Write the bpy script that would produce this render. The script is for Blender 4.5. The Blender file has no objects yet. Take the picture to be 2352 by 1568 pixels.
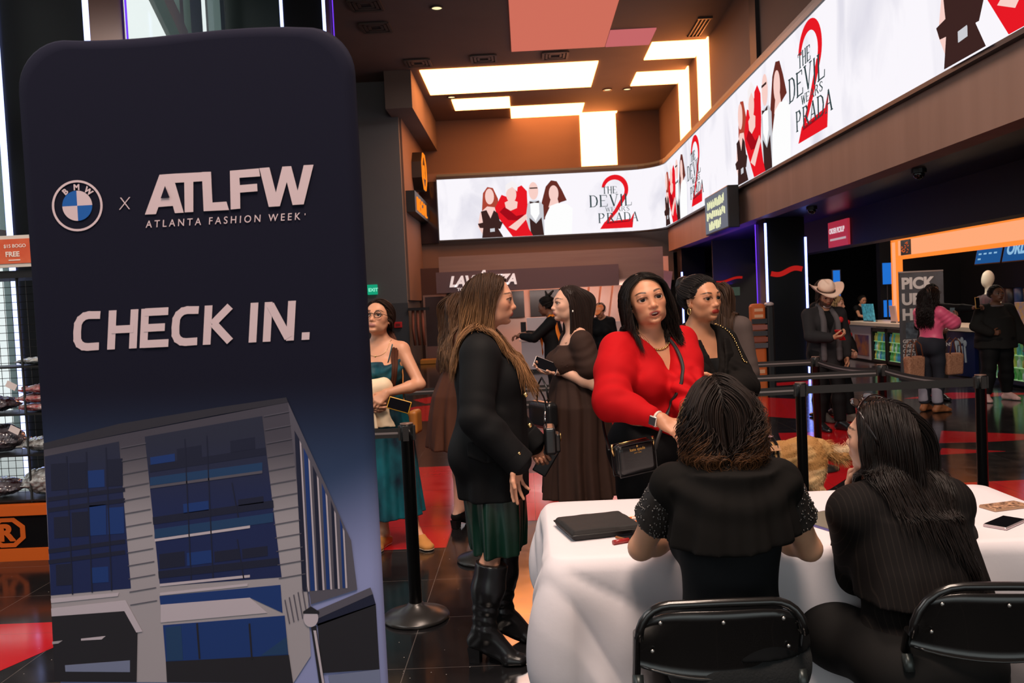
import bpy, math, random
import numpy as np
# ------------------------------------------------------------------ camera, sky, big lights, exposure
scn = bpy.context.scene
_f = 1930.0                                   # focal length in pixels of a 2352-wide frame
_ey = np.array([32/_f, 83/_f, 1.0]); _ey /= np.linalg.norm(_ey)
_ez = np.array([-.046, 1.0, 0.0]); _ez -= _ez.dot(_ey) * _ey; _ez /= np.linalg.norm(_ez)
_fl = np.array([1, 1, -1]); _ex = np.cross(_ey * _fl, _ez * _fl) * _fl
_M = np.array([_ex, _ey, _ez])                # room axes seen from the camera: slight roll, slight downward tilt
import mathutils
cam = bpy.data.cameras.new('camera'); camera = bpy.data.objects.new('camera', cam); scn.collection.objects.link(camera)
_r, _u, _b = _M[:, 0], _M[:, 1], -_M[:, 2]
camera.matrix_world = mathutils.Matrix(((_r[0], _u[0], _b[0], 0), (_r[1], _u[1], _b[1], 0), (_r[2], _u[2], _b[2], 1.6), (0, 0, 0, 1)))
cam.sensor_width = 36; cam.lens = _f / 2352 * 36; cam.clip_start = .05
cam.dof.use_dof = True; cam.dof.focus_distance = 3.8; cam.dof.aperture_fstop = 7.0
scn.camera = camera
world = bpy.data.worlds.new('sky'); scn.world = world; world.use_nodes = True
_bg = world.node_tree.nodes['Background']; _bg.inputs[0].default_value = (.86, .96, .95, 1); _bg.inputs[1].default_value = 1.15
scn.view_settings.view_transform = 'Standard'; scn.view_settings.look = 'None'; scn.view_settings.gamma = 1; scn.view_settings.use_curve_mapping = False
scn.view_settings.exposure = 0.0
scn.cycles.use_denoising = True; scn.cycles.max_bounces = 7; scn.cycles.glossy_bounces = 4; scn.cycles.diffuse_bounces = 3
scn.cycles.sample_clamp_indirect = 6; scn.cycles.caustics_reflective = False; scn.cycles.caustics_refractive = False
def area(name, loc, rot, size, power, colr, sy=None, spread=None):
    l = bpy.data.lights.new(name, 'AREA'); l.energy = power; l.size = size; l.color = colr
    if sy: l.shape = 'RECTANGLE'; l.size_y = sy
    if spread: l.spread = spread
    o = bpy.data.objects.new(name, l); scn.collection.objects.link(o); o.location = loc; o.rotation_euler = rot
    return o
# daylight through the glazed entrance front behind the photographer, and through the tall windows on the left
area('daylight_front', (-2.0, -4.5, 3.4), (math.radians(74), 0, math.radians(-14)), 6.0, 25, (1.0,.95,.90), 4.0)
area('daylight_side', (-5.0, .9, 3.6), (math.radians(68), 0, math.radians(-84)), 4.5, 190, (1.0,.97,.95), 4.0)
# the lobby's own ceiling downlights over the check-in area and farther back
area('lobby_fill', (.9, 3.3, 7.9), (0, 0, 0), 1.6, 330, (1.0, .76, .62), 1.6)
area('lobby_fill', (.2, .0, 6.9), (math.radians(33), 0, 0), 1.8, 400, (1.0, .78, .64), 1.8)
area('lobby_fill', (.6, 19.5, 7.7), (0, 0, 0), 3.0, 280, (1.0, .80, .72), 3.0)
# ------------------------------------------------------------------ small maths
PI = math.pi
def V(*a): return np.array(a, float)
def unit(v):
    v = np.asarray(v, float); return v / (np.linalg.norm(v) + 1e-12)
def Rx(a): c, s = math.cos(a), math.sin(a); return np.array([[1,0,0],[0,c,-s],[0,s,c]])
def Ry(a): c, s = math.cos(a), math.sin(a); return np.array([[c,0,s],[0,1,0],[-s,0,c]])
def Rz(a): c, s = math.cos(a), math.sin(a); return np.array([[c,-s,0],[s,c,0],[0,0,1]])
def rad(d): return d * PI / 180
def smooth(e0, e1, x):
    t = np.clip((x - e0) / (e1 - e0), 0, 1); return t * t * (3 - 2 * t)

# ------------------------------------------------------------------ linking meshes
COL = bpy.context.scene.collection
def mesh_np(name, verts, faces, mat=None, parent=None, col=None, smooth_=True, mats=None, midx=None):
    """faces: int array (n,4) or (n,3), or list of such arrays"""
    me = bpy.data.meshes.new(name)
    if not isinstance(faces, (list, tuple)): faces = [faces]
    faces = [np.asarray(f, np.int32) for f in faces if len(f)]
    verts = np.asarray(verts, np.float32)
    me.vertices.add(len(verts)); me.vertices.foreach_set('co', verts.ravel())
    if faces:
        lt = np.concatenate([np.full(len(f), f.shape[1], np.int32) for f in faces])
        li = np.concatenate([f.ravel() for f in faces])
        me.loops.add(len(li)); me.loops.foreach_set('vertex_index', li)
        me.polygons.add(len(lt))
        ls = np.zeros(len(lt), np.int32); ls[1:] = np.cumsum(lt)[:-1]
        me.polygons.foreach_set('loop_start', ls)
        me.polygons.foreach_set('loop_total', lt)
        me.polygons.foreach_set('use_smooth', np.full(len(lt), bool(smooth_)))
        if midx is not None: me.polygons.foreach_set('material_index', np.asarray(midx, np.int32))
    if col is not None:
        at = me.attributes.new('Col', 'FLOAT_COLOR', 'POINT')
        c = np.ones((len(verts), 4), np.float32); c[:, :3] = col
        at.data.foreach_set('color', c.ravel())
    for m in (mats or ([mat] if mat else [])): me.materials.append(m)
    me.update(calc_edges=True); me.validate()
    o = bpy.data.objects.new(name, me); COL.objects.link(o)
    if parent is not None: o.parent = parent
    return o
def tag(o, label=None, cat=None, group=None, kind=None):
    if label: o['label'] = label
    if cat: o['category'] = cat
    if group: o['group'] = group
    if kind: o['kind'] = kind
    return o
def empty(name, loc=(0,0,0), rz=0.0):
    o = bpy.data.objects.new(name, None); COL.objects.link(o)
    o.location = loc; o.rotation_euler = (0, 0, rz); o.empty_display_size = .1
    return o
def copy_tree(o, parent=None):
    c = o.copy(); COL.objects.link(c)
    if parent is not None: c.parent = parent
    for ch in [x for x in o.children]: copy_tree(ch, c)
    return c

class MB:
    """collects shapes, links them as one mesh"""
    def __init__(s): s.v = []; s.f3 = []; s.f4 = []; s.ng = []; s.n = 0
    def _add(s, v, f):
        v = np.asarray(v, float); b = s.n; s.v.append(v); s.n += len(v)
        for q in f:
            q = [int(i) + b for i in q]
            (s.f4 if len(q) == 4 else s.f3 if len(q) == 3 else s.ng).append(q)
        return s
    def box(s, c, d, R=None, bev=0.0):
        x, y, z = [k / 2 for k in d]
        if bev <= 0:
            v = np.array([(-x,-y,-z),(x,-y,-z),(x,y,-z),(-x,y,-z),(-x,-y,z),(x,-y,z),(x,y,z),(-x,y,z)])
            f = [(0,3,2,1),(4,5,6,7),(0,1,5,4),(1,2,6,5),(2,3,7,6),(3,0,4,7)]
        else:
            b = min(bev, x * .98, y * .98, z * .98)
            rings = []
            for zz, ins in ((-z, b), (-z + b * .3, b * .3), (-z + b, 0), (z - b, 0), (z - b * .3, b * .3), (z, b)):
                r = []
                X, Y = x - ins, y - ins; bb = b
                for sx, sy, a0 in ((1,-1,-90),(1,1,0),(-1,1,90),(-1,-1,180)):
                    for k in range(4):
                        a = rad(a0 + 30 * k); r.append((sx*(X-bb)+bb*math.cos(a), sy*(Y-bb)+bb*math.sin(a), zz))
                rings.append(r)
            n = 16; v = np.array([p for r in rings for p in r]); f = []
            for i in range(len(rings) - 1):
                for k in range(n): f.append((i*n+k, i*n+(k+1)%n, (i+1)*n+(k+1)%n, (i+1)*n+k))
            f.append(tuple(range(n))[::-1]); f.append(tuple((len(rings)-1)*n + k for k in range(n)))
        if R is not None: v = v @ np.asarray(R).T
        return s._add(v + np.asarray(c, float), f)
    def span(s, lo, hi, bev=0.0):
        lo, hi = np.minimum(lo, hi), np.maximum(lo, hi)
        return s.box((lo + hi) / 2, hi - lo, None, bev)
    def tube(s, pts, r, n=8, cap=True, flat=None):
        """swept tube; r number or list; flat=(w,t,normal) sweeps a strap instead"""
        P = np.asarray(pts, float); m = len(P)
        R = np.full(m, r, float) if np.isscalar(r) else np.asarray(r, float)
        T = np.gradient(P, axis=0); T /= np.linalg.norm(T, axis=1)[:, None] + 1e-9
        up = V(0, 0, 1) if abs(T[0][2]) < .9 else V(0, 1, 0)
        N = np.cross(T[0], up); N /= np.linalg.norm(N); vs = []
        for i in range(m):
            N = N - T[i] * N.dot(T[i]); N /= np.linalg.norm(N) + 1e-9; B = np.cross(T[i], N)
            if flat is None:
                for k in range(n):
                    a = 2 * PI * k / n; vs.append(P[i] + R[i] * (math.cos(a) * N + math.sin(a) * B))
            else:
                w, t, nf = flat; nn = nf[i] if isinstance(nf, list) else np.asarray(nf, float)
                sd = unit(np.cross(T[i], nn)); nn = np.cross(sd, T[i])
                for a, b in ((-1,-1),(1,-1),(1,1),(-1,1)): vs.append(P[i] + sd * a * w / 2 + nn * b * t / 2)
        if flat is not None: n = 4
        f = [(i*n+k, i*n+(k+1)%n, (i+1)*n+(k+1)%n, (i+1)*n+k) for i in range(m-1) for k in range(n)]
        if cap: f += [tuple(range(n))[::-1], tuple((m-1)*n+k for k in range(n))]
        return s._add(vs, f)
    def bar(s, a, b, r, n=8): return s.tube([a, (np.asarray(a,float)+b)/2, b], r, n)
    def lathe(s, prof, c=(0,0,0), n=24, R=None, cap=True):
        vs = [(r*math.cos(2*PI*k/n), r*math.sin(2*PI*k/n), z) for r, z in prof for k in range(n)]
        m = len(prof); v = np.array(vs)
        if R is not None: v = v @ np.asarray(R).T
        f = [(i*n+k, i*n+(k+1)%n, (i+1)*n+(k+1)%n, (i+1)*n+k) for i in range(m-1) for k in range(n)]
        if cap: f += [tuple(range(n))[::-1], tuple((m-1)*n+k for k in range(n))]
        return s._add(v + np.asarray(c, float), f)
    def prism(s, poly, fn, t0=0.0, t1=.01):
        """2-D polygon extruded; fn(u,v,t) -> point"""
        n = len(poly); vs = [fn(u, v, t0) for u, v in poly] + [fn(u, v, t1) for u, v in poly]
        return s._add(vs, [tuple(range(n))[::-1], tuple(range(n, 2*n))] + [(k, (k+1)%n, n+(k+1)%n, n+k) for k in range(n)])
    def sphere(s, c, r, n=12, R=None):
        r = np.full(3, r, float) if np.isscalar(r) else np.asarray(r, float)
        m = max(4, n // 2 + 1); vs = []
        for i in range(m + 1):
            t = PI * i / m * .9999 + 1e-4
            for k in range(n): vs.append((math.sin(t)*math.cos(2*PI*k/n), math.sin(t)*math.sin(2*PI*k/n), -math.cos(t)))
        v = np.array(vs) * r
        if R is not None: v = v @ np.asarray(R).T
        f = [(i*n+k, i*n+(k+1)%n, (i+1)*n+(k+1)%n, (i+1)*n+k) for i in range(m) for k in range(n)]
        return s._add(v + np.asarray(c, float), f)
    def build(s, name, mat, parent=None, smooth_=False, label=None):
        v = np.concatenate(s.v) if s.v else np.zeros((0, 3))
        if s.ng:
            me = bpy.data.meshes.new(name); me.from_pydata(v.tolist(), [], s.f3 + s.f4 + s.ng); me.update()
            if mat: me.materials.append(mat)
            if smooth_: me.polygons.foreach_set('use_smooth', [len(p.vertices) <= 4 for p in me.polygons])
            o = bpy.data.objects.new(name, me); COL.objects.link(o)
            if parent is not None: o.parent = parent
        else:
            o = mesh_np(name, v, [np.array(x) for x in (s.f3, s.f4) if x], mat, parent, smooth_=smooth_)
        if label: o['label'] = label
        return o

# ------------------------------------------------------------------ materials
def mat(name, color=(.5,.5,.5), rough=.5, metal=0.0, spec=.5, emit=None, es=1.0, vcol=False, noise=None, bump=None, coat=0.0, sheen=0.0, trans=0.0, alpha=1.0, sss=0.0):
    """noise=(scale xyz, amount, colour2) mixes a second colour; bump=(scale xyz, strength, distance)"""
    m = bpy.data.materials.new(name); m.use_nodes = True
    nt = m.node_tree; N = nt.nodes; L = nt.links; b = N['Principled BSDF']
    b.inputs['Base Color'].default_value = (*color, 1); b.inputs['Roughness'].default_value = rough
    b.inputs['Metallic'].default_value = metal; b.inputs['Specular IOR Level'].default_value = spec
    b.inputs['Coat Weight'].default_value = coat; b.inputs['Sheen Weight'].default_value = sheen
    b.inputs['Transmission Weight'].default_value = trans; b.inputs['Alpha'].default_value = alpha
    if sss:
        b.inputs['Subsurface Weight'].default_value = sss; b.inputs['Subsurface Radius'].default_value = (.012,.005,.003); b.inputs['Subsurface Scale'].default_value = 1.0
    if emit is not None:
        b.inputs['Emission Color'].default_value = (*emit, 1); b.inputs['Emission Strength'].default_value = es
    src = None
    if vcol:
        a = N.new('ShaderNodeAttribute'); a.attribute_name = 'Col'; src = a.outputs['Color']
        L.new(src, b.inputs['Base Color'])
    if noise or bump:
        tc = N.new('ShaderNodeTexCoord')
    if noise:
        sc, amt, c2 = noise
        mp = N.new('ShaderNodeMapping'); mp.inputs['Scale'].default_value = sc if not np.isscalar(sc) else (sc,)*3
        nz = N.new('ShaderNodeTexNoise'); nz.inputs['Scale'].default_value = 1.0; nz.inputs['Detail'].default_value = 4
        L.new(tc.outputs['Object'], mp.inputs['Vector']); L.new(mp.outputs[0], nz.inputs['Vector'])
        mr = N.new('ShaderNodeMapRange'); mr.inputs[1].default_value = .35; mr.inputs[2].default_value = .68; mr.inputs[4].default_value = amt
        L.new(nz.outputs[0], mr.inputs[0])
        mx = N.new('ShaderNodeMix'); mx.data_type = 'RGBA'; L.new(mr.outputs[0], mx.inputs['Factor'])
        if src is not None: L.new(src, mx.inputs[6])
        else: mx.inputs[6].default_value = (*color, 1)
        mx.inputs[7].default_value = (*c2, 1); L.new(mx.outputs[2], b.inputs['Base Color'])
    if bump:
        sc, st, di = bump
        mp = N.new('ShaderNodeMapping'); mp.inputs['Scale'].default_value = sc if not np.isscalar(sc) else (sc,)*3
        nz = N.new('ShaderNodeTexNoise'); nz.inputs['Scale'].default_value = 1.0; nz.inputs['Detail'].default_value = 5
        L.new(tc.outputs['Object'], mp.inputs['Vector']); L.new(mp.outputs[0], nz.inputs['Vector'])
        bp = N.new('ShaderNodeBump'); bp.inputs['Strength'].default_value = st; bp.inputs['Distance'].default_value = di
        L.new(nz.outputs[0], bp.inputs['Height']); L.new(bp.outputs[0], b.inputs['Normal'])
    return m
def emat(name, c, s):
    m = bpy.data.materials.new(name); m.use_nodes = True; N = m.node_tree.nodes
    N.remove(N['Principled BSDF']); e = N.new('ShaderNodeEmission')
    e.inputs[0].default_value = (*c, 1); e.inputs[1].default_value = s
    m.node_tree.links.new(e.outputs[0], N['Material Output'].inputs[0]); return m
def lin(r, g, b):
    f = lambda c: (c/255/12.92) if c/255 <= .04045 else ((c/255+.055)/1.055)**2.4
    return (f(r), f(g), f(b))

# ------------------------------------------------------------------ lettering
TXT = {}
def text_mesh(body, name, mat_, parent, fn, size=1.0, bold=0.0, depth=.002, align='LEFT', spacing=1.0, shear=0.0, sx=1.0, label=None):
    """flat letters; fn maps (u,v,t) to a point"""
    cu = bpy.data.curves.new('t', 'FONT'); cu.body = body; cu.size = size; cu.offset = bold; cu.extrude = .5
    cu.align_x = align; cu.space_character = spacing; cu.shear = shear; cu.resolution_u = 6
    o = bpy.data.objects.new('t', cu); COL.objects.link(o)
    dg = bpy.context.evaluated_depsgraph_get(); me = bpy.data.meshes.new_from_object(o.evaluated_get(dg))
    COL.objects.unlink(o); bpy.data.objects.remove(o); bpy.data.curves.remove(cu)
    n = len(me.vertices); co = np.zeros(n * 3); me.vertices.foreach_get('co', co); co = co.reshape(-1, 3)
    P = np.array([fn(u * sx, v, (t + .5) * depth) for u, v, t in co])
    me.vertices.foreach_set('co', P.ravel().astype(np.float32)); me.update(); me.name = name
    me.materials.append(mat_)
    ob = bpy.data.objects.new(name, me); COL.objects.link(ob)
    if parent is not None: ob.parent = parent
    if label: ob['label'] = label
    return ob

# ------------------------------------------------------------------ distance fields
class SDF:
    def __init__(s): s.ops = []
    def add(s, prim, k=.02, op='u'): s.ops.append((prim, k, op)); return s
    def cap(s, a, b, ra, rb=None, k=.02, op='u'): return s.add(cap(a, b, ra, rb), k, op)
    def ell(s, c, r, R=None, k=.02, op='u'): return s.add(ell(c, r, R), k, op)
    def bounds(s):
        lo = np.min([p[1] for p, k, o in s.ops if o == 'u'], axis=0); hi = np.max([p[2] for p, k, o in s.ops if o == 'u'], axis=0)
        return lo, hi
    def grid(s, lo, hi, h):
        ax = [np.arange(lo[i], hi[i] + h, h, dtype=np.float32) for i in range(3)]
        D = np.full([len(a) for a in ax], 1.0, np.float32)
        for (fn, plo, phi), k, op in s.ops:
            m = k + .035
            sl = []
            for i in range(3):
                a = np.searchsorted(ax[i], plo[i] - m); b = np.searchsorted(ax[i], phi[i] + m, 'right'); sl.append(slice(a, b))
            if any(q.stop <= q.start for q in sl): continue
            x = ax[0][sl[0]][:, None, None]; y = ax[1][sl[1]][None, :, None]; z = ax[2][sl[2]][None, None, :]
            sl = tuple(sl); D[sl] = comb(D[sl], fn(x, y, z).astype(np.float32), k, op)
        return D, ax
    def at(s, P):
        x, y, z = P[:, 0], P[:, 1], P[:, 2]; D = np.full(len(P), 1.0)
        for (fn, lo, hi), k, op in s.ops: D = comb(D, fn(x, y, z), k, op)
        return D
    def mesh(s, h, lo=None, hi=None, holes=()):
        if lo is None:
            lo, hi = s.bounds(); lo = lo - 2.5 * h; hi = hi + 2.5 * h
        D, ax = s.grid(lo, hi, h)
        return surf(D, np.array([a[0] for a in ax]), h, holes)
def comb(D, d, k, op):
    if op == 'u':
        t = np.clip(.5 + .5 * (D - d) / k, 0, 1); return D * (1 - t) + d * t - k * t * (1 - t)
    if op == 's': d = -d                       # subtract
    if op == 'd': return D + d                 # displace
    t = np.clip(.5 - .5 * (D - d) / k, 0, 1); return D * (1 - t) + d * t + k * t * (1 - t)
BIG = (np.full(3, -9.), np.full(3, 9.))
def cap(a, b, ra, rb=None):
    a = np.asarray(a, float); b = np.asarray(b, float); rb = ra if rb is None else rb
    ab = b - a; q = ab.dot(ab) + 1e-12
    def fn(x, y, z):
        X, Y, Z = x - a[0], y - a[1], z - a[2]
        t = np.clip((X * ab[0] + Y * ab[1] + Z * ab[2]) / q, 0, 1)
        return np.sqrt((X - t*ab[0])**2 + (Y - t*ab[1])**2 + (Z - t*ab[2])**2) - (ra + (rb - ra) * t)
    m = max(ra, rb); return fn, np.minimum(a, b) - m, np.maximum(a, b) + m
def ell(c, r, R=None):
    c = np.asarray(c, float); r = np.asarray(r, float); R = np.eye(3) if R is None else np.asarray(R)
    def fn(x, y, z):
        X, Y, Z = x - c[0], y - c[1], z - c[2]
        u = X*R[0,0] + Y*R[1,0] + Z*R[2,0]; v = X*R[0,1] + Y*R[1,1] + Z*R[2,1]; w = X*R[0,2] + Y*R[1,2] + Z*R[2,2]
        k0 = np.sqrt((u/r[0])**2 + (v/r[1])**2 + (w/r[2])**2); k1 = np.sqrt((u/r[0]**2)**2 + (v/r[1]**2)**2 + (w/r[2]**2)**2)
        return k0 * (k0 - 1) / (k1 + 1e-6)
    e = np.sqrt(((R * r)**2).sum(1)); return fn, c - e, c + e
def rbox(c, d, r, R=None):
    c = np.asarray(c, float); d = np.asarray(d, float) / 2 - r; R = np.eye(3) if R is None else np.asarray(R)
    def fn(x, y, z):
        X, Y, Z = x - c[0], y - c[1], z - c[2]
        u = np.abs(X*R[0,0] + Y*R[1,0] + Z*R[2,0]) - d[0]; v = np.abs(X*R[0,1] + Y*R[1,1] + Z*R[2,1]) - d[1]; w = np.abs(X*R[0,2] + Y*R[1,2] + Z*R[2,2]) - d[2]
        return np.sqrt(np.maximum(u,0)**2 + np.maximum(v,0)**2 + np.maximum(w,0)**2) + np.minimum(np.maximum(np.maximum(u,v),w),0) - r
    e = (np.abs(R) * (d + r)).sum(1); return fn, c - e, c + e
def half(p, n):
    """inside = the side n points away from"""
    p = np.asarray(p, float); n = unit(n)
    return (lambda x, y, z: (x-p[0])*n[0] + (y-p[1])*n[1] + (z-p[2])*n[2]), *BIG
def disp(fn, lo=None, hi=None): return fn, (BIG[0] if lo is None else np.asarray(lo, float)), (BIG[1] if hi is None else np.asarray(hi, float))
def skirt(secs, nf=9, amp=.02, ph=0.0, a0=0.0, amp2=.4):
    """secs: (z, cx, cy, rx, ry) top to bottom; folds grow downward"""
    S = np.array(sorted(secs)); z0, z1 = S[0, 0], S[-1, 0]
    def fn(x, y, z):
        cx = np.interp(z, S[:,0], S[:,1]); cy = np.interp(z, S[:,0], S[:,2]); rx = np.interp(z, S[:,0], S[:,3]); ry = np.interp(z, S[:,0], S[:,4])
        X, Y = x - cx, y - cy; th = np.arctan2(Y, X); q = np.sqrt((X/rx)**2 + (Y/ry)**2)
        f = np.clip((z1 - z) / (z1 - z0), 0, 1); A = amp * (a0 + (1 - a0) * f**1.3)
        d = (q - 1) * np.minimum(rx, ry) * .9 - A * (np.cos(nf*th + ph + 2.2*f*np.sin(2*th+ph)) + amp2 * np.cos((2*nf+1)*th + 2*ph + 1.5*f)) 
        d = d * .8
        return np.maximum(np.maximum(d, z - z1), z0 - z)
    m = S[:, 3:].max() + amp * 2; lo = np.array([S[:,1].min() - m, S[:,2].min() - m, z0]); hi = np.array([S[:,1].max() + m, S[:,2].max() + m, z1])
    return fn, lo, hi
def surf(D, o, h, holes=()):
    S = D < 0
    c = np.zeros([n - 1 for n in D.shape], np.int8)
    for i in (0,1):
        for j in (0,1):
            for k in (0,1): c += S[i:c.shape[0]+i, j:c.shape[1]+j, k:c.shape[2]+k]
    M = (c > 0) & (c < 8); I, J, K = np.nonzero(M)
    idx = np.full(c.shape, -1, np.int32); idx[I, J, K] = np.arange(len(I))
    acc = np.zeros((len(I), 3)); cnt = np.zeros(len(I))
    cor = [(i,j,k) for i in (0,1) for j in (0,1) for k in (0,1)]
    val = {q: D[I+q[0], J+q[1], K+q[2]].astype(float) for q in cor}
    for a in cor:
        for ax in range(3):
            if a[ax]: continue
            b = list(a); b[ax] = 1; b = tuple(b); va, vb = val[a], val[b]
            m = (va < 0) != (vb < 0); t = np.where(m, va / np.where(m, va - vb, 1), 0)
            p = np.zeros((len(I), 3)); p[:] = a; p[:, ax] += t
            acc += p * m[:, None]; cnt += m
    Vv = (acc / cnt[:, None] + np.stack([I, J, K], 1)) * h + o
    F = []
    def quads(E, sgn, cells):
        if not E.any(): return
        i, j, k = np.nonzero(E); q = np.stack([idx[i+a, j+b, k+c_] for a, b, c_ in cells], 1)
        fl = sgn[i, j, k]; q[fl] = q[fl][:, ::-1]; F.append(q)
    a, b = S[:-1, 1:-1, 1:-1], S[1:, 1:-1, 1:-1]; quads(a != b, b, [(0,0,0),(0,1,0),(0,1,1),(0,0,1)])
    a, b = S[1:-1, :-1, 1:-1], S[1:-1, 1:, 1:-1]; quads(a != b, a, [(0,0,0),(1,0,0),(1,0,1),(0,0,1)])
    a, b = S[1:-1, 1:-1, :-1], S[1:-1, 1:-1, 1:]; quads(a != b, b, [(0,0,0),(1,0,0),(1,1,0),(0,1,0)])
    F = np.concatenate(F) if F else np.zeros((0, 4), np.int32)
    for lo, hi in holes:
        ins = ((Vv > lo + 1.5*h) & (Vv < hi - 1.5*h)).all(1); F = F[~ins[F].any(1)]
    return Vv, F
def relax(Vv, F, n=1, lam=.5):
    for _ in range(n):
        acc = np.zeros_like(Vv); cnt = np.zeros(len(Vv))
        for a, b in ((0,1),(1,2),(2,3),(3,0)):
            np.add.at(acc, F[:,a], Vv[F[:,b]]); np.add.at(acc, F[:,b], Vv[F[:,a]]); np.add.at(cnt, F[:,a], 1); np.add.at(cnt, F[:,b], 1)
        ok = cnt > 0; Vv = Vv.copy(); Vv[ok] = Vv[ok] * (1 - lam) + lam * acc[ok] / cnt[ok][:, None]
    return Vv
def merge(parts):
    """[(V,F,...)] -> one"""
    n = 0; vs = []; fs = []
    for v, f in parts: vs.append(v); fs.append(f + n); n += len(v)
    return np.concatenate(vs), np.concatenate(fs)
def wob(P, sc=1.0, seed=0):
    """cheap smooth noise -1..1"""
    x, y, z = P; r = random.Random(seed); out = 0
    for i in range(4):
        a = [r.uniform(-1, 1) * sc * (1.0 + .6*i) for _ in range(3)]; out = out + np.sin(a[0]*x*6 + a[1]*y*6 + a[2]*z*6 + r.uniform(0, 6)) / (1 + .4*i)
    return out / 2.6
# ------------------------------------------------------------------ people
# local frame of a person: x = the person's right, y = forwards, z = up, origin on the floor
SKIN_M = None
def skin_mat():
    global SKIN_M
    if SKIN_M is None: SKIN_M = mat('skin', rough=.46, spec=.4, vcol=True, sss=.12, bump=(260, .06, .001))
    return SKIN_M
def ik(a, c, l1, l2, pole):
    a, c = np.asarray(a, float), np.asarray(c, float); d = c - a; L = np.linalg.norm(d)
    if L > (l1 + l2) * .999: c = a + d * (l1 + l2) * .999 / L; d = c - a; L = np.linalg.norm(d)
    x = (l1*l1 - l2*l2 + L*L) / (2*L); h = math.sqrt(max(l1*l1 - x*x, 0)); n = d / L
    p = np.asarray(pole, float); p = p - n * p.dot(n); p = unit(p)
    return a + n * x + p * h, c

def skeleton(h=1.66, w=1.0, b=1.0, male=False, pelvis=None, lean=0, twist=0, side=0, head=(0, 0, 0), hs=1.0, arms=None, feet=None, seated=False, shrug=0.0, heel=0.0, pyaw=0, neckf=0.0, sh=None):
    s = h / 1.66; J = dict(s=s, w=w, b=b, male=male, h=h, seated=seated)
    pel = V(0, 0, .93 * s + heel) if pelvis is None else V(*pelvis)
    Rp = Rz(rad(pyaw)); Rc1 = Rz(rad(twist * .5)) @ Rx(-rad(lean * .5)) @ Ry(rad(side * .5)); Rc = Rz(rad(twist)) @ Rx(-rad(lean)) @ Ry(rad(side))
    J['pel'], J['Rp'], J['Rc'], J['Rm'] = pel, Rp, Rc, Rc1
    J['waist'] = pel + Rc1 @ V(0, .0, .14*s)
    J['chest'] = C = pel + Rc1 @ V(0, 0, .17*s) + Rc @ V(0, 0, .13*s)
    J['neck'] = Nk = C + Rc @ V(0, -.012*s, .185*s)
    Rh = Rz(rad(head[0])) @ Rx(rad(head[1])) @ Ry(rad(head[2])); J['Rh'] = Rh
    J['u'] = u = .1135 * hs * (1.03 if male else 1.0) * (.5 + .5 * s)
    nd = unit(.55 * (Rc @ V(0, .22, 1)) + .45 * V(0, .2, 1) + V(0, neckf, 0))
    J['skull'] = Nk + nd * .075*s + Rh @ V(0, .030*s, .100*s); J['nd'] = nd
    sw = sh if sh else (.182 if male else .160); J['sw'] = sw
    for q, sg in (('R', 1), ('L', -1)):
        S = C + Rc @ V(sg * sw * s * (.6 + .4*w), -.012*s, (.128 + shrug) * s); J['sh'+q] = S
        a = (arms or {}).get(q, {}); hand = a.get('hand', V(sg * (.235 + .05*(w-1)), .03, .80 * s + heel)); pole = a.get('pole', (sg * .35, -1, 0))
        E, W = ik(S, hand, .285*s, .25*s, pole); J['el'+q], J['wr'+q] = E, W
        J['arm'+q] = a
        hip = pel + Rp @ V(sg * .088*s, 0, -.03*s); J['hip'+q] = hip
        f = (feet or {}).get(q, {}); an = V(*f.get('ankle', (sg * .095, -.03, .085 + heel))); kp = f.get('pole', (sg * .05, 1, 0))
        lk = 1.0 if seated else np.linalg.norm(an - hip) / (.845*s) * 1.004
        K, A = ik(hip, an, .43*s*lk, .415*s*lk, kp); J['kn'+q], J['an'+q] = K, A
        J['ft'+q] = f
    return J

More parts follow.
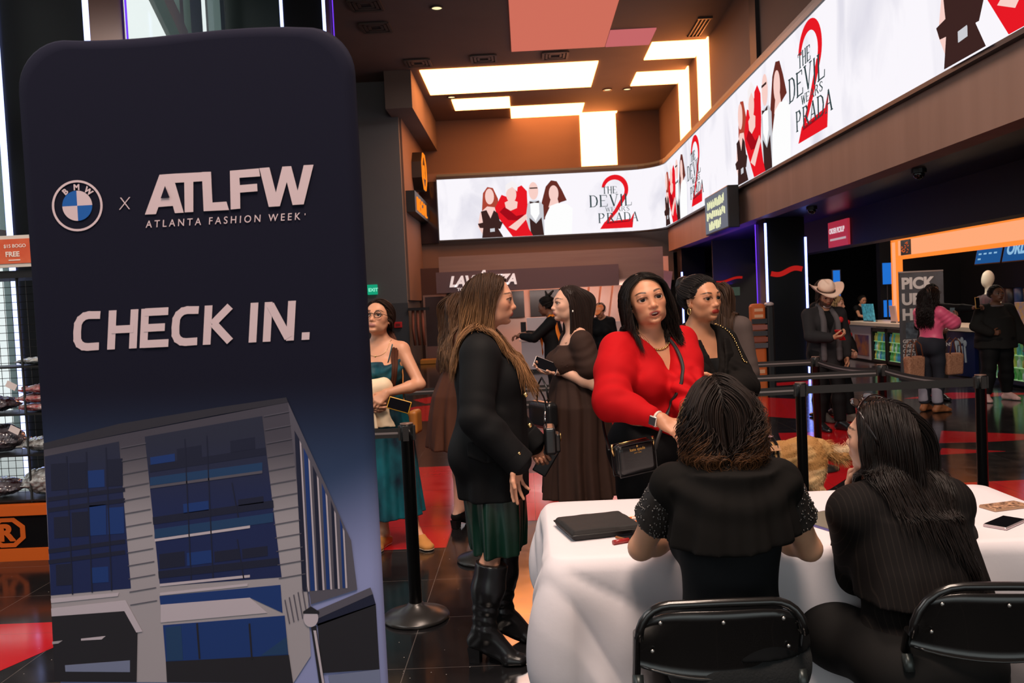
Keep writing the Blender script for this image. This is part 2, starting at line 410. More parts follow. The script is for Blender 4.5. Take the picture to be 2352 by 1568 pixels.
def head_prims(d, J, mouth=0.0, nose=1.0, jaw=1.0, ears=True):
    u, R, O = J['u'], J['Rh'], J['skull']; T = lambda x, y, z: O + R @ (V(x, y, z) * u)
    E = lambda c, r, k=.012, op='u', Rl=None: d.ell(T(*c), V(*r) * u, R if Rl is None else R @ Rl, k, op)
    C = lambda a, b, ra, rb=None, k=.008, op='u': d.cap(T(*a), T(*b), ra*u, (ra if rb is None else rb)*u, k, op)
    m = J['male']
    E((0,-.14,.26), (.69,.86,.74)); E((0,.20,-.18), (.585,.60,.72), .03); E((0,.26,-.56), (.47*jaw,.47,.36), .03)
    E((0,.60,-.80), (.19 if not m else .25,.17,.15), .022)
    for s in (1,-1):
        E((s*.37,.47,-.18), (.20,.22,.20), .022); C((s*.43,-.02,-.38), (s*.36*jaw,.25,-.68), .12, .10, .025)
        E((s*.315,.86,.03), (.18,.15,.115), .02, 's')                     # sockets
    C((-.33,.665,.20), (.33,.665,.20), .10, None, .022)                   # brow
    C((0,.735,.08), (0,.865,-.25), .050*nose, .080*nose, .018); E((0,.885,-.285), (.092*nose,.10*nose,.080), .010)
    for s in (1,-1):
        E((s*.110*nose,.80,-.315), (.068,.085,.060), .007)
        E((s*.055,.86,-.375), (.035,.045,.02), .004, 's')
    E((0,.64,-.545), (.26,.19,.13), .022)                                  # mouth mound
    o = mouth
    for s in (1,-1):
        C((s*.215,.690,-.548), (s*.055,.800,-.512), .026, .036, .006); C((s*.055,.800,-.512), (0,.800,-.522), .036, .030, .006)
        C((s*.195,.690,-.566), (0,.785,-.598 - .085*o), .026, .046, .006)
    if o > 0: E((0,.83,-.556 - .035*o), (.140,.22,.012 + .050*o), .003, 's')
    E((0,.77,-.70 - .06*o), (.16,.06,.035), .016, 's')
    for s in (1,-1):                                                        # lids
        c = V(s*.315,.60,.03)
        E(c, (.185,.185,.172), .006)
        E((s*.318,.78,.022), (.152,.16,.072), .003, 's')
        C((s*.19,.735,.088), (s*.33,.775,.112), .020, .026, .006); C((s*.33,.775,.098), (s*.46,.69,.055), .026, .018, .006)
        if ears:
            Rl = Rz(-s*.25) @ Rx(.15)
            E((s*.70,-.10,-.06), (.055,.17,.27), .008, 'u', Rl); E((s*.76,-.05,-.02), (.045,.10,.17), .006, 's', Rl); E((s*.69,-.04,-.28), (.05,.075,.09), .008)
    n0 = J['neck']; nr = .058 if m else .050; s_ = J['s']
    top = T(0,-.12,-.45)
    d.cap(n0 - J['nd']*.03*s_, top, nr*1.10*s_*(.7+.3*J['w']), nr*s_*(.75+.25*J['w']), .03)

def eyes(J, root, gaze=(0, 0), iris=(.05,.025,.012), open_=1.0):
    u, R, O = J['u'], J['Rh'], J['skull']
    m = EYE_M[0] or mat('eye', rough=.2, spec=.3, vcol=True); EYE_M[0] = m
    for s in (1,-1):
        c = O + R @ (V(s*.315,.60,.03) * u); r = .168 * u
        b = MB().sphere((0,0,0), 1, 24); v = np.concatenate(b.v); g = unit(V(math.sin(gaze[0]), math.cos(gaze[0]), math.sin(gaze[1])))
        Rr = np.stack([unit(np.cross(g, V(0,0,1))), np.cross(unit(np.cross(g, V(0,0,1))), g), g], 1)
        v = v @ Rr.T; ca = v @ g; ang = np.arccos(np.clip(ca, -1, 1)); colr = np.tile(V(.62,.57,.54), (len(v), 1))
        colr[ang < .58] = iris; colr[ang < .27] = (.004,.004,.004)
        mesh_np('eye', c + (v * r) @ R.T, np.array(b.f4), m, root, col=colr)
EYE_M = [None]

def hand_prims(d, J, q):
    """five fingers; arm dict: dir (fingers), nrm (palm faces), curl, spread, thumb"""
    a = J['arm'+q]; s = J['s'] * (1.06 if J['male'] else .98); W = J['wr'+q]
    f = unit(a.get('dir', W - J['el'+q])); n = V(*a.get('nrm', ((-1 if q == 'R' else 1), 0, 0))); n = unit(n - f*n.dot(f))
    t = np.cross(f, n) * (1 if q == 'R' else -1)     # thumb side
    t = -t if a.get('flip') else t
    P = lambda x, y, z: W + (t*x + f*y + n*z) * s
    curl = a.get('curl', .35); curl = [curl]*4 if np.isscalar(curl) else curl; sp = a.get('spread', .06)
    J['hand'+q] = (P, f, n, t)
    base = [(.030,.090), (.010,.095), (-.010,.090), (-.029,.080)]; ln = [(.042,.026,.020), (.046,.030,.022), (.043,.027,.021), (.034,.021,.018)]
    d.cap(P(.012,.005,0), P(0,.03,0), .021*s, .022*s, .02)
    for (bx, by) in base: d.cap(P(bx*.55,.018,0), P(bx,by,-.002), .014*s, .0115*s, .014)
    d.ell(P(.026,.035,.010), V(.016,.024,.014)*s, np.stack([t,f,n],1), .012); d.ell(P(-.018,.04,.006), V(.016,.032,.012)*s, np.stack([t,f,n],1), .012)
    for i, (bx, by) in enumerate(base):
        p = V(bx, by, -.002); ang = 0; sd = (1.5 - i) * sp; r = .0098 - .0006*abs(i-1)
        for j, l in enumerate(ln[i]):
            ang += curl[i] * (1.25, 1.5, .9)[j]
            q2 = p + l * V(math.sin(sd)*math.cos(ang), math.cos(sd)*math.cos(ang), math.sin(ang)); r2 = r*.90
            d.cap(P(*p), P(*q2), r*s, r2*s, .0035); p, r = q2, r2
    th = a.get('thumb', .3); p = V(.022,.020,.006); dirs = [V(.62,.70,.25), V(.40,.88,.30+th*.6), V(.10,.92,.35+th)]; r = .0125
    if a.get('tdirs') is not None: dirs = [V(*x) for x in a['tdirs']]
    for j, l in enumerate((.045,.034,.026)):
        q2 = p + unit(dirs[j]) * l; d.cap(P(*p), P(*q2), r*s, r*.88*s, .006); p, r = q2, r*.88

def torso_prims(d, J, g=0.0, k=.05, bust=True, belly=1.0):
    """trunk from pelvis to shoulders, grown by g"""
    s, w, b, m = J['s'], J['w'], J['b'], J['male']; Rp, Rc, Rm = J['Rp'], J['Rc'], J['Rm']; pel, C, Nk = J['pel'], J['chest'], J['neck']
    d.ell(pel + Rp @ V(0,0,.0)*s, V(.165*w+g if not m else .155*w+g, .115*w+g, .13+g)*s, Rp, k)
    for sg in (1,-1): d.ell(pel + Rp @ V(sg*.075*w,-.055,-.045)*s, V(.092*w+g,.088*w+g,.10+g)*s, Rp, k)
    wr = .128 if not m else .145
    d.ell(J['waist'] + Rm @ V(0,.012*w,.0)*s, V(wr*w+g, (.098*w+g)*belly, .13+g)*s, Rm, k)
    d.ell(C + Rc @ V(0,0,0)*s, V((.145 if not m else .165)*(.4+.6*w)+g, .108*(.3+.7*w)+g, .17+g)*s, Rc, k)
    for sg in (1,-1):
        S = J['shR' if sg > 0 else 'shL']
        d.cap(C + Rc @ V(sg*.05,-.01,.125)*s, S, (.062+g)*s, (.050+g)*s, k)
        d.cap(Nk + Rc @ V(0,-.012,.02)*s, C + Rc @ V(sg*.115,-.02,.150)*s, (.045+g*.6)*s, (.034+g)*s, k*.8)
        if bust and not m: d.ell(C + Rc @ V(sg*.078,.080,-.015)*s, V(.078+g,.072*b+g,.080+g)*s, Rc, .035)
        if m: d.ell(C + Rc @ V(sg*.07,.07,.03)*s, V(.085+g,.05+g,.07+g)*s, Rc, .04)
def arm_prims(d, J, q, g=0.0, k=.03, upto=1.0, fore=True, puff=None):
    s, w = J['s'], J['w']; S, E, W = J['sh'+q], J['el'+q], J['wr'+q]; wm = w * (1.12 if J['male'] else 1.0)
    if upto < 1 and not fore: E2 = S + (E - S)*upto; d.cap(S, E2, (.050*wm+g)*s, ((.050-.012*upto)*wm+g)*s, k); return
    d.cap(S, E, (.050*wm+g)*s, (.038*wm+g)*s, k)
    if fore:
        M = E + (W - E)*.3; F = E + (W - E)*upto
        d.cap(E, M, (.037*wm+g)*s, (.040*wm+g)*s, .02); d.cap(M, F, (.040*wm+g)*s, ((.040*wm-.0135*(upto-.3)/.7*1.0)+g)*s if upto < 1 else (.0255*wm**.5+g)*s, .02)
def leg_prims(d, J, q, g=0.0, k=.03, calf=True, foot=True, gl=None):
    s, w = J['s'], J['w']*J.get('lw',1); H, K, A = J['hip'+q], J['kn'+q], J['an'+q]; gl = g if gl is None else gl
    d.cap(H, H + (K-H)*.5, (.088*w+g)*s, (.074*w+g)*s, k); d.cap(H + (K-H)*.5, K, (.074*w+g)*s, (.056*w+g)*s, k)
    if calf:
        back = unit(np.cross(np.cross(K - H, A - K), A - K) + V(0,-1e-3,0)) if not J['seated'] else V(0,0,0)
        M = K + (A-K)*.32 + V(0,-.012,0)*s
        d.cap(K, M, (.052*w+g)*s, (.054*w+g*.5+gl*.5)*s, k); d.cap(M, A, (.054*w+g*.5+gl*.5)*s, (.036+gl)*s, k)
    if foot: foot_prims(d, J, q)
def foot_dir(J, q):
    f = J['ft'+q]; return V(*f.get('dir', ((.18 if q == 'R' else -.18), 1, 0)))
def foot_prims(d, J, q, g=0.0, heel=None):
    s = J['s']; A = J['an'+q]; f = unit(foot_dir(J, q)); sd = unit(np.cross(f, V(0,0,1))); fl = J['ft'+q].get('floor', 0.0); hl = J['ft'+q].get('heel', 0.0)
    hp = V(A[0], A[1], fl + .035 + hl) - f*.035; ball = V(A[0], A[1], fl + .026) + f*(.135 - .25*hl)*s; toe = ball + f*.065*s - V(0,0,.004)
    d.cap(A, hp, .034+g, .031+g, .02); d.cap(A + f*.02, ball + V(0,0,.012), .034+g, .028+g, .025); d.cap(hp, ball, .028+g, .027+g, .02)
    for o in (.02, 0, -.02): d.cap(ball + sd*o, toe + sd*o*.9 - f*.012*abs(o)/.02, .022+g, .017+g, .012)
    return hp, ball, toe, f, sd

def skin_colour(P, J, base, lips, brow, blush=.25, browz=.235, makeup=.3, beard=None):
    u, R, O = J['u'], J['Rh'], J['skull']; q = ((P - O) @ R) / u; x, y, z = np.abs(q[:,0]), q[:,1], q[:,2]
    c = np.tile(np.array(base, float), (len(P), 1)); hd = (np.abs(q) < 1.3).all(1)
    def mixin(wt, colr):
        nonlocal c
        wt = np.clip(wt, 0, 1)[:, None] * hd[:, None]; c = c*(1-wt) + np.array(colr)*wt
    red = np.array(base) * V(1.02,.66,.60)
    mixin(blush * np.exp(-(((x-.42)/.20)**2 + ((z+.22)/.17)**2)) * (y > .2), red); mixin(.35*blush*np.exp(-((x/.14)**2 + ((z+.30)/.12)**2)) * (y > .75), red)
    if beard is not None: mixin(.9 * (1 - smooth(-.50, -.36, z + .25*np.clip(x-.25,0,1)*0 - .1*(x > .45))) * (y > -.1) * (z > -1.05), beard)
    lz = np.where(z > -.548, (z+.548)/.085, (z+.548)/.125); mixin(.85*smooth(1.08, .85, np.sqrt((x/.225)**2 + lz**2)) * (y > .60), lips)
    bz = browz + .045*np.sin(np.clip((x-.14)/.36, 0, 1)*PI*.8) - .02*(x > .4)*(x-.4)/.1; bt = .042 - .022*np.clip((x-.3)/.2, 0, 1)
    mixin(.9*smooth(bt*1.25, bt*.6, np.abs(z-bz)) * smooth(.12,.17,x) * smooth(.56,.48,x) * (y > .35), brow)
    dx = (x-.315)/.19; lid = .03 + .082*np.sqrt(np.clip(1-dx**2,0,1)); mixin(.95*smooth(.034,.014,np.abs(z-lid+.006)) * (np.abs(dx) < 1.05) * (y > .5), (.012,.008,.008))
    mixin(.5*makeup*smooth(.085,.02,np.abs(z-lid-.05)) * (np.abs(dx) < 1) * (y > .5), np.array(base)*V(.55,.42,.40))
    lo = .03 - .062*np.sqrt(np.clip(1-dx**2,0,1)); mixin(.55*smooth(.022,.008,np.abs(z-lo)) * (np.abs(dx) < 1) * (y > .5), np.array(base)*.25)
    return c

def body(J, root, base=(.62,.36,.26), lips=(.45,.12,.11), brow=(.03,.018,.012), h=.010, hh=.0036, hd=.0030, mouth=0.0, nose=1.0, jaw=1.0, hands='RL', feet=True, blush=.3, browz=.235, makeup=.3, nails=None, legs=True, gaze=(0,0), iris=(.05,.025,.012), beard=None, eye=True, lw=.86):
    """one continuous skin from toes to scalp; finer cells at the head and the hands"""
    d = SDF(); torso_prims(d, J)
    J['lw'] = lw
    for q in 'RL':
        if legs: leg_prims(d, J, q, foot=feet)
        arm_prims(d, J, q)
        if q in hands: hand_prims(d, J, q)
    J['lw'] = 1.0
    head_prims(d, J, mouth, nose, jaw)
    u, O = J['u'], J['skull']; boxes = []
    boxes.append((O - u*1.2, O + u*1.2, hh))
    for q in hands:
        P, f, n, t = J['hand'+q]; pts = np.array([P(x,y,z) for x in (-.06,.085) for y in (-.01,.21) for z in (-.035,.10)])
        boxes.append((pts.min(0), pts.max(0), hd))
    parts = [d.mesh(h, holes=[(lo, hi) for lo, hi, _ in boxes])]
    for lo, hi, hx in boxes:
        Vb, Fb = d.mesh(hx, lo - hx*4, hi + hx*4); parts.append((Vb, Fb))
    Vv, F = merge(parts); c = skin_colour(Vv, J, base, lips, brow, blush, browz, makeup, beard)
    o = mesh_np('body', Vv, F, skin_mat(), root, col=c); J['sdf'] = d
    if eye: eyes(J, root, gaze, iris)
    if mouth > 0:
        T = lambda x, y, z: O + J['Rh'] @ (V(x, y, z) * u)
        tm = mat('tooth', (.75,.70,.62), .25); b = MB(); b.tube([T(x, .70 + .06*(1-(x/.15)**2), -.555) for x in np.linspace(-.14,.14,9)], .032*u, 6); b.build('teeth', tm, root, True)
    return o

# ------------------------------------------------------------------ hair
def hair(J, root, colr, style, n=900, seg=26, length=.5, obst=None, seed=1, width=.0016, curl=0.0, cw=.05, tip=None, capk=.055, part=0.0, line=None, mat_=None, flow=None, clump=.0, jit=.06, name='hair', rand=.25, base_cap=True, gloss=.38, tipfrom=.35, curlfrom=.12):
    """roots on the scalp, every lock walks along the comb direction, then falls and slides over the body"""
    rs = np.random.RandomState(seed); u, R, O = J['u'], J['Rh'], J['skull']; d = obst or J['sdf']
    cc = V(0,-.14,.26); cr = V(.69,.86,.74) + capk
    # roots
    q = rs.normal(size=(n*8, 3)); q /= np.linalg.norm(q, axis=1)[:, None]; p = cc + q * cr
    x, y, z = p[:,0], p[:,1], p[:,2]
    hl = (lambda x, y, z: (y < .50 + .06*np.cos(x*3)) & (z > -.55 + .42*smooth(-.4, .25, y) + .95*smooth(.10, .62, y))) if line is None else line
    ok = hl(x, y, z); p = p[ok][:n]; n = len(p)
    nrm = (p - cc) / cr**2; nrm /= np.linalg.norm(nrm, axis=1)[:, None]
    side = np.where(p[:,0] > part, 1.0, -1.0); P = p.copy(); L = length * (1 - .18*rs.rand(n)) if np.isscalar(length) else length(p, rs)
    path = [O + (P * u) @ R.T]; step = L / seg; D = None; k1 = rs.rand(n)*6.28; k2 = rs.uniform(.75,1.3,n); jt = rs.normal(size=(n,3))*jit
    W = path[0].copy(); g = V(0,0,-1.0)
    lo = np.minimum(W.min(0) - .45, J['pel'] - .4); lo[2] = max(lo[2], W[:,2].min() - (L.max() + .1)); hi = W.max(0) + .25
    DG, ax = d.grid(lo, hi, .013); o0 = np.array([a[0] for a in ax])
    def samp(P):
        t = np.clip((P - o0) / .013, 0, np.array(DG.shape) - 1.001); i = t.astype(int); f = t - i; out = 0
        for a in (0,1):
            for b in (0,1):
                for c_ in (0,1):
                    out = out + DG[i[:,0]+a, i[:,1]+b, i[:,2]+c_] * (f[:,0] if a else 1-f[:,0]) * (f[:,1] if b else 1-f[:,1]) * (f[:,2] if c_ else 1-f[:,2])
        return out
    off = rs.uniform(.003,.016,n)
    for i in range(1, seg):
        t = i / seg; ql = ((W - O) @ R) / u
        dl = style(ql, side, t, nrm if i == 1 else None) + jt * u / u * .35
        dw = dl @ R.T
        if flow is not None: dw = flow(W, dw, t, side)
        dw /= np.linalg.norm(dw, axis=1)[:, None] + 1e-9
        D = dw if D is None else D*.55 + dw*.45; D /= np.linalg.norm(D, axis=1)[:, None] + 1e-9
        W = W + D * step[:, None]
        for _ in range(2):
            s_ = samp(W); e = .006; m = s_ < off
            G = np.stack([samp(W + V(e,0,0)) - samp(W - V(e,0,0)), samp(W + V(0,e,0)) - samp(W - V(0,e,0)), samp(W + V(0,0,e)) - samp(W - V(0,0,e))], 1)
            G /= np.linalg.norm(G, axis=1)[:, None] + 1e-9; W = W + G * np.where(m, (off - s_)*.9, 0)[:, None]
        path.append(W.copy())
    A = np.stack(path, 1)                                                    # n, seg, 3
    tt = np.linspace(0, 1, seg)
    if curl > 0:
        ph = k1[:,None] + tt[None]*L[:,None]/cw*6.28*k2[:,None]; am = (curl * smooth(curlfrom,curlfrom+.45,tt))[None] * k2[:,None]
        T = np.gradient(A, axis=1); T /= np.linalg.norm(T, axis=2, keepdims=True) + 1e-9
        B1 = np.cross(T, V(.3,.9,.2)); B1 /= np.linalg.norm(B1, axis=2, keepdims=True) + 1e-9; B2 = np.cross(T, B1)
        A = A + B1 * (np.cos(ph)*am)[...,None] + B2 * (np.sin(ph)*am)[...,None]
    T = np.gradient(A, axis=1); T /= np.linalg.norm(T, axis=2, keepdims=True) + 1e-9
    ref = A - O; B1 = np.cross(T, ref); B1 /= np.linalg.norm(B1, axis=2, keepdims=True) + 1e-9; B2 = np.cross(T, B1)
    wd = width * (.7 + .6*rs.rand(n))[:,None] * (np.minimum(1, .5 + tt*5) * np.sqrt(np.clip(1 - tt**3, .02, 1)))[None]
    ring = [A + B1*(wd*1.7)[...,None], A + B2*(wd*.6)[...,None], A - B1*(wd*1.7)[...,None], A - B2*(wd*.6)[...,None]]
    Vv = np.stack(ring, 2).reshape(-1, 3); idx = np.arange(n*seg*4).reshape(n, seg, 4)
    F = np.concatenate([np.stack([idx[:,:-1,k], idx[:,:-1,(k+1)%4], idx[:,1:,(k+1)%4], idx[:,1:,k]], -1).reshape(-1,4) for k in range(4)])
    base = np.array(colr); tipc = base if tip is None else np.array(tip)
    rv = (1 + rand*rs.normal(size=n).clip(-2,2))[:,None,None]; wt = smooth(tipfrom, min(1.0, tipfrom+.45), tt)[None,:,None] * (.35 + .9*rs.rand(n))[:,None,None]
    cs = (base*(1-np.clip(wt,0,1)) + tipc*np.clip(wt,0,1)) * rv; cs = np.repeat(cs[:,:,None,:], 4, 2).reshape(-1,3).clip(.001,1)
    if base_cap:
        cd = SDF(); T_ = lambda *a: O + R @ (V(*a)*u)
        cd.ell(T_(*cc), (V(.69,.86,.74) + capk*.75)*u, R, .01)
        Vc, Fc = cd.mesh(.006); ql = ((Vc - O) @ R)/u; keep = hl(ql[:,0], ql[:,1]*1.0, ql[:,2]); Fc = Fc[keep[Fc].all(1)]
        F = np.concatenate([F, Fc + len(Vv)]); Vv = np.concatenate([Vv, Vc]); cs = np.concatenate([cs, np.tile(base*.7, (len(Vc),1))])
    return mesh_np(name, Vv, F, mat_ or hair_mat(gloss), root, col=cs)
HM = {}
def hair_mat(r=.38):
    if r not in HM: HM[r] = mat('hair', rough=r+.12, spec=.22, vcol=True)
    return HM[r]
def fall(fwd=0.0, out=.9, drop=.25):
    """parted at the crown, swept to the sides and back, then hanging"""
    def f(q, side, t, nrm):
        x, y, z = q[:,0], q[:,1], q[:,2]; up = smooth(-.15, .75, z)
        d = np.stack([side*out*up*smooth(1.0,.2,np.abs(x)), (-.55*up + fwd*(1-up)), -drop - (1-up)*1.2 - .8*np.abs(x)], 1); return d
    return f
def to_point(tx, ty, tz, tail=None):
    """combed tight to a point, then along the tail direction"""
    T0 = V(tx, ty, tz)
    def f(q, side, t, nrm):
        d = T0 - q; L = np.linalg.norm(d, axis=1)[:,None]; d = d/L
        n = (q - V(0,-.14,.26)) / (V(.69,.86,.74)**2); n = n/np.linalg.norm(n, axis=1)[:,None]
        tg = d - n*(d*n).sum(1)[:,None]*.9
        if tail is not None: tg = np.where(L < .28, np.array(tail)[None], tg)
        return tg
    return f

# ------------------------------------------------------------------ garments
def garment(name, d, root, m, h=.008, rl=1, holes=(), label=None):
    Vv, F = d.mesh(h)
    if rl: Vv = relax(Vv, F, rl, .5)
    o = mesh_np(name, Vv, F, m, root); 
    if label: o['label'] = label
    return o
def creases(d, A, B, r, amp=.006, n=7, seed=0, k=.0):
    """folds running across the segment A-B"""
    A, B = np.asarray(A, float), np.asarray(B, float); ab = B - A; L = np.linalg.norm(ab); n_ = ab/L; rr = random.Random(seed); ph = rr.uniform(0,6); s1 = unit(np.cross(n_, V(.3,.5,.8))); s2 = np.cross(n_, s1)
    def fn(x, y, z):
        X, Y, Z = x-A[0], y-A[1], z-A[2]; t = (X*n_[0]+Y*n_[1]+Z*n_[2])/L; a = X*s1[0]+Y*s1[1]+Z*s1[2]; b = X*s2[0]+Y*s2[1]+Z*s2[2]
        w = np.exp(-((t-.5)/.42)**4) * np.exp(-((a*a+b*b)/(r*r)))
        return amp * w * np.sin(t*n*6.28 + ph + 9*a/r*.35 + 2.0*np.sin(b/r*2.2+ph) + 1.2*np.sin(a*17+b*11))
    lo = np.minimum(A,B) - r*1.3; hi = np.maximum(A,B) + r*1.3
    return d.add(disp(fn, lo, hi), 0, 'd')
def wrinkle(d, amp=.004, sc=3.0, seed=0, st=(1,1,.35), lo=None, hi=None):
    return d.add(disp(lambda x, y, z: amp * wob((x*st[0], y*st[1], z*st[2]), sc, seed), lo, hi), 0, 'd')
def shoe(J, root, q, m, name='shoe', heel=0.0, shaft=0.0, g=.006, slip=False, sole=None, slouch=0.0, pointed=0.0, h=.005, open_top=False):
    d = SDF(); hp, ball, toe, f, sd = foot_prims(d, J, q, g); fl = J['ft'+q].get('floor', 0.0); A = J['an'+q]; K = J['kn'+q]
    if pointed: d.cap(ball, toe + f*pointed, .026, .016, .02)
    if shaft > 0:
        ax = unit(K - A); top = A + ax*shaft; s = J['s']; w = J['w']
        M = A + ax*shaft*.62
        d.cap(A - V(0,0,.01), M, .046, .060*w, .03); d.cap(M, top + ax*.06, .060*w, .064*w, .03)
        creases(d, A - ax*.02, A + ax*.16, .12, .0035, 4, seed=3); wrinkle(d, .0035, 6, 5)
        d.add(half(top, ax), .004, 'i')
    elif slip: d.add(half(A + V(0,0,-.018) , unit(V(0,0,1) - f*.22)), .004, 'i')
    else: d.add(half(A + V(0,0,.03), V(0,0,1)), .004, 'i')
    d.add(half((0,0,fl+.003), V(0,0,-1)), .004, 'i')
    o = garment(name, d, root, m, h)
    if heel > 0:
        b = MB(); c = hp - f*.005; tw = .024
        R = np.stack([sd, f, V(0,0,1)], 1)
        prof = [(.030,fl+.002),(.030,fl+heel*.3),(.033,fl+heel*.8),(.036,fl+heel+.01)]
        vs = [];
        for r, z in prof:
            for a, b_ in ((-1,-1),(1,-1),(1,.9),(-1,.9)): vs.append(V(c[0],c[1],z) + sd*a*r*.85 + f*b_*r*.85)
        fs = [(i*4+k,i*4+(k+1)%4,(i+1)*4+(k+1)%4,(i+1)*4+k) for i in range(3) for k in range(4)] + [(3,2,1,0),(12,13,14,15)]
        b._add(vs, fs); b.build('heel', m, o)
    return o
def person(loc, yaw, label, group=None):
    """yaw: direction the person faces, degrees, 0 = +y (away), 180 = towards -y"""
    r = empty('person', loc, rad(yaw)); tag(r, label, 'person', group); return r
def tolocal(loc, yaw, p): return Rz(-rad(yaw)) @ (np.asarray(p, float) - np.asarray(loc, float))
# ------------------------------------------------------------------ room shell
def struct(name, mb, m, parent=None):
    o = mb.build(name, m, parent)
    if parent is None: o['kind'] = 'structure'
    return o
def floor_mat():
    m = bpy.data.materials.new('polished_tile'); m.use_nodes = True; nt = m.node_tree; N = nt.nodes; L = nt.links; b = N['Principled BSDF']
    return m, nt, N, L, b
def tile_material(name, c0, c1, grout, spk):
    m, nt, N, L, b = floor_mat(); m.name = name
    tc = N.new('ShaderNodeTexCoord'); sp = N.new('ShaderNodeSeparateXYZ'); L.new(tc.outputs['Object'], sp.inputs[0])
    def line(out, off):
        a = N.new('ShaderNodeMath'); a.operation = 'ADD'; a.inputs[1].default_value = off; L.new(out, a.inputs[0])
        p = N.new('ShaderNodeMath'); p.operation = 'PINGPONG'; p.inputs[1].default_value = .3075; L.new(a.outputs[0], p.inputs[0])
        q = N.new('ShaderNodeMath'); q.operation = 'LESS_THAN'; q.inputs[1].default_value = .0022; L.new(p.outputs[0], q.inputs[0]); return q.outputs[0]
    lx, ly = line(sp.outputs[0], 61.5), line(sp.outputs[1], 61.5 - 3.84 + .15)
    mx = N.new('ShaderNodeMath'); mx.operation = 'MAXIMUM'; L.new(lx, mx.inputs[0]); L.new(ly, mx.inputs[1])
    nz = N.new('ShaderNodeTexNoise'); nz.inputs['Scale'].default_value = 7; nz.inputs['Detail'].default_value = 6; L.new(tc.outputs['Object'], nz.inputs['Vector'])
    a = N.new('ShaderNodeMix'); a.data_type = 'RGBA'; a.inputs[6].default_value = (*c0, 1); a.inputs[7].default_value = (*c1, 1); L.new(nz.outputs[0], a.inputs['Factor'])
    vo = N.new('ShaderNodeTexVoronoi'); vo.inputs['Scale'].default_value = 22; L.new(tc.outputs['Object'], vo.inputs['Vector'])
    wn = N.new('ShaderNodeTexWhiteNoise'); L.new(vo.outputs['Position'], wn.inputs['Vector'])
    r1 = N.new('ShaderNodeMath'); r1.operation = 'LESS_THAN'; r1.inputs[1].default_value = .055; L.new(vo.outputs['Distance'], r1.inputs[0])
    r2 = N.new('ShaderNodeMath'); r2.operation = 'LESS_THAN'; r2.inputs[1].default_value = .30; L.new(wn.outputs[0], r2.inputs[0])
    r3 = N.new('ShaderNodeMath'); r3.operation = 'MULTIPLY'; L.new(r1.outputs[0], r3.inputs[0]); L.new(r2.outputs[0], r3.inputs[1])
    s = N.new('ShaderNodeMix'); s.data_type = 'RGBA'; s.inputs[7].default_value = (*spk, 1); L.new(a.outputs[2], s.inputs[6]); L.new(r3.outputs[0], s.inputs['Factor'])
    g = N.new('ShaderNodeMix'); g.data_type = 'RGBA'; g.inputs[7].default_value = (*grout, 1); L.new(s.outputs[2], g.inputs[6]); L.new(mx.outputs[0], g.inputs['Factor'])
    L.new(g.outputs[2], b.inputs['Base Color']); b.inputs['Roughness'].default_value = .11; b.inputs['Specular IOR Level'].default_value = .62
    rr = N.new('ShaderNodeMapRange'); rr.inputs[3].default_value = .07; rr.inputs[4].default_value = .19; L.new(nz.outputs[0], rr.inputs[0]); L.new(rr.outputs[0], b.inputs['Roughness'])
    return m
M_FLOOR = tile_material('black_tile', (.006,.006,.007), (.017,.016,.017), (.10,.085,.08), (.55,.5,.45))
M_RED = tile_material('red_tile', (.50,.008,.014), (.58,.012,.018), (.30,.02,.02), (.75,.3,.3))
fl = struct('floor', MB().span((-9, -9, -.1), (13, 30, 0)), M_FLOOR)
def inlay(polys):
    for p in polys: MB().prism(p, lambda u, v, t: (u, v, t), .0002, .0012).build('red_tiles', M_RED, fl)
inlay([
 [(-5.49,4.46),(-2.64,4.46),(-2.44,4.11),(-2.55,3.84),(-5.49,3.84)],
 [(-1.83,6.8),(-1.22,5.58),(-.61,5.58),(-.61,6.19),(-.61,8.5),(-1.22,8.5),(-1.83,8.5)],
 [(-.61,6.19),(1.83,6.19),(2.40,6.8),(3.0,7.6),(3.62,9.0),(4.45,10.9),(4.4,11.6),(3.98,11.2),(3.25,9.6),(2.83,9.65),(2.44,8.0),(-.61,7.95)],
 [(-2.1,15.0),(-1.82,15.4),(-1.69,15.35),(-1.6,14.4),(-1.8,14.3)],
 [(-2.6,13.3),(-1.8,14.0),(-1.45,14.0),(-1.3,12.05),(-2.6,12.1)],
 [(-.6,10.2),(1.2,11.4),(1.2,9.9),(-.2,9.2)],
 [(2.6,14.8),(5.1,15.25),(5.1,14.75),(2.6,14.5)],
 [(2.5,13.3),(3.6,13.1),(4.0,12.7),(3.4,10.7),(2.6,11.5)],
 [(4.15,8.6),(4.53,9.33),(5.6,8.62),(4.6,8.55)],
 [(3.85,8.0),(4.04,8.32),(4.5,8.03)],
 [(3.05,6.8),(5.0,6.85),(5.0,5.6),(3.05,5.6)],
 [(5.4,12.2),(6.3,12.65),(7.4,12.1),(6.0,11.9)]])
M_CEIL = mat('ceiling_paint', lin(98,88,82), .85, noise=(1.2, .35, lin(84,75,70)))
M_WALL = mat('brown_wall_paint', lin(98,82,74), .8, noise=((.6,.6,2), .3, lin(88,72,66)))
M_FASC = mat('wood_laminate', lin(150,120,106), .55, noise=((.4,3.5,.25), .5, lin(126,98,84)))
M_DARK = mat('dark_wall', lin(26,25,29), .55, spec=.35)
M_BLACK = mat('black_paint', (.008,.008,.010), .45)
M_GREY = mat('grey_plaster', lin(92,98,102), .85, noise=(1.0, .3, lin(82,88,92)))
M_GREYD = mat('dark_grey_plaster', lin(58,64,70), .8)
cl = struct('ceiling', MB().span((-5.5, 3.0, 8.0), (13, 30, 8.2)), M_CEIL)
struct('ceiling', MB().span((-5.5, -9, 8.0), (13, 3.0, 8.2)), M_CEIL)
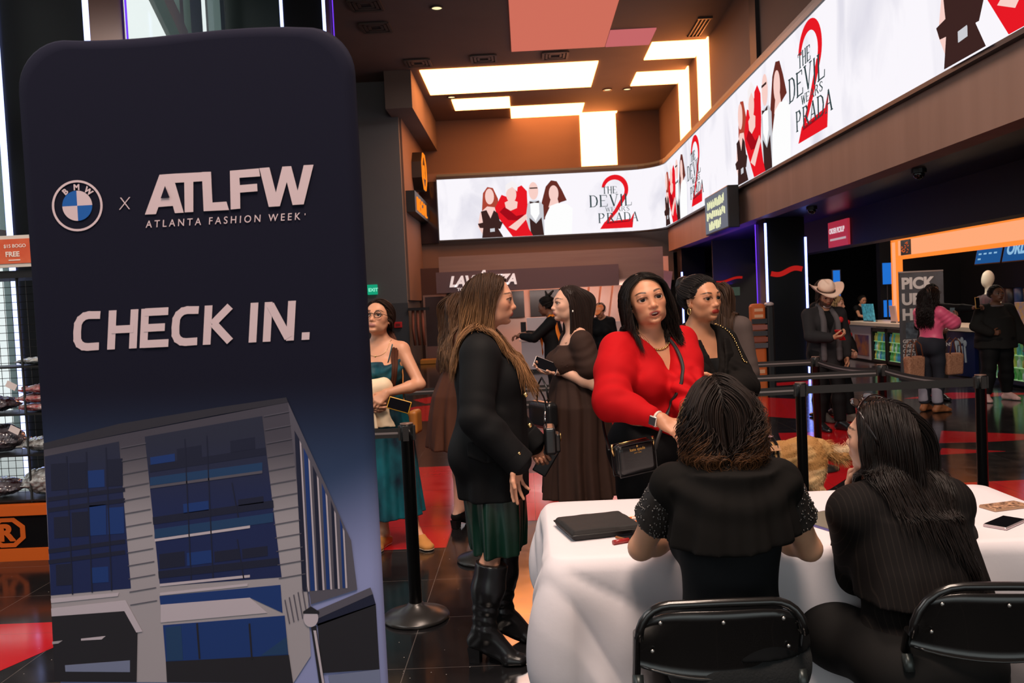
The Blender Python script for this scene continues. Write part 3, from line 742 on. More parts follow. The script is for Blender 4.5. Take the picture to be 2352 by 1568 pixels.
struct('wall_back', MB().span((-9, 28.9, 0), (13, 29.2, 8)), M_WALL)
struct('wall_right', MB().span((4.8, 4.5, 5.76), (5.1, 28.9, 8)), M_WALL)
struct('wall_far_right', MB().span((12.5, -9, 0), (12.8, 28.9, 8)), M_DARK)
w_ = MB(); w_.span((5.05,16.70,5.76),(4.72,17.15,8)); struct('trim_1', w_, M_DARK)
struct('wall_fascia', MB().span((4.5, 4.5, 3.06), (4.8, 26.2, 3.76)), M_FASC)
struct('ceiling_soffit', MB().span((4.8, 4.5, 3.06), (12.5, 28.9, 3.3)), mat('soffit_navy_gloss', (.012,.012,.022), .32, spec=.5))
struct('ceiling_beam', MB().span((6.0, 5, 2.42), (6.35, 28.9, 3.06)), M_DARK)
struct('wall_mezzanine', MB().span((4.55, 4.3, 3.06), (12.5, 4.5, 8)), M_DARK)
# back of the lobby: band that carries the screen, pillar, side wall, boxed beam
struct('wall_band', MB().span((-3.3, 27.15, 2.2), (4.8, 28.9, 5.95)), M_WALL)
struct('wall_pillar', MB().span((-4.45, 23.6, 1.83), (-3.32, 28.9, 8)), M_GREY)
struct('wall_pillar_base', MB().span((-4.46, 23.59, 0), (-3.31, 28.9, 1.83)), M_GREYD)
struct('wall_side', MB().span((-3.32, 23.75, 1.9), (-3.26, 28.9, 7.3)), M_WALL)
struct('ceiling_bulkhead', MB().span((-3.5, 22.6, 7.0), (-2.78, 28.9, 8)), M_CEIL)
struct('wall_far', MB().span((-3.3, 26.4, 0), (-2.2, 26.6, 2.9)), mat('maroon_wall', lin(52,34,34), .7))
struct('wall_rear_right', MB().span((4.6, 28.4, 0), (12.5, 28.9, 3.06)), M_BLACK)
# the left side: black cladding between the windows, tall glazing
struct('wall_left', MB().span((-5.6, 15.5, 0), (-4.0, 15.9, 8)), mat('green_black_cladding', (.012,.020,.018), .35))
struct('wall_left_far', MB().span((-5.6, 15.9, 0), (-5.3, 28.9, 8)), M_GREYD)
fr = mat('grey_window_steel', lin(110,130,128), .4, .3)
def window(n, y0, y1, z0, z1, bars, rails, braces=()):
    g = MB().span((-5.245, y0, z0), (-5.235, y1, z1)).build('window_%d' % n, M_GLASS); g['kind'] = 'structure'
    b = MB(); w = .07
    for y, ww in bars: b.span((-5.34, y - ww/2, z0), (-5.12, y + ww/2, z1))
    for z in rails: b.span((-5.33, y0, z - w/2), (-5.13, y1, z + w/2))
    for (ya, za, yb, zb) in braces:
        d = V(0, yb-ya, zb-za); L = np.linalg.norm(d); a = math.atan2(zb-za, yb-ya); b.box((-5.2, (ya+yb)/2, (za+zb)/2), (.22, L, .30), Rx(a))
    b.build('window_frame', fr, g)
M_GLASS = mat('glass', (.95,1,.98), .02, spec=.5, alpha=.12)
window(1, 4.0, 9.9, .4, 7.9, [(4.0,.12),(5.6,.1),(7.2,.1),(8.6,.1),(9.9,.3)], [.4, 2.55, 3.75, 5.4, 7.86], [(8.4,4.6,7.6,3.3)])
window(2, 9.9, 15.5, 2.4, 7.9, [(13.15,.14),(13.75,.50),(15.0,.22)], [2.4, 4.4, 7.86], [(11.6,7.0,13.2,6.0)])
struct('wall_sill', MB().span((-5.5, 9.9, 0), (-5.0, 15.5, 2.4)), M_DARK)
struct('wall_left_near', MB().span((-5.5, -9, 0), (-5.1, 4.0, 8)), M_DARK)
struct('trim_2', MB().span((-9, -9, 5.2), (13, -8.7, 8)), M_DARK)

# ------------------------------------------------------------------ clad columns with light tubes
M_TUBE = emat('blue_white_tube', (.42,.50,1.0), 3.0); M_TUBEB = emat('violet_tube', (.20,.05,1.0), 1.0); M_TUBER = emat('blue_tube', (.22,.28,1.0), 5.5)
M_CLAD = mat('black_gloss_cladding', (.005,.005,.006), .28, spec=.16)
def column(x0, x1, y0, y1, z1, mats, label, sides='lrb', zb=.18, tops=(), rr_=.028):
    c = empty('light_column', ((x0+x1)/2, y0, 0)); tag(c, label, 'column', 'black columns with light tubes')
    o = V((x0+x1)/2, y0, 0)
    MB().span(V(x0,y0,0)-o, V(x1,y1,z1)-o).build('cladding', M_CLAD, c)
    for sd, m, zt in zip(sides, mats, list(tops) + [z1-.05]*3):
        r = rr_ if m is not M_TUBEB else .011
        if sd == 'l': a = V(x0-.01, y0-.02, 0)
        if sd == 'r': a = V(x1+.01, y0-.02, 0)
        if sd == 'b': a = V(x1+.02, y1, 0)
        if sd == 'c': a = V(x0-.02, y1, 0)
        MB().tube([a+V(0,0,zb)-o, a+V(0,0,(zb+zt)/2)-o, a+V(0,0,zt)-o], r, 8).build('light_tube', m, c)
column(-4.88, -4.03, 8.0, 8.8, 7.95, [M_TUBE, M_TUBE, M_TUBEB], 'black gloss column with white-blue light tubes behind the snack rack')
column(-4.06, -3.33, 15.0, 15.7, 7.95, [M_TUBE, M_TUBE, M_TUBEB], 'black column with light tubes showing over the right shoulder of the check-in banner')
column(4.68, 5.42, 16.35, 17.0, 3.05, [M_TUBER, M_TUBER, M_TUBEB], 'black column with blue light tubes beside the snack totem under the mezzanine', 'lrc', .04, (2.96, 2.66), .023)
column(4.62, 5.3, 24.8, 25.5, 3.05, [M_TUBER], 'black column with a blue tube rising behind the heads of the women in red and black', 'l', .3, (2.36,), .026)

# ------------------------------------------------------------------ ceiling light panels and fittings
M_AMB = emat('amber_panel', (1.0, .30, .080), 12.5)
M_PINK = emat('dim_pink_panel', (.62, .155, .105), 1.0)
M_PINK2 = emat('dim_rose_panel', (.62, .15, .155), .9)
def panel(lo, hi, m, label, wall=False, extra=None, lip=.03, name='ceiling_light'):
    lo, hi = np.minimum(V(*lo), V(*hi)), np.maximum(V(*lo), V(*hi)); c = (lo + hi) / 2
    e = empty(name, c); tag(e, label, 'light', 'glowing panels of the lobby ceiling')
    b = MB().span(lo - c, hi - c)
    if extra is not None: b.span(V(*extra[0]) - c, V(*extra[1]) - c)
    b.build('diffuser', m, e)
    return e
Z0, Z1 = 7.97, 8.0
panel((-2.55,22.68,Z0),(2.22,25.25,Z1), M_AMB, 'long white-hot rectangular ceiling panel, largest of the lit ones')
panel((-1.99,26.0,Z0),(-.21,27.38,Z1), M_AMB, 'small lit ceiling panel at the left end of the stepped row')
panel((-.21,27.3,Z0),(2.17,28.9,Z1), M_AMB, 'lit ceiling panel in the middle of the stepped row above the back wall')
panel((2.17,28.68,Z0),(3.37,28.9,Z1), M_AMB, 'lit panel that folds from the ceiling down the back wall', extra=((2.11,28.87,6.03),(3.33,28.9,8.0)))
panel((3.44,21.3,Z0),(4.8,22.75,Z1), M_AMB, 'nearer L-shaped lit panel bending down the right upper wall', extra=((4.77,21.1,6.2),(4.8,22.42,8.0)))
panel((3.41,24.0,Z0),(4.8,25.4,Z1), M_AMB, 'farther L-shaped lit panel bending down the right upper wall', extra=((4.77,23.64,6.2),(4.8,25.08,8.0)))
panel((-.07,15.0,Z0),(2.27,21.4,Z1), M_PINK, 'large dim salmon-pink ceiling panel')
panel((2.29,20.2,Z0),(3.38,21.42,Z1), M_PINK2, 'small dim rose ceiling panel at the corner of the large pink one')
M_VENT = mat('vent_metal', lin(70,62,58), .5, .4); M_VD = mat('vent_hole', (.006,.005,.005), .8)
def vent(x, y, w, d, label, kind='diffuser'):
    e = empty('ceiling_vent', (x, y, 8.0)); tag(e, label, 'vent', 'air vents of the lobby ceiling')
    b = MB()
    if kind == 'diffuser':
        for k, (a, z) in enumerate(((1,-.03),(.72,-.022),(.45,-.015))):
            for sx, sy, lx, ly in ((0,1,w*a,.06),(0,-1,w*a,.06),(1,0,.06,d*a),(-1,0,.06,d*a)): b.box((sx*w*a/2, sy*d*a/2, z), (lx, ly, .03))
    else:
        for k in range(4): b.box(((k-1.5)*w/4, 0, -.02), (.03, d, .03))
        for s in (1,-1): b.box((0, s*d/2, -.02), (w, .05, .04))
    b.build('vent_frame', M_VENT, e); MB().box((0,0,-.006), (w*.95, d*.95, .008)).build('vent_opening', M_VD, e)
vent(-2.5,21.97,.62,.62,'square ceiling diffuser, leftmost of the row of three before the long light panel')
vent(-.79,21.9,.62,.62,'square ceiling diffuser in the middle of the row of three')
vent(1.05,21.95,.62,.62,'square ceiling diffuser under the pink panel, rightmost of the row of three')
vent(4.41,20.3,.34,1.3,'long slotted ceiling vent beside the right upper wall','slot')
vent(-3.04,17.7,.62,.62,'dark square ceiling vent nearest the top edge above the banner','diffuser')
vent(-3.08,19.1,.62,.62,'dark square ceiling vent second from the top edge above the banner','diffuser')
M_BULB = emat('downlight_glow', (1.0,.80,.42), 1.3)
for x, y, lb in ((-1.6,18.1,'small glowing round downlight left of the pink ceiling panel'),(-1.96,25.67,'small round downlight between the long lit panel and the stepped row'),(2.76,25.75,'small round downlight near the farther L-shaped panel, left of its pair'),(3.36,25.8,'small round downlight near the farther L-shaped panel, right of its pair')):
    e = empty('downlight', (x, y, 8.0)); tag(e, lb, 'light', 'round downlights')
    MB().lathe([(.11,-.03),(.14,-.03),(.14,0),(.11,0)], n=16, cap=False).build('ring', M_VENT, e); MB().lathe([(.001,-.012),(.11,-.012),(.11,-.004)], n=16).build('bulb', M_BULB, e)
for x, y, z, lb in ((4.95,10.6,3.06,'black dome camera under the mezzanine edge, nearer one'),(4.98,14.6,3.06,'black dome camera under the mezzanine edge, farther one')):
    e = empty('dome_camera', (x, y, z)); tag(e, lb, 'camera', 'dome cameras under the mezzanine')
    MB().lathe([(.09,0),(.09,-.05),(.07,-.05)], n=16).build('mount', M_BLACK, e); MB().sphere((0,0,-.06), .07, 12).build('dome', mat('smoked_dome', (.01,.01,.01), .08), e, True)
area('violet_spill', (5.3, 20.5, 1.9), (math.pi, 0, 0), .3, 26, (.13, .05, 1.0), 7.0)  # added lamp with no fitting, stands in for the tubes' glow on the soffit
# ------------------------------------------------------------------ the long LED screen: back run, rounded corner, right-hand run
def _path():
    p = [(-2.66, 27.0)] + [(x, 27.0) for x in np.linspace(-2, 3.3, 14)]
    for a in np.linspace(0, 90, 9)[1:]: p.append((3.3 + 1.2*math.sin(rad(a)), 25.8 + 1.2*math.cos(rad(a))))
    p += [(4.5, y) for y in np.linspace(25.4, 4.6, 30)]
    return np.array(p)
SP = _path(); SS = np.concatenate([[0], np.cumsum(np.linalg.norm(np.diff(SP, axis=0), axis=1))])
def s_of_y(y): return SS[-1] - (y - 4.6)
SZ0, SZ1 = 3.80, 5.72
def screen_pt(s, z, out=0.0):
    x = np.interp(s, SS, SP[:,0]); y = np.interp(s, SS, SP[:,1]); e = .15
    t = V(np.interp(s+e, SS, SP[:,0]) - np.interp(s-e, SS, SP[:,0]), np.interp(s+e, SS, SP[:,1]) - np.interp(s-e, SS, SP[:,1]), 0); t = unit(t)
    n = V(t[1], -t[0], 0)                      # into the lobby
    return V(x, y, z) + n * out
scr = empty('led_screen', (0, 27, 3.8)); tag(scr, 'long white wrap-round video screen along the back wall and the right-hand mezzanine', 'screen')
o_ = V(0, 27, 3.8)
def ribbon(name, z0, z1, out0, out1, m):
    v = []; f = []
    for i, s in enumerate(SS):
        for z, o in ((z0,out1),(z1,out1),(z1,out0),(z0,out0)): v.append(screen_pt(s, z, o) - o_)
    for i in range(len(SS)-1):
        for k in range(4): f.append((i*4+k, i*4+(k+1)%4, (i+1)*4+(k+1)%4, (i+1)*4+k))
    n = len(SS)
    return mesh_np(name, v, np.array(f + [(0,1,2,3), ((n-1)*4+3,(n-1)*4+2,(n-1)*4+1,(n-1)*4)]), m, scr, smooth_=False)
def screen_mat():
    m = bpy.data.materials.new('screen_white'); m.use_nodes = True; N = m.node_tree.nodes; L = m.node_tree.links; N.remove(N['Principled BSDF'])
    e = N.new('ShaderNodeEmission'); tc = N.new('ShaderNodeTexCoord'); mp = N.new('ShaderNodeMapping'); mp.inputs['Scale'].default_value = (.9,.9,.5); mp.inputs['Rotation'].default_value = (.6,.2,.3)
    nz = N.new('ShaderNodeTexNoise'); nz.inputs['Scale'].default_value = 1.0; nz.inputs['Detail'].default_value = 7; nz.inputs['Distortion'].default_value = .8
    cr = N.new('ShaderNodeValToRGB'); cr.color_ramp.elements[0].position = .30; cr.color_ramp.elements[0].color = (.74,.72,.80,1); cr.color_ramp.elements[1].position = .52; cr.color_ramp.elements[1].color = (.93,.90,.95,1)
    L.new(tc.outputs['Object'], mp.inputs[0]); L.new(mp.outputs[0], nz.inputs['Vector']); L.new(nz.outputs[0], cr.inputs[0]); L.new(cr.outputs[0], e.inputs[0]); e.inputs[1].default_value = 1.03
    L.new(e.outputs[0], N['Material Output'].inputs[0]); return m
ribbon('display', SZ0, SZ1, -.02, .06, screen_mat())
ribbon('screen_frame', SZ1, SZ1+.09, -.1, .10, M_BLACK); ribbon('screen_frame', SZ0-.05, SZ0, -.1, .09, M_BLACK)
ribbon('screen_cap', SZ1+.09, SZ1+.16, -.5, .09, mat('grey_cap', lin(70,82,80), .5))
SC = dict(red=emat('screen_red', (.80,.010,.018), 1.0), dark=emat('screen_dark', (.045,.018,.016), 1.0), skin=emat('screen_skin', (1.0,.66,.60), .95), hair=emat('screen_brown_hair', (.14,.028,.020), 1.0), auburn=emat('screen_auburn', (.42,.06,.035), 1.0), white=emat('screen_cloth_white', (.99,.99,.99), 1.0), grey=emat('screen_grey', (.60,.60,.64), 1.0), ink=emat('screen_ink', (.03,.055,.06), 1.0), silver=emat('screen_silver_hair', (.93,.88,.89), 1.0), dkred=emat('screen_dark_red', (.36,.004,.010), 1.0))
def poly_on_screen(name, poly, s0, w, m, out):
    """poly in figure units: u 0..1 across w metres from s0, v 0..1 of screen height"""
    b = MB(); H = SZ1 - SZ0
    b.prism(poly, lambda u, v, t: screen_pt(s0 + u*w, SZ0 + v*H, out + t) - o_, 0, .006); return b.build(name, m, scr)
def oval(cx, cy, rx, ry, n=20, a0=0, a1=360): return [(cx + rx*math.cos(rad(a)), cy + ry*math.sin(rad(a))) for a in np.linspace(a0, a1, n, endpoint=(a1-a0) < 360)]
def cast(s0, w, dz=0.0):
    P = lambda n, p, m, o: poly_on_screen(n, [(u, max(.003, v)) for u, v in p], s0, w, SC[m], o)
    a = .072
    # dark-haired woman in white at the right end
    P('long_hair', [(.70,.22),(.73,.55),(.78,.80),(.84,.90),(.90,.88),(.95,.74),(1.0,.56),(.93,.53),(.88,.48),(.80,.30)], 'hair', a); P('face', oval(.862,.68,.052,.135), 'skin', a+.016); P('neck', [(.83,.60),(.90,.60),(.92,.47),(.86,.42),(.80,.46)], 'skin', a+.009)
    P('white_jacket', [(.74,.003),(.76,.30),(.82,.48),(.90,.52),(1.0,.50),(1.06,.42),(1.04,.003)], 'white', a+.013)
    # bald man in a dinner jacket
    P('jacket', [(.565,.003),(.56,.50),(.60,.58),(.70,.58),(.745,.50),(.745,.003)], 'grey', a+.002); P('waistcoat', [(.60,.003),(.59,.30),(.66,.20),(.72,.30),(.74,.003)], 'dark', a+.018); P('shirt_front', [(.605,.55),(.70,.55),(.70,.36),(.655,.24),(.605,.36)], 'white', a+.020)
    P('bald_head', oval(.645,.74,.052,.145), 'skin', a+.010); P('spectacles', [(.605,.795),(.69,.795),(.69,.775),(.605,.775)], 'dark', a+.024); P('bow_tie', [(.60,.57),(.65,.55),(.70,.575),(.70,.535),(.65,.545),(.60,.53)], 'dark', a+.028)
    # silver-haired woman in a red gown
    P('gown', [(.40,.003),(.24,.36),(.22,.48),(.30,.70),(.36,.66),(.42,.58),(.46,.80),(.52,.84),(.575,.74),(.575,.52),(.55,.30),(.58,.12),(.62,.003)], 'red', a+.022); P('gown_shade', [(.27,.42),(.33,.50),(.45,.34),(.53,.36),(.50,.26),(.36,.28)], 'dkred', a+.026)
    P('neckline', [(.33,.57),(.40,.62),(.47,.57),(.46,.47),(.39,.43),(.34,.48)], 'skin', a+.030); P('face', oval(.405,.70,.055,.135), 'skin', a+.036); P('silver_hair', [(.34,.70),(.35,.86),(.42,.92),(.48,.84),(.47,.74),(.42,.82),(.37,.78)], 'silver', a+.040); P('forearm', [(.36,.16),(.55,.36),(.57,.30),(.44,.10)], 'skin', a+.042)
    # auburn-haired woman in a black dress
    P('long_hair', [(.08,.44),(.10,.74),(.15,.84),(.21,.82),(.26,.64),(.27,.46),(.18,.40)], 'auburn', a+.012); P('face', oval(.17,.68,.048,.13), 'skin', a+.044); P('shoulder', [(.03,.20),(.06,.42),(.14,.52),(.22,.50),(.25,.30),(.24,.2),(.08,.05)], 'skin', a+.032)
    P('black_dress', [(.07,.003),(.09,.20),(.07,.44),(.13,.46),(.17,.32),(.21,.45),(.25,.40),(.28,.20),(.25,.14),(.30,.003)], 'dark', a+.046); P('glove', [(.03,.24),(.24,.30),(.30,.24),(.27,.14),(.05,.17)], 'dark', a+.050); P('belt_buckle', [(.16,.15),(.21,.155),(.21,.10),(.16,.095)], 'grey', a+.054)
# thin-serif capitals drawn from strokes: (x0,y0,x1,y1,thickness)
def caps(ch):
    h, t = .045, .13
    G = {'T': [(.5,0,.5,1,t),(0,.97,1,.97,h),(0,.97,.03,.78,h),(1,.97,.97,.78,h),(.3,0,.7,0,h)],
     'H': [(.15,0,.15,1,t),(.85,0,.85,1,t),(.15,.52,.85,.52,h),(0,0,.3,0,h),(0,1,.3,1,h),(.7,0,1,0,h),(.7,1,1,1,h)],
     'E': [(.15,0,.15,1,t),(.15,.97,.85,.97,h),(.15,.52,.65,.52,h),(.15,.02,.9,.02,h),(.85,.97,.85,.78,h),(.9,.02,.92,.24,h),(0,0,.2,0,h),(0,1,.2,1,h)],
     'D': [(.15,0,.15,1,t),(.15,.98,.55,.98,h),(.55,.98,.82,.83,.07),(.82,.83,.92,.5,t),(.92,.5,.82,.17,t),(.82,.17,.55,.02,.07),(.15,.02,.55,.02,h),(0,0,.2,0,h),(0,1,.2,1,h)],
     'V': [(.1,1,.52,0,t),(.9,1,.52,0,h),(-.05,1,.28,1,h),(.75,1,1.05,1,h)], 'I': [(.5,0,.5,1,t*1.0),(.3,0,.7,0,h),(.3,1,.7,1,h)],
     'L': [(.15,0,.15,1,t),(.15,.02,.85,.02,h),(.85,.02,.9,.28,h),(0,1,.3,1,h),(0,0,.2,0,h)],
     'W': [(.05,1,.3,0,t),(.3,0,.5,.95,h),(.5,.95,.72,0,t),(.72,0,.97,1,h),(-.05,1,.18,1,h),(.86,1,1.06,1,h)],
     'A': [(.08,0,.5,1,h),(.5,1,.9,0,t),(.22,.36,.74,.36,h),(-.04,0,.2,0,h),(.76,0,1.04,0,h)],
     'R': [(.15,0,.15,1,t),(.15,.98,.6,.98,h),(.6,.98,.8,.78,t),(.8,.78,.6,.53,.09),(.15,.52,.6,.52,h),(.5,.52,.95,0,t),(0,0,.3,0,h),(0,1,.2,1,h)],
     'P': [(.15,0,.15,1,t),(.15,.98,.6,.98,h),(.6,.98,.82,.75,t),(.82,.75,.6,.48,.09),(.15,.47,.6,.47,h),(0,0,.32,0,h),(0,1,.2,1,h)],
     'S': [(.82,.78,.75,.95,h),(.75,.95,.4,.98,.06),(.4,.98,.15,.78,.1),(.15,.78,.5,.52,t),(.5,.52,.85,.25,t),(.85,.25,.6,.02,.1),(.6,.02,.25,.04,.06),(.25,.04,.14,.25,h)]}
    return G[ch]
def serif_word(word, s0, v0, wch, hch, m, out, gap=.18):
    b = MB(); H = SZ1 - SZ0; s = s0
    for ch in word:
        w = wch * (.42 if ch == 'I' else 1.15 if ch == 'W' else 1.0)
        for x0, y0, x1, y1, t in caps(ch):
            p0, p1 = V(x0*w, y0*hch), V(x1*w, y1*hch); d = unit(p1 - p0); n = V(-d[1], d[0]) * t*hch*.5
            q = [p0+n, p0-n, p1-n, p1+n]
            b.prism([(k[0], k[1]) for k in q], lambda u, v, tt: screen_pt(s + u, SZ0 + v0*H + v, out + tt) - o_, 0, .006)
        s += w + gap*wch
    return b.build('title_letters', m, scr)
def numeral(s0, w):
    """tall red 2: hook, sweeping diagonal, heavy base"""
    P = lambda p, m, o: poly_on_screen('red_numeral', p, s0, w, SC[m], o)
    top = oval(.46,.70,.36,.235,22,170,-38); inn = oval(.44,.68,.27,.175,22,-30,165)
    P(top + [(.50,.33)] + [(.42,.34)] + inn, 'red', .150)
    P([(.745,.56),(.50,.33),(.20,.12),(.05,.06),(.10,.12),(.42,.36),(.66,.60)], 'red', .150)
    P([(.02,.055),(.15,.17),(.86,.20),(.96,.30),(.90,.055)], 'red', .152); P([(.20,.135),(.80,.155),(.86,.175),(.20,.155)], 'dkred', .160)
def title(s0, w, m='ink'):
    H = SZ1 - SZ0; k = w / 1.62
    serif_word('THE', s0+.42*k, .63, .14*k, .115*H, SC[m], .164); serif_word('DEVIL', s0+.0*k, .42, .27*k, .19*H, SC[m], .164)
    serif_word('WEARS', s0+.50*k, .335, .135*k, .07*H, SC[m], .164); serif_word('PRADA', s0+.26*k, .155, .23*k, .155*H, SC[m], .164)
    numeral(s0+.28*k, 1.2*k)
cast(1.16, 2.95); title(4.82, 1.62)
for k, (yg, yt, wg) in enumerate(((26.05, 22.0, 3.3), (17.35, 13.6, 3.35), (9.0, 6.0, 3.35))):
    if k < 3: cast(s_of_y(yg), wg)
    if k < 2: title(s_of_y(yt), 1.9)
# ------------------------------------------------------------------ check-in banner
def lmix(m, c2, d, p0, p1):
    """printed colour blend along direction d (object space)"""
    nt = m.node_tree; N = nt.nodes; L = nt.links; b = N['Principled BSDF']
    tc = N.new('ShaderNodeTexCoord'); dp = N.new('ShaderNodeVectorMath'); dp.operation = 'DOT_PRODUCT'; dp.inputs[1].default_value = d; L.new(tc.outputs['Object'], dp.inputs[0])
    mr = N.new('ShaderNodeMapRange'); mr.interpolation_type = 'SMOOTHSTEP'; mr.inputs[1].default_value = p0; mr.inputs[2].default_value = p1; L.new(dp.outputs['Value'], mr.inputs[0])
    mx = N.new('ShaderNodeMix'); mx.data_type = 'RGBA'; L.new(mr.outputs[0], mx.inputs['Factor'])
    if b.inputs['Base Color'].is_linked: L.new(b.inputs['Base Color'].links[0].from_socket, mx.inputs[6])
    else: mx.inputs[6].default_value = b.inputs['Base Color'].default_value
    mx.inputs[7].default_value = (*c2, 1); L.new(mx.outputs[2], b.inputs['Base Color']); return m
BX0, BX1, BY, BZ1 = -1.297, -.414, 2.2, 2.345
ban = empty('check_in_banner', ((BX0+BX1)/2, BY, 0)); tag(ban, 'tall navy stretch-fabric check-in banner with a printed office building', 'banner')
ob_ = V((BX0+BX1)/2, BY, 0)
M_BAN = mat('navy_fabric_print', lin(27,27,43), .85, spec=.10)
lmix(M_BAN, lin(58,76,112), (0,0,-1), -1.45, -1.08); lmix(M_BAN, lin(150,156,205), (.42,0,-1), -1.06, -.72)
def banner_body():
    R = .125; w = (BX1-BX0)/2; out = []
    P = [(-w, .02), (w, .02)] 
    per = [(w-R*0, .03)] + [(w-R+R*math.cos(rad(a)), BZ1-R+R*math.sin(rad(a))) for a in np.linspace(0, 90, 10)] + [(x, BZ1 + .006*math.sin(x*9)) for x in np.linspace(w-R, -w+R, 14)[1:-1]] + [(-w+R+R*math.cos(rad(a)), BZ1-R+R*math.sin(rad(a))) for a in np.linspace(90, 180, 10)] + [(-w, .03)]
    per = np.array(per); cx = V(0, 1.2); rings = []
    for y, ins in ((.018,.010),(.0,0),(-.018,.010),(-.021,.03)):
        rings.append([(p[0] - np.sign(p[0])*ins*min(1,abs(p[0])/.1), y, p[1] - (ins if p[1] > .5 else 0)) for p in per])
    rings = rings[::-1]; n = len(per); v = [q for r in rings for q in r]; f = []
    for i in range(3):
        for k in range(n-1): f.append((i*n+k, i*n+k+1, (i+1)*n+k+1, (i+1)*n+k))
    b = MB(); b._add(v, f + [tuple(range(n))[::-1], tuple(3*n + k for k in range(n))]); return b
banner_body().build('fabric_cover', M_BAN, ban, True)
b = MB(); b.span(V(-.43,-.2,0), V(-.37,.2,.025)); b.span(V(.37,-.2,0), V(.43,.2,.025)); b.build('foot', M_DARK, ban)
M_INK = mat('pale_pink_print', lin(222,196,202), .8); M_BLUE = mat('blue_print', lin(10,92,176), .8)
# print coordinates (u right, v down) -> fabric plane
def bp(u, v, t=0.0, z=0.0):
    return V(1.15375e-3*u - 7.23e-5*v - 1.33734, BY - .0225 - z - t, -5.3155e-5*u - 1.14562e-3*v + 2.4622) - ob_
def bpr(poly, m, name, lay=0, label=None):
    b = MB(); b.prism(poly, lambda u, v, t: bp(u, v, t, lay*.0004), 0, .0004); return b.build(name, m, ban, label=label)
# roundel
cx, cy = 190, 471
def ring(r0, r1, m, name, lay):
    b = MB(); n = 48
    v = [bp(cx + r*math.cos(2*PI*k/n), cy + r*math.sin(2*PI*k/n), t, lay*.0004) for t in (0,.0005) for r in (r0, r1) for k in range(n)]
    f = [(k,(k+1)%n,n+(k+1)%n,n+k) for k in range(n)] + [(2*n+k,2*n+(k+1)%n,3*n+(k+1)%n,3*n+k) for k in range(n)]
    b._add(v, f); return b.build(name, m, ban)
ring(52.5, 57.5, M_INK, 'roundel_ring', 1)
for a0, m in ((0, M_BLUE), (90, M_INK), (180, M_BLUE), (270, M_INK)):
    bpr([(cx, cy)] + [(cx + 34*math.cos(rad(a-3)), cy + 34*math.sin(rad(a-3))) for a in np.linspace(a0, a0+90, 14)], m, 'roundel_quarter', 1)
for ch, a in (('B', -131), ('M', -92), ('W', -52)):
    ar = rad(a); u_ = V(-math.sin(ar), math.cos(ar)); o2 = V(cx + 35.5*math.cos(ar), cy + 35.5*math.sin(ar)); r2 = V(math.cos(ar), math.sin(ar))
    text_mesh(ch, 'roundel_letter', M_INK, ban, lambda x, y, t: bp(*(o2 + u_*x + r2*y), t, .0004), 18, .7, .0006, 'CENTER')
sl = -.05
def flat_text(body, x, y, size, m, bold=0, sp=1.0, sx=1.0, name='letters', shear=0, al='LEFT'):
    return text_mesh(body, name, m, ban, lambda u, v, t: bp(x + u + v*.05, y + u*sl - v, t, .0004), size, bold, .0006, al, sp, shear, sx)
flat_text('X', 283, 481, 42, M_INK, -.8, 1, .95)
def strokes(x, y, paths, w=17.5):
    b = MB()
    for j, pth in enumerate(paths):
        P = np.array(pth, float); n = len(P)
        for i in range(n-1):
            d = unit(P[i+1]-P[i]); nn = V(-d[1], d[0])*w/2; e0 = d*(w/2 if i > 0 else 0)*.45; e1 = d*(w/2 if i < n-2 else 0)*.45
            q = [P[i]-e0+nn, P[i]-e0-nn, P[i+1]+e1-nn, P[i+1]+e1+nn]; b.prism([(k[0],k[1]) for k in q], lambda u, v, t: bp(x+u+v*.05, y+u*sl-v, t, (.0004 + i*.00003 + j*.0004)), 0, .0004)
    return b.build('letter', M_INK, ban)
Cp = [[(60,9),(34,8.5)] + [(34-25+25*math.cos(rad(a))*1.0, 34+25*math.sin(rad(a))) for a in ()] + [(24,10),(15,16),(10,26),(9,44),(10,62),(15,72),(24,79),(34,81),(60,80)]]
for lx, pth in ((0,Cp),(79,[[(9,0),(9,89)],[(59,0),(59,89)],[(9,45),(59,45)]]),(153,[[(9,0),(9,89)],[(9,81),(62,81)],[(9,45),(56,45)],[(9,8.5),(66,8.5)]]),(224,Cp),(297,[[(9,0),(9,89)],[(58,85),(20,46)],[(22,48),(62,5)]]),(401,[[(9,0),(9,90)]]),(433,[[(9,0),(9,90)],[(62,0),(62,90)],[(13,84),(58,6)]]),(521,[[(9,0),(9,17)]])): strokes(177+lx, 801+lx*sl, pth)
flat_text('ATLANTA FASHION WEEK', 345, 521, 23, M_INK, .1, 1.52, .90); flat_text("'", 703, 500, 14, M_INK, .3)
_ll = [1]
def logo(poly): _ll[0] += 1; bpr([(x, y) for x, y in poly], M_INK, 'logo_letter', _ll[0])
k_ = lambda pts: [(x/1.96, y/1.96) for x, y in pts]
logo(k_([(673,963),(738,788),(795,784),(845,955),(806,957),(797,925),(733,930),(722,961)])); bpr(k_([(745,892),(764,838),(785,889)]), M_BAN, 'logo_counter', 9)
logo(k_([(795,784),(966,776),(968,815),(805,824)])); logo(k_([(848,821),(888,819),(888,952),(850,954)]))
logo(k_([(926,777),(966,776),(973,911),(1035,907),(1046,944),(934,949)]))
logo(k_([(1050,772),(1178,762),(1183,797),(1092,803),(1094,835),(1170,829),(1172,862),(1095,868),(1096,938),(1054,942)]))
logo(k_([(1180,761),(1224,758),(1253,868),(1281,755),(1320,753),(1349,861),(1375,749),(1418,747),(1376,920),(1327,923),(1301,822),(1271,928),(1222,931)]))
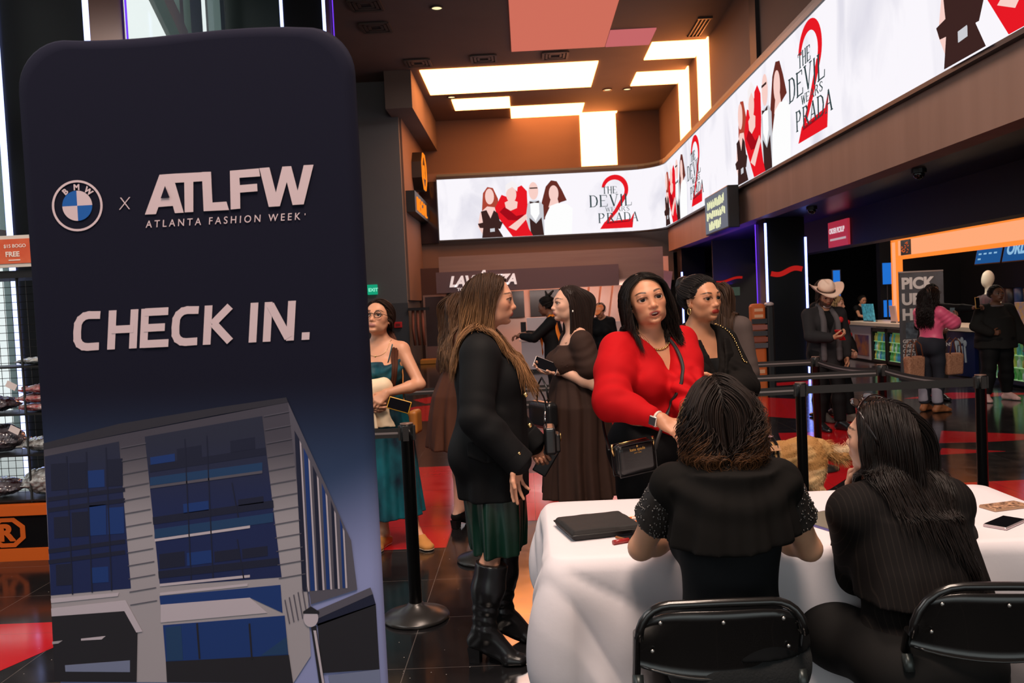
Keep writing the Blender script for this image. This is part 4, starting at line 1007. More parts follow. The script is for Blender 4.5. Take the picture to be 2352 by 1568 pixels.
# printed building
q_ = lambda pts: [(x/1.99, 780 + y/1.99) for x, y in pts]
PB = {k: mat('print_' + k, c, .8) for k, c in dict(stone=lin(168,160,168), stone2=lin(88,84,98), dark=lin(26,24,34), glass=lin(14,31,84), glass2=lin(12,52,120), lite=lin(196,184,196), navy=lin(16,22,52), teal=lin(22,60,104), roof=lin(44,42,54), sky=lin(120,128,160)).items()}
lmix(PB['glass'], lin(34,38,62), (0,0,1), 1.05, 1.32); lmix(PB['stone'], lin(70,66,80), (0,0,1), 1.02, 1.30)
def pb(n, m, pts, lay): bpr(q_(pts), PB[m], 'printed_' + n, lay)
pb('roof','roof',[(216,462),(560,372),(1010,296),(1322,250),(1330,272),(1010,330),(560,420),(218,490)],2)
pb('facade','stone',[(218,490),(1330,272),(1420,1060),(1440,1440),(1360,1568),(262,1568)],1)
pb('glass_wall','glass',[(222,522),(562,452),(615,1130),(246,1165)],2)
pb('glass_wall','glass',[(680,430),(1213,335),(1305,1075),(748,1120)],2)
pb('side_wall','stone2',[(1330,272),(1420,470),(1620,905),(1650,1130),(1440,1200),(1420,1060)],2)
for i in range(6):
    t = i / 6; x0 = 1360 + t*250; y0 = 400 + t*480; y1 = 1140 - t*20
    pb('side_window','glass2' if i % 2 else 'navy',[(x0,y0),(x0+22-i*2,y0+40),(x0+62-i*7,y1),(x0+40-i*5,y1)],3)
    pb('side_pier','lite',[(x0+24-i*2,y0+46),(x0+31-i*2,y0+60),(x0+72-i*7,y1),(x0+64-i*7,y1)],4)
for y in range(300, 1090, 62):
    t = (y-300)/790.; pb('stone_joint','stone2',[(1222+75*t,y+34),(1336+82*t,y+12),(1336+82*t,y+16),(1222+75*t,y+38)],4); pb('stone_joint','stone2',[(572+42*t,y+180-20*t),(686+52*t,y+158-20*t),(686+52*t,y+162-20*t),(572+42*t,y+184-20*t)],4)
for (xa,ya,xb,yb) in ((705,668,1215,596),(725,912,1160,848),(748,1120,1160,1076)):
    pb('balcony_rail','lite' if ya > 800 else 'stone2',[(xa,ya),(xb,yb),(xb,yb-12),(xa,ya-12)],4)
for (xa,ya,xb,yb,h) in ((704,655,1215,585,38),(724,898,1265,820,42)): pb('balcony_glass','teal',[(xa,ya-h),(xb,yb-h),(xb,yb),(xa,ya)],3)
for (x0,y0,x1,y1) in ((700,560,1230,478),(715,800,1265,720),(740,1050,1290,985)): pb('floor_band','navy',[(x0,y0),(x1,y1),(x1+3,y1+34),(x0+3,y0+34)],3)
for (x,y0,y1) in ((860,440,1090),(960,425,1080),(1100,900,1080),(1075,640,800)): pb('mullion','navy',[(x,y0),(x+5,y0),(x+35,y1),(x+29,y1)],4)
for (x,y0,y1) in ((320,520,1160),(410,500,1150),(500,480,1140)): pb('mullion','navy',[(x,y0),(x+6,y0),(x+30,y1),(x+24,y1)],4)
_rr = random.Random(17)
for (x0, x1, y0, y1, k) in ((250,585,540,680,.08),(262,590,760,900,.08),(270,600,1000,1120,.08),(705,1190,500,560,.16),(730,1230,730,800,.14),(745,1250,960,1040,.13)):
    n = 4
    for i in range(n):
        if _rr.random() < .75:
            a = x0 + (x1-x0)*i/n; b_ = x0 + (x1-x0)*(i+.92)/n; dy = -k*(a-x0); h0 = (y1-y0)*_rr.uniform(.4,1); pb('glass_pane', _rr.choice(('glass2','navy','navy')), [(a,y1+dy-h0),(b_,y1+dy-h0-k*(b_-a)),(b_+2,y1+dy-k*(b_-a)),(a+2,y1+dy)], 3)
for y in (690,740,930,980): pb('floor_band','navy',[(236,y+20),(588,y-28),(590,y-8),(238,y+40)],3)
pb('ledge','lite',[(246,1180),(560,1150),(556,1166),(248,1200)],4); pb('ledge','lite',[(748,1150),(1150,1105),(1150,1116),(750,1162)],4)
pb('canopy','lite',[(248,1225),(590,1185),(668,1330),(640,1335),(585,1235),(250,1262)],5); pb('canopy_shade','dark',[(250,1262),(588,1235),(645,1335),(640,1568),(262,1568)],4)
pb('soffit','lite',[(385,1365),(498,1352),(480,1368),(385,1374)],5); pb('soffit','stone',[(252,1380),(300,1374),(280,1388),(252,1392)],5)
pb('sunlit_wall','lite',[(752,1205),(1160,1170),(1240,1240),(752,1288)],4); pb('upper_glass','glass2',[(746,1165),(1300,1110),(1310,1240),(1160,1170),(750,1205)],3)
pb('shop_window','glass2',[(762,1300),(1320,1252),(1338,1435),(775,1470)],4); pb('shop_pane','teal',[(775,1310),(845,1302),(855,1462),(780,1468)],5); pb('shop_pane','teal',[(1210,1440),(1330,1350),(1336,1432)],5)
for x in (915,1155): pb('mullion','dark',[(x,1290),(x+8,1289),(x+20,1455),(x+12,1456)],6)
pb('shop_base','dark',[(775,1470),(1340,1435),(1360,1568),(780,1568)],4); pb('street_window','sky',[(310,1490),(610,1465),(610,1520),(312,1520)],5)
pb('terrace','navy',[(1440,1260),(1720,1145),(1735,1200),(1470,1300)],3); pb('terrace_shade','dark',[(1470,1290),(1735,1195),(1755,1500),(1490,1520)],3); pb('terrace_wall','stone2',[(1450,1235),(1710,1120),(1722,1150),(1450,1275)],4)
pb('street','sky',[(1520,1530),(1755,1500),(1760,1568),(1530,1568)],4)
for k in range(6): pb('stair_rail','stone2',[(1318+k*20,1180-k*12),(1323+k*20,1178-k*12),(1345+k*20,1290-k*8),(1340+k*20,1290-k*8)],4)
pb('lamp_post','dark',[(1440,1300),(1465,1300),(1505,1568),(1480,1568)],6); pb('lamp_post','lite',[(1452,1320),(1464,1320),(1504,1568),(1494,1568)],7); pb('lamp_globe','lite',oval(1440,1262,34,42,18),7); pb('lamp_cap','dark',[(1405,1232),(1440,1208),(1478,1232),(1478,1242),(1405,1242)],8)

# ------------------------------------------------------------------ barrier posts and belts
M_POST = mat('black_powder_coat', (.012,.012,.013), .32, spec=.5); M_BASE = mat('black_iron_base', (.022,.020,.019), .30, spec=.6); M_BELT = mat('black_webbing', (.014,.012,.012), .65); M_STR = mat('grey_stripe', lin(120,112,112), .5); M_CAP = mat('worn_metal_cap', lin(120,96,86), .45, .5)
def stanchion(x, y, label):
    e = empty('stanchion', (x, y, 0)); tag(e, label, 'barrier post', 'black belt barrier posts')
    MB().lathe([(.172,.002),(.174,.012),(.168,.022),(.10,.045),(.052,.068),(.040,.080),(.036,.085)], n=40).build('base', M_BASE, e, True)
    b = MB(); b.lathe([(.033,.07),(.033,1.0),(.036,1.0),(.036,.935),(.036,1.012),(.033,1.016)], n=28); b.build('pole', M_POST, e, True)
    MB().lathe([(.0355,1.0162),(.034,1.022),(.004,1.024)], n=24).build('cap', M_CAP, e, True)
    b = MB()
    for a in range(4): b.box((.037*math.cos(a*PI/2), .037*math.sin(a*PI/2), .972), (.012,.030,.075), Rz(a*PI/2))
    b.build('belt_slot', M_BELT, e); return e
ST = dict(L=(-.645,4.31), H=(-.338,5.27), B=(1.743,5.43), C=(2.887,5.417), D=(2.704,6.478), A=(2.568,7.554), W=(-1.75,4.33), M=(-.40,6.47), F=(.38,7.56), N=(-2.9,6.45))
for k, lb in dict(L='black barrier post standing alone in front of the woman in the teal dress', H='black barrier post whose base shows behind the tall black boots', B='barrier post in front of the golden dog, behind the table', C='rightmost barrier post, behind the corner of the white table', D='barrier post behind the seated long-haired woman, between two sagging belts', A='farthest barrier post, beside the man in the white hat', M='barrier post hidden behind the woman in the black blazer', F='barrier post hidden behind the woman in the long brown dress').items():
    stanchion(*ST[k], lb)
def belt(a, b, z, label, sag=.0, stripe=True, z2=None, group='barrier belts'):
    pa, pb_ = V(*a, z), V(*b, z if z2 is None else z2); d = unit(pb_ - pa); pa = pa + d*.045; pb_ = pb_ - d*.045
    pts = [pa + (pb_-pa)*t - V(0,0,sag*4*t*(1-t)) for t in np.linspace(0,1,15)]; n = unit(np.cross(d, V(0,0,1)))
    c = (pa+pb_)/2; e = empty('barrier_belt', c); tag(e, label, 'barrier belt', group)
    MB().tube([p - c for p in pts], 1, flat=(.050,.003,n)).build('webbing', M_BELT, e)
    if stripe: MB().tube([p - c for p in pts], 1, flat=(.011,.0042,n)).build('stripe', M_STR, e)
belt(ST['W'], ST['L'], .972, 'black belt running behind the banner to the lone barrier post')
belt(ST['H'], ST['B'], .972, 'black belt running behind the woman in red')
belt(ST['B'], ST['C'], .972, 'black belt above the seated long-haired woman', stripe=False)
belt(ST['C'], ST['D'], .972, 'sagging striped belt, nearer half of the right-hand side', .03)
belt(ST['D'], ST['A'], .972, 'sagging striped belt, farther half of the right-hand side', .03)
belt(ST['F'], ST['A'], .972, 'black belt running behind the woman with the hair bun')
belt(ST['M'], ST['D'], .955, 'black belt crossing behind the long brown dress')
belt(ST['N'], ST['M'], .972, 'black belt behind the woman in the teal dress')

# ------------------------------------------------------------------ check-in table, cloth and what lies on it
TX0, TX1, TY0, TY1, TZ = .045, 1.875, 2.735, 3.53, .762
tb = empty('folding_table', ((TX0+TX1)/2, (TY0+TY1)/2, 0)); tag(tb, 'long folding table under the white tablecloth', 'table'); o2 = V((TX0+TX1)/2, (TY0+TY1)/2, 0)
MB().span(V(TX0+.01,TY0+.01,.715)-o2, V(TX1-.01,TY1-.01,.752)-o2, .02).build('tabletop', M_DARK, tb)
for x in (TX0+.2, TX1-.2):
    for y in (TY0+.12, TY1-.12): MB().bar(V(x,y,0)-o2, V(x,y,.72)-o2, .014).build('leg', M_POST, tb)
def tablecloth():
    R = .055; per = []
    def arc(cx, cy, a0):
        for a in np.linspace(a0, a0+90, 9): per.append((cx + R*math.cos(rad(a)), cy + R*math.sin(rad(a)), math.cos(rad(a)), math.sin(rad(a)), 1 - abs((a-a0-45)/45)))
    def line(x0, y0, x1, y1, nx, ny, n):
        for t in np.linspace(0, 1, n)[1:-1]: per.append((x0+(x1-x0)*t, y0+(y1-y0)*t, nx, ny, 0))
    arc(TX0+R, TY0+R, 180); line(TX0+R, TY0, TX1-R, TY0, 0, -1, 190); arc(TX1-R, TY0+R, 270); line(TX1, TY0+R, TX1, TY1-R, 1, 0, 50); arc(TX1-R, TY1-R, 0); line(TX1-R, TY1, TX0+R, TY1, 0, 1, 60); arc(TX0+R, TY1-R, 90); line(TX0, TY1-R, TX0, TY0+R, -1, 0, 80)
    p = np.array(per); n = len(p); L = np.concatenate([[0], np.cumsum(np.linalg.norm(np.diff(p[:,:2], axis=0), axis=1))]); c = V((TX0+TX1)/2, (TY0+TY1)/2)
    cn = np.array([[TX0,TY0],[TX1,TY0],[TX0,TY1],[TX1,TY1]]); dc = np.min(np.linalg.norm(p[:,None,:2] - cn[None], axis=2), axis=1)
    v = []; rings = []
    for k in (0, .35, .7, .93): rings.append([(*(c + (q[:2]-c)*k), TZ) for q in p])
    rings.append([(q[0]-q[2]*.004, q[1]-q[3]*.004, TZ - .0005) for q in p]); rings.append([(q[0]+q[2]*.004, q[1]+q[3]*.004, TZ - .006) for q in p])
    for z in np.linspace(.735, .012, 44):
        f = (TZ - z) / TZ; r = []
        for i, q in enumerate(p):
            s = L[i]; cr = math.exp(-(dc[i]/.20)**2)
            fo = .013*math.sin(s*15 + 2.5*math.sin(s*5) + 1.5*f) + .007*math.sin(s*27 + 5*f) + .009*math.sin(s*8 - 9*f)
            pleat = cr * (.045*f + .034*f*math.sin(dc[i]*46 + 1.0))
            diag = .020*math.sin(14*(f*.9 + dc[i]*.9)) * math.exp(-((dc[i]-.45)/.3)**2) * f
            an = math.atan2(.76*f, dc[i]+.015); rr_ = math.hypot(.76*f, dc[i]); rad_ = .085*min(rr_, .38)*(abs(math.sin(an*5.5 + .4))**.6 - .6)*math.exp(-(dc[i]/.42)**2); fo = fo*1.5 + .012*(1-abs(math.sin(s*6.5 - 3.2*f + .6)))**3*min(1, f*2)
            w = .012 + .030*f + fo*min(1, f*1.6) + pleat*.5 + diag + rad_
            bul = .045*math.sin(min(1,f*1.7)*PI)*cr
            r.append((q[0] + q[2]*(w+bul), q[1] + q[3]*(w+bul), z))
        rings.append(r)
    v = np.array([x for r in rings for x in r]); f = []
    for i in range(len(rings)-1):
        for k in range(n): f.append((i*n+k, i*n+(k+1)%n, (i+1)*n+(k+1)%n, (i+1)*n+k))
    # hollow underside keeps it from being paper thin
    m = mat('white_cotton', lin(226,220,226), .85, sheen=.1, bump=(60, .10, .004))
    o = mesh_np('tablecloth', v, np.array(f), m); md = o.modifiers.new('s', 'SOLIDIFY'); md.thickness = .002; md.offset = -1
    tag(o, 'white tablecloth draped to the floor over the check-in table', 'tablecloth')
tablecloth()
ZT = TZ + .0015
M_POUCH = mat('black_neoprene', (.016,.014,.014), .8, bump=(700,.3,.001))
e = empty('tablet_pouch', (.225,3.06,ZT), rad(14)); tag(e, 'black padded zip pouch lying on the left end of the tablecloth', 'pouch')
d = SDF(); d.add(rbox((0,0,.019), (.265,.235,.036), .017), .01); d.add(rbox((0,-.03,.036), (.25,.165,.006), .003), .004); wrinkle(d, .0016, 9, 3); garment('pouch_body', d, e, M_POUCH, .004)
b = MB(); pts = [(.131*math.cos(a)*min(1,1/max(abs(math.cos(a)),abs(math.sin(a))*1.0))**.0*1.0, .116*math.sin(a), .020) for a in np.linspace(0, 2*PI, 33)]
sq = [(max(-.125,min(.125,.18*math.cos(a))), max(-.110,min(.110,.16*math.sin(a))), .021) for a in np.linspace(0,2*PI,61)]
sq = [(x*1.062, y*1.07, z) for x, y, z in sq]; MB().tube(sq, .0028, 6, False).build('zip', mat('zip_black', (.006,.006,.006), .4), e, True)
b = MB(); b.box((.14,-.02,.03), (.02,.008,.004)); b.build('zip_pull', mat('steel', (.5,.5,.52), .3, 1.0), e)
def phone(name, loc, rz, w, l, body, screen, label, tilt=0, extra=None):
    e = empty(name, loc, rad(rz)); e.rotation_euler[0] = rad(tilt); tag(e, label, 'phone')
    d = SDF(); d.add(rbox((0,0,.0055), (w,l,.0105), .005), .002); garment('phone_case', d, e, body, .0028, 0)
    MB().box((0,0,.0112), (w*.91,l*.94,.001), None, 0).build('phone_screen', screen, e); return e
M_SCR = mat('dark_glass', (.006,.006,.008), .06, spec=.6)
phone('smartphone', (.352,2.905,ZT), 40, .074, .152, mat('amber_reflection_case', lin(150,90,50), .3), M_SCR, 'phone reflecting amber light beside the black pouch, by the woman in short sleeves')  # amber reflection put into the case colour
phone('smartphone', (1.625,2.915,ZT), -52, .078, .158, mat('rose_silver', lin(206,186,190), .3, .6), M_SCR, 'phone lying face up with a black screen on the right of the tablecloth')
e = phone('smartphone', (1.75,3.135,ZT), -75, .080, .165, mat('clear_gold_case', lin(190,150,120), .3, .4), mat('leopard_print', lin(34,18,16), .3, noise=((70,70,70), 1.0, lin(226,176,140))), 'phone in a leopard-spotted case at the far right of the tablecloth')
e = empty('tablet', (1.065,3.03,ZT), rad(24)); tag(e, 'thin tablet lying beside the seated long-haired woman', 'tablet')
MB().box((0,0,.004), (.18,.25,.007), None, .003).build('tablet_body', mat('lilac_metal', lin(120,112,170), .35, .7), e); MB().box((0,0,.0078), (.165,.235,.001)).build('tablet_screen', mat('tablet_glass', lin(120,118,104), .12), e)
for k, (x, y, r) in enumerate(((.372,3.20,12),(.395,3.17,-8),(.385,3.145,24))):
    e = empty('badge_card', (x, y, ZT + k*.0013), rad(r)); tag(e, ('small orange and white card at the back of the pouch, undermost', 'small orange and white card in the middle of the little heap by the pouch', 'small orange and white card on top of the little heap by the pouch')[k], 'card', 'orange cards by the pouch')
    MB().box((0,0,.0006), (.060,.090,.0012)).build('card_sheet', mat('card_white', lin(240,226,215), .6), e); MB().box((0,.012,.0013), (.056,.030,.0004)).build('card_band', mat('card_orange', lin(226,110,50), .6), e)
tag(MB().tube([(.262,2.862,ZT+.009),(.285,2.872,ZT+.009),(.318,2.886,ZT+.009)], .0085, 12).build('lip_balm', mat('red_tube', lin(150,40,40), .3), smooth_=True), 'little red lip balm tube just in front of the black pouch', 'lip balm')

# ------------------------------------------------------------------ folding chairs
M_CH = mat('black_enamel', (.010,.009,.009), .22, spec=.55, coat=.3)
def chair(loc, rz, label, w=.445, R0=.085):
    e = empty('folding_chair', loc, rad(rz)); tag(e, label, 'chair', 'black metal folding chairs')
    h = w/2
    def loop(zb, yb, zt, yt, R=R0):
        pts = [(-h, yb, zb), (-h, yb+(yt-yb)*.5, (zb+zt-R)/2), (-h, yb+(yt-yb)*.9, zt-R)]
        for a in np.linspace(180, 90, 7): pts.append((-h+R+R*math.cos(rad(a)), yt, zt-R+R*math.sin(rad(a))))
        pts += [(0, yt-.006, zt+.003)]
        for a in np.linspace(90, 0, 7): pts.append((h-R+R*math.cos(rad(a)), yt, zt-R+R*math.sin(rad(a))))
        pts += [(h, yb+(yt-yb)*.9, zt-R), (h, yb+(yt-yb)*.5, (zb+zt-R)/2), (h, yb, zb)]; return pts
    MB().tube(loop(.03, .31, .775, -.06), .0125, 12).build('frame', M_CH, e, True)
    for s in (1,-1):
        MB().tube([(s*(h-.028), -.20, .03), (s*(h-.028), .05, .30), (s*(h-.028), .20, .44)], .011, 10).build('leg', M_CH, e, True)
        MB().lathe([(.015,0),(.017,.004),(.016,.05),(.012,.052)], (s*(h-.028), -.20, 0), 12).build('rubber_foot', M_BLACK, e, True)
        MB().lathe([(.015,0),(.017,.004),(.016,.05),(.012,.052)], (s*h, .31, 0), 12).build('rubber_foot', M_BLACK, e, True)
        MB().tube([(s*(h+.002), -.028, .52),(s*(h+.002), -.020, .54),(s*(h+.002), -.01, .565)], .0155, 10).build('frame_sleeve', mat('dark_steel', (.05,.06,.06), .35, .6), e, True)
    # pressed back panel, curved in plan
    v = []; n = 17; m = 7
    for side in (0, .006):
        for j in range(m):
            z = .585 + .178*j/(m-1)
            for i in range(n):
                x = -h+.006 + (w-.012)*i/(n-1); cr = 1 - (2*x/w)**2
                y = -.006 - .052*(j/(m-1)) - .030*cr + .004*math.sin(PI*j/(m-1)) + side
                zz = z - (.030*(1-j/(m-1))*cr) - (R0*.55*(j/(m-1))**2*abs(2*x/w)**5); v.append((x, y, zz))
    f = []
    for s_ in (0, 1):
        o = s_*n*m
        for j in range(m-1):
            for i in range(n-1): q = (o+j*n+i, o+j*n+i+1, o+(j+1)*n+i+1, o+(j+1)*n+i); f.append(q if s_ == 0 else q[::-1])
    for i in range(n-1): f += [(i, i+1, n*m+i+1, n*m+i), ((m-1)*n+i, (m-1)*n+i+1, n*m+(m-1)*n+i+1, n*m+(m-1)*n+i)]
    mesh_np('backrest', v, np.array(f), M_CH, e)
    MB().tube([(-h+.012+ (w-.024)*t, -.0 - .030*(1-(2*t-1)**2)-.008, .586-.030*(1-(2*t-1)**2)) for t in np.linspace(0,1,15)], .004, 8).build('rolled_edge', M_CH, e, True)
    mr = mat('steel_rivet', (.55,.52,.50), .3, .9)
    for x, z in ((-.165,.735),(0,.742),(.165,.735),(-.185,.645),(.185,.645)):
        cr = 1-(2*x/w)**2; MB().sphere((x, -.012-.052*((z-.585)/.178)-.030*cr, z-.010*cr), (.0055,.003,.0055), 10).build('rivet', mr, e, True)
    d = SDF(); d.add(rbox((0,.165,.447), (w-.075,.39,.024), .011), .01); garment('seat', d, e, M_CH, .008)
    return e
chair((.487,2.30,0), 0, 'black metal folding chair behind the woman in short beaded sleeves')
chair((1.275,2.34,0), -7, 'black folding chair in the right foreground corner, behind the long-haired woman', .48, .135)
# ------------------------------------------------------------------ coffee kiosk at the end of the lobby
kk = empty('coffee_kiosk', (.8, 24.5, 0)); tag(kk, 'coffee kiosk with a wood header and dark fascia sign under the back screen', 'kiosk'); ok_ = V(.8, 24.5, 0)
def KB(lo, hi, name, m, bev=0): return MB().span(V(*lo)-ok_, V(*hi)-ok_, bev).build(name, m, kk)
M_WOODK = mat('greyed_wood', lin(132,112,102), .6, noise=((.5,3,7), .6, lin(118,94,88)))
KB((-2.48,24.5,2.06),(4.03,24.95,3.12),'wood_header', M_WOODK); KB((-2.55,24.2,2.06),(2.70,24.5,2.66),'sign_fascia', mat('plum_fascia', lin(96,76,80), .6))
KB((-2.3,24.6,0),(-2.1,24.9,2.06),'side_post', M_DARK)
M_KP = mat('pale_kiosk_panel', lin(224,186,172), .7)
KB((-1.6,25.8,0),(4.4,25.95,2.9),'rear_wall', M_KP)
for x0, x1 in ((-1.25,-.05),(.13,1.15)): KB((x0,25.7,1.25),(x1,25.8,2.05),'menu_board', mat('menu_black', (.02,.012,.012), .3))
M_SLAT = mat('slat_pale', lin(222,186,172), .7)
for i in range(9): x = 1.30 + i*.36; MB().box(V(x,25.5,1.55)-ok_, (.31,.03,1.8), Ry(.16) @ Rz(.28)).build('slat', M_SLAT, kk)
KB((-.15,20.0,.07),(3.6,20.7,.74),'counter', mat('white_counter', lin(226,214,220), .5)); KB((-.1,20.06,0),(3.6,20.6,.07),'plinth', M_BLACK); KB((-.2,19.95,.74),(3.65,20.75,.79),'worktop', mat('pale_worktop', lin(230,205,200), .35))
M_KW = mat('kiosk_letters', lin(240,236,236), .5, emit=(1,.95,.95), es=.35)
def ktext(s, x, z, size, bold=.012, sx=1.0, sh=.25): text_mesh(s, 'sign_letters', M_KW, kk, lambda u, v, t: V(x+u, 24.19-t, z+v)-ok_, size, bold, .02, 'LEFT', .92, sh, sx)
ktext('LAV', -2.18, 2.235, .41, .018, .98); ktext('A', -1.44, 2.235, .60, .022, .95); ktext('ZZA', -.98, 2.235, .41, .016, .95); ktext('TORINO', -1.96, 2.105, .12, .002, 1.2, 0)
KB((.0,20.1,.79),(.55,20.6,1.30),'coffee_machine', mat('machine_pink_white', lin(220,200,200), .25, .3)); KB((-.15,20.15,.79),(-.02,20.5,1.2),'grinder', M_DARK)
KB((.6,20.2,.79),(2.6,20.5,1.12),'display_case', mat('case_glass', lin(200,180,175), .2))
area('kiosk_lamp', (1.4, 24.3, 2.02), (rad(50), 0, 0), 3.5, 45, (1, .76, .68), .3)
area('kiosk_counter_lamp', (1.4, 20.2, 2.9), (0, 0, 0), 3.0, 26, (1, .74, .66), .6)
e = empty('door_1', (-2.86,26.4,0)); e['kind'] = 'structure'
b = MB(); b.span((-.36,-.04,0),(-.30,.0,2.0)); b.span((.30,-.04,0),(.36,0,2.0)); b.span((-.36,-.04,2.0),(.36,0,2.06)); b.build('door_frame', mat('grey_door_frame', lin(110,100,102), .5), e)
MB().span((-.30,-.03,0),(.30,-.01,2.0)).build('door_panel', mat('navy_door', lin(40,36,48), .5), e); MB().span((-.30,-.035,0),(.30,-.03,.45)).build('kick_plate', mat('kick_plate', lin(120,98,98), .4, .4), e); MB().span((.14,-.05,.86),(.24,-.03,1.2)).build('door_sticker', mat('yellow_sticker', lin(150,120,60), .6), e)
tag(MB().span((-3.2,24.7,0),(-2.45,25.2,.14), .02).build('step_edge', mat('yellow_step', lin(168,112,34), .6)), 'yellow-edged step in front of the far door', 'step')
e = empty('rope_hook', (-3.0,23.5,0)); tag(e, 'bundle of brown barrier ropes hanging beside the far door', 'ropes')
for k in range(3): MB().tube([(-.18+.13*k,.1,1.62),(-.19+.14*k,0,1.1),(-.15+.13*k,.0,.62)], .04, 8).build('rope', mat('brown_rope', lin(112,62,46), .7), e, True)
MB().span((-.3,.0,1.6),(.3,.12,1.68)).build('hook_rail', M_DARK, e)
def rsign(name, lo, hi, m, lb, cat):
    lo, hi = np.minimum(V(*lo),V(*hi)), np.maximum(V(*lo),V(*hi)); c = (lo+hi)/2; e = empty(name, c); tag(e, lb, cat); MB().span(lo-c, hi-c, .01).build('housing', m, e); return e, c
e, c = rsign('exit_sign', (-4.42,23.52,2.10), (-4.14,23.59,2.38), emat('exit_green', (.01,.42,.22), .8), 'small green lit exit sign on the grey pillar', 'sign')
text_mesh('EXIT', 'exit_letters', emat('exit_letters', (.3,1,.7), .9), e, lambda u, v, t: V(u-.11, -.036-t, v-.05), .13, .004, .004)
e, c = rsign('fire_alarm', (-3.72,23.5,1.14), (-3.50,23.59,1.30), mat('alarm_red', lin(190,30,36), .4), 'red fire alarm call point on the grey pillar', 'fire alarm'); MB().box((0,-.05,0), (.12,.01,.07)).build('call_button', mat('alarm_dark', lin(110,20,24), .4), e)
# cinema wall sign: emblem and letters on the side wall
M_SG = emat('orange_letter', (1.0,.24,.015), 1.1)
cs = empty('cinema_wall_sign', (-3.26,25.8,4.9)); tag(cs, 'orange lit cinema emblem and name sign on the side wall left of the back screen', 'sign')
def oct_(r, a0=22.5, n=8): return [(r*math.cos(rad(a0+k*45)), r*math.sin(rad(a0+k*45))) for k in range(8)]
def sideprism(poly, m, name, y, z, t0, t1):
    b = MB(); b.prism(poly, lambda u, v, t: V(t, y+u-25.8, z+v-4.9), t0, t1); return b.build(name, m, cs)
sideprism(oct_(.62), M_BLACK, 'emblem_box', 26.1, 5.85, 0, .30)
b = MB(); o8, i8 = oct_(.60), oct_(.50)
for k in range(8): b.prism([o8[k], o8[(k+1)%8], i8[(k+1)%8], i8[k]], lambda u, v, t: V(t, .3+u, .95+v), .30, .33)
b.build('emblem_ring', M_SG, cs)
text_mesh('R', 'emblem_letter', M_SG, cs, lambda u, v, t: V(.30+t, .3-.20+u, .95-.21+v), .58, 0, .03, 'LEFT', 1, 0, 1.0)
sideprism([(-1.75,-.30),(1.75,-.30),(1.75,.30),(-1.75,.30)], M_BLACK, 'letter_box', 25.65, 4.7, 0, .26)
text_mesh('REGAL', 'sign_letters', M_SG, cs, lambda u, v, t: V(.26+t, u-1.62, v-.42), .56, 0, .03, 'LEFT', 1.12, 0, 1.35)
# dark reflective panel left of the screen
struct('wall_panel', MB().span((-3.26,27.0,3.72),(-2.70,27.15,5.68)), mat('dark_gloss_panel', (.010,.008,.012), .12))

# ------------------------------------------------------------------ hung sign on the right fascia
e = empty('hanging_sign', (4.24,18.1,3.4)); tag(e, 'grey box sign with pale yellow lettering hung on the right fascia under the screen', 'sign')
MB().span((-.10,-1.06,-.43),(.13,1.06,.42), .015).build('sign_box', mat('sign_box_dark', (.012,.012,.014), .4), e); MB().span((-.106,-1.03,-.40),(-.10,1.03,.39)).build('sign_face', emat('sign_grey', (.16,.165,.20), 1.0), e)
rr = random.Random(4); M_YL = emat('pale_yellow_letters', (.86,.86,.52), 1.0)
for row, (z, n, w_) in enumerate(((.20,9,1.6),(-.03,10,1.75),(-.26,7,1.15))):
    b = MB()
    for k in range(n):
        y = w_/2 - (k+.5)*w_/n + (.1 if row == 2 else 0); hgt = .17 if row != 1 else rr.uniform(.10,.18); st = w_/n*.70
        b.box((-.110, y+st*.3, z), (.006,.05,hgt)); b.box((-.110, y, z+rr.choice((-1,0,1))*hgt*.4), (.006,st,.045)); b.box((-.110, y-st*.3, z+rr.choice((-.02,.0,.03))), (.006,.05,hgt*rr.uniform(.6,1)))
    b.build('sign_lettering', M_YL, e)
e = empty('order_pickup_sign', (5.97,16.06,2.68)); tag(e, 'red sign for order pickup fixed to the dark beam on the right', 'sign')
MB().span((-.02,-.5,-.24),(.02,.5,.24)).build('sign_board', mat('pickup_red', lin(200,58,72), .5, emit=lin(200,52,70), es=.55), e)
text_mesh('ORDER PICKUP', 'sign_letters', emat('pickup_white', (.9,.75,.8), .8), e, lambda u, v, t: V(-.022-t, .44-u, .02+v), .14, .004, .003, 'LEFT', .9, 0, .88); MB().span((-.024,-.40,-.12),(-.021,.40,-.08)).build('small_print', emat('pickup_small', (.8,.6,.65), .6), e)

# ------------------------------------------------------------------ concession stand on the right
cn = empty('concession_counter', (7.6,15,0)); tag(cn, 'long concession counter with lit drinks fridges along the right side', 'counter'); oc = V(7.6,15,0)
def CB(lo, hi, name, m, bev=0): return MB().span(V(*lo)-oc, V(*hi)-oc, bev).build(name, m, cn)
CB((7.6,10.2,0),(8.35,19.9,.80),'counter_front', mat('dark_counter', (.02,.02,.022), .4)); CB((7.5,10.1,.80),(8.45,20.0,.87),'worktop', mat('cream_worktop', lin(226,204,182), .4))
CB((7.56,18.45,.04),(7.6,19.9,.80),'white_panel', mat('white_panel', lin(196,200,206), .5)); CB((7.54,18.2,.03),(7.62,18.45,.84),'end_post', mat('pink_wood', lin(196,160,140), .5)); CB((7.54,18.75,.12),(7.56,19.5,.58),'poster', mat('poster_mix', lin(70,60,110), .5, noise=((5,5,5), 1.0, lin(170,110,70))))
M_LITE = emat('fridge_light', (.42,.70,.32), .55)
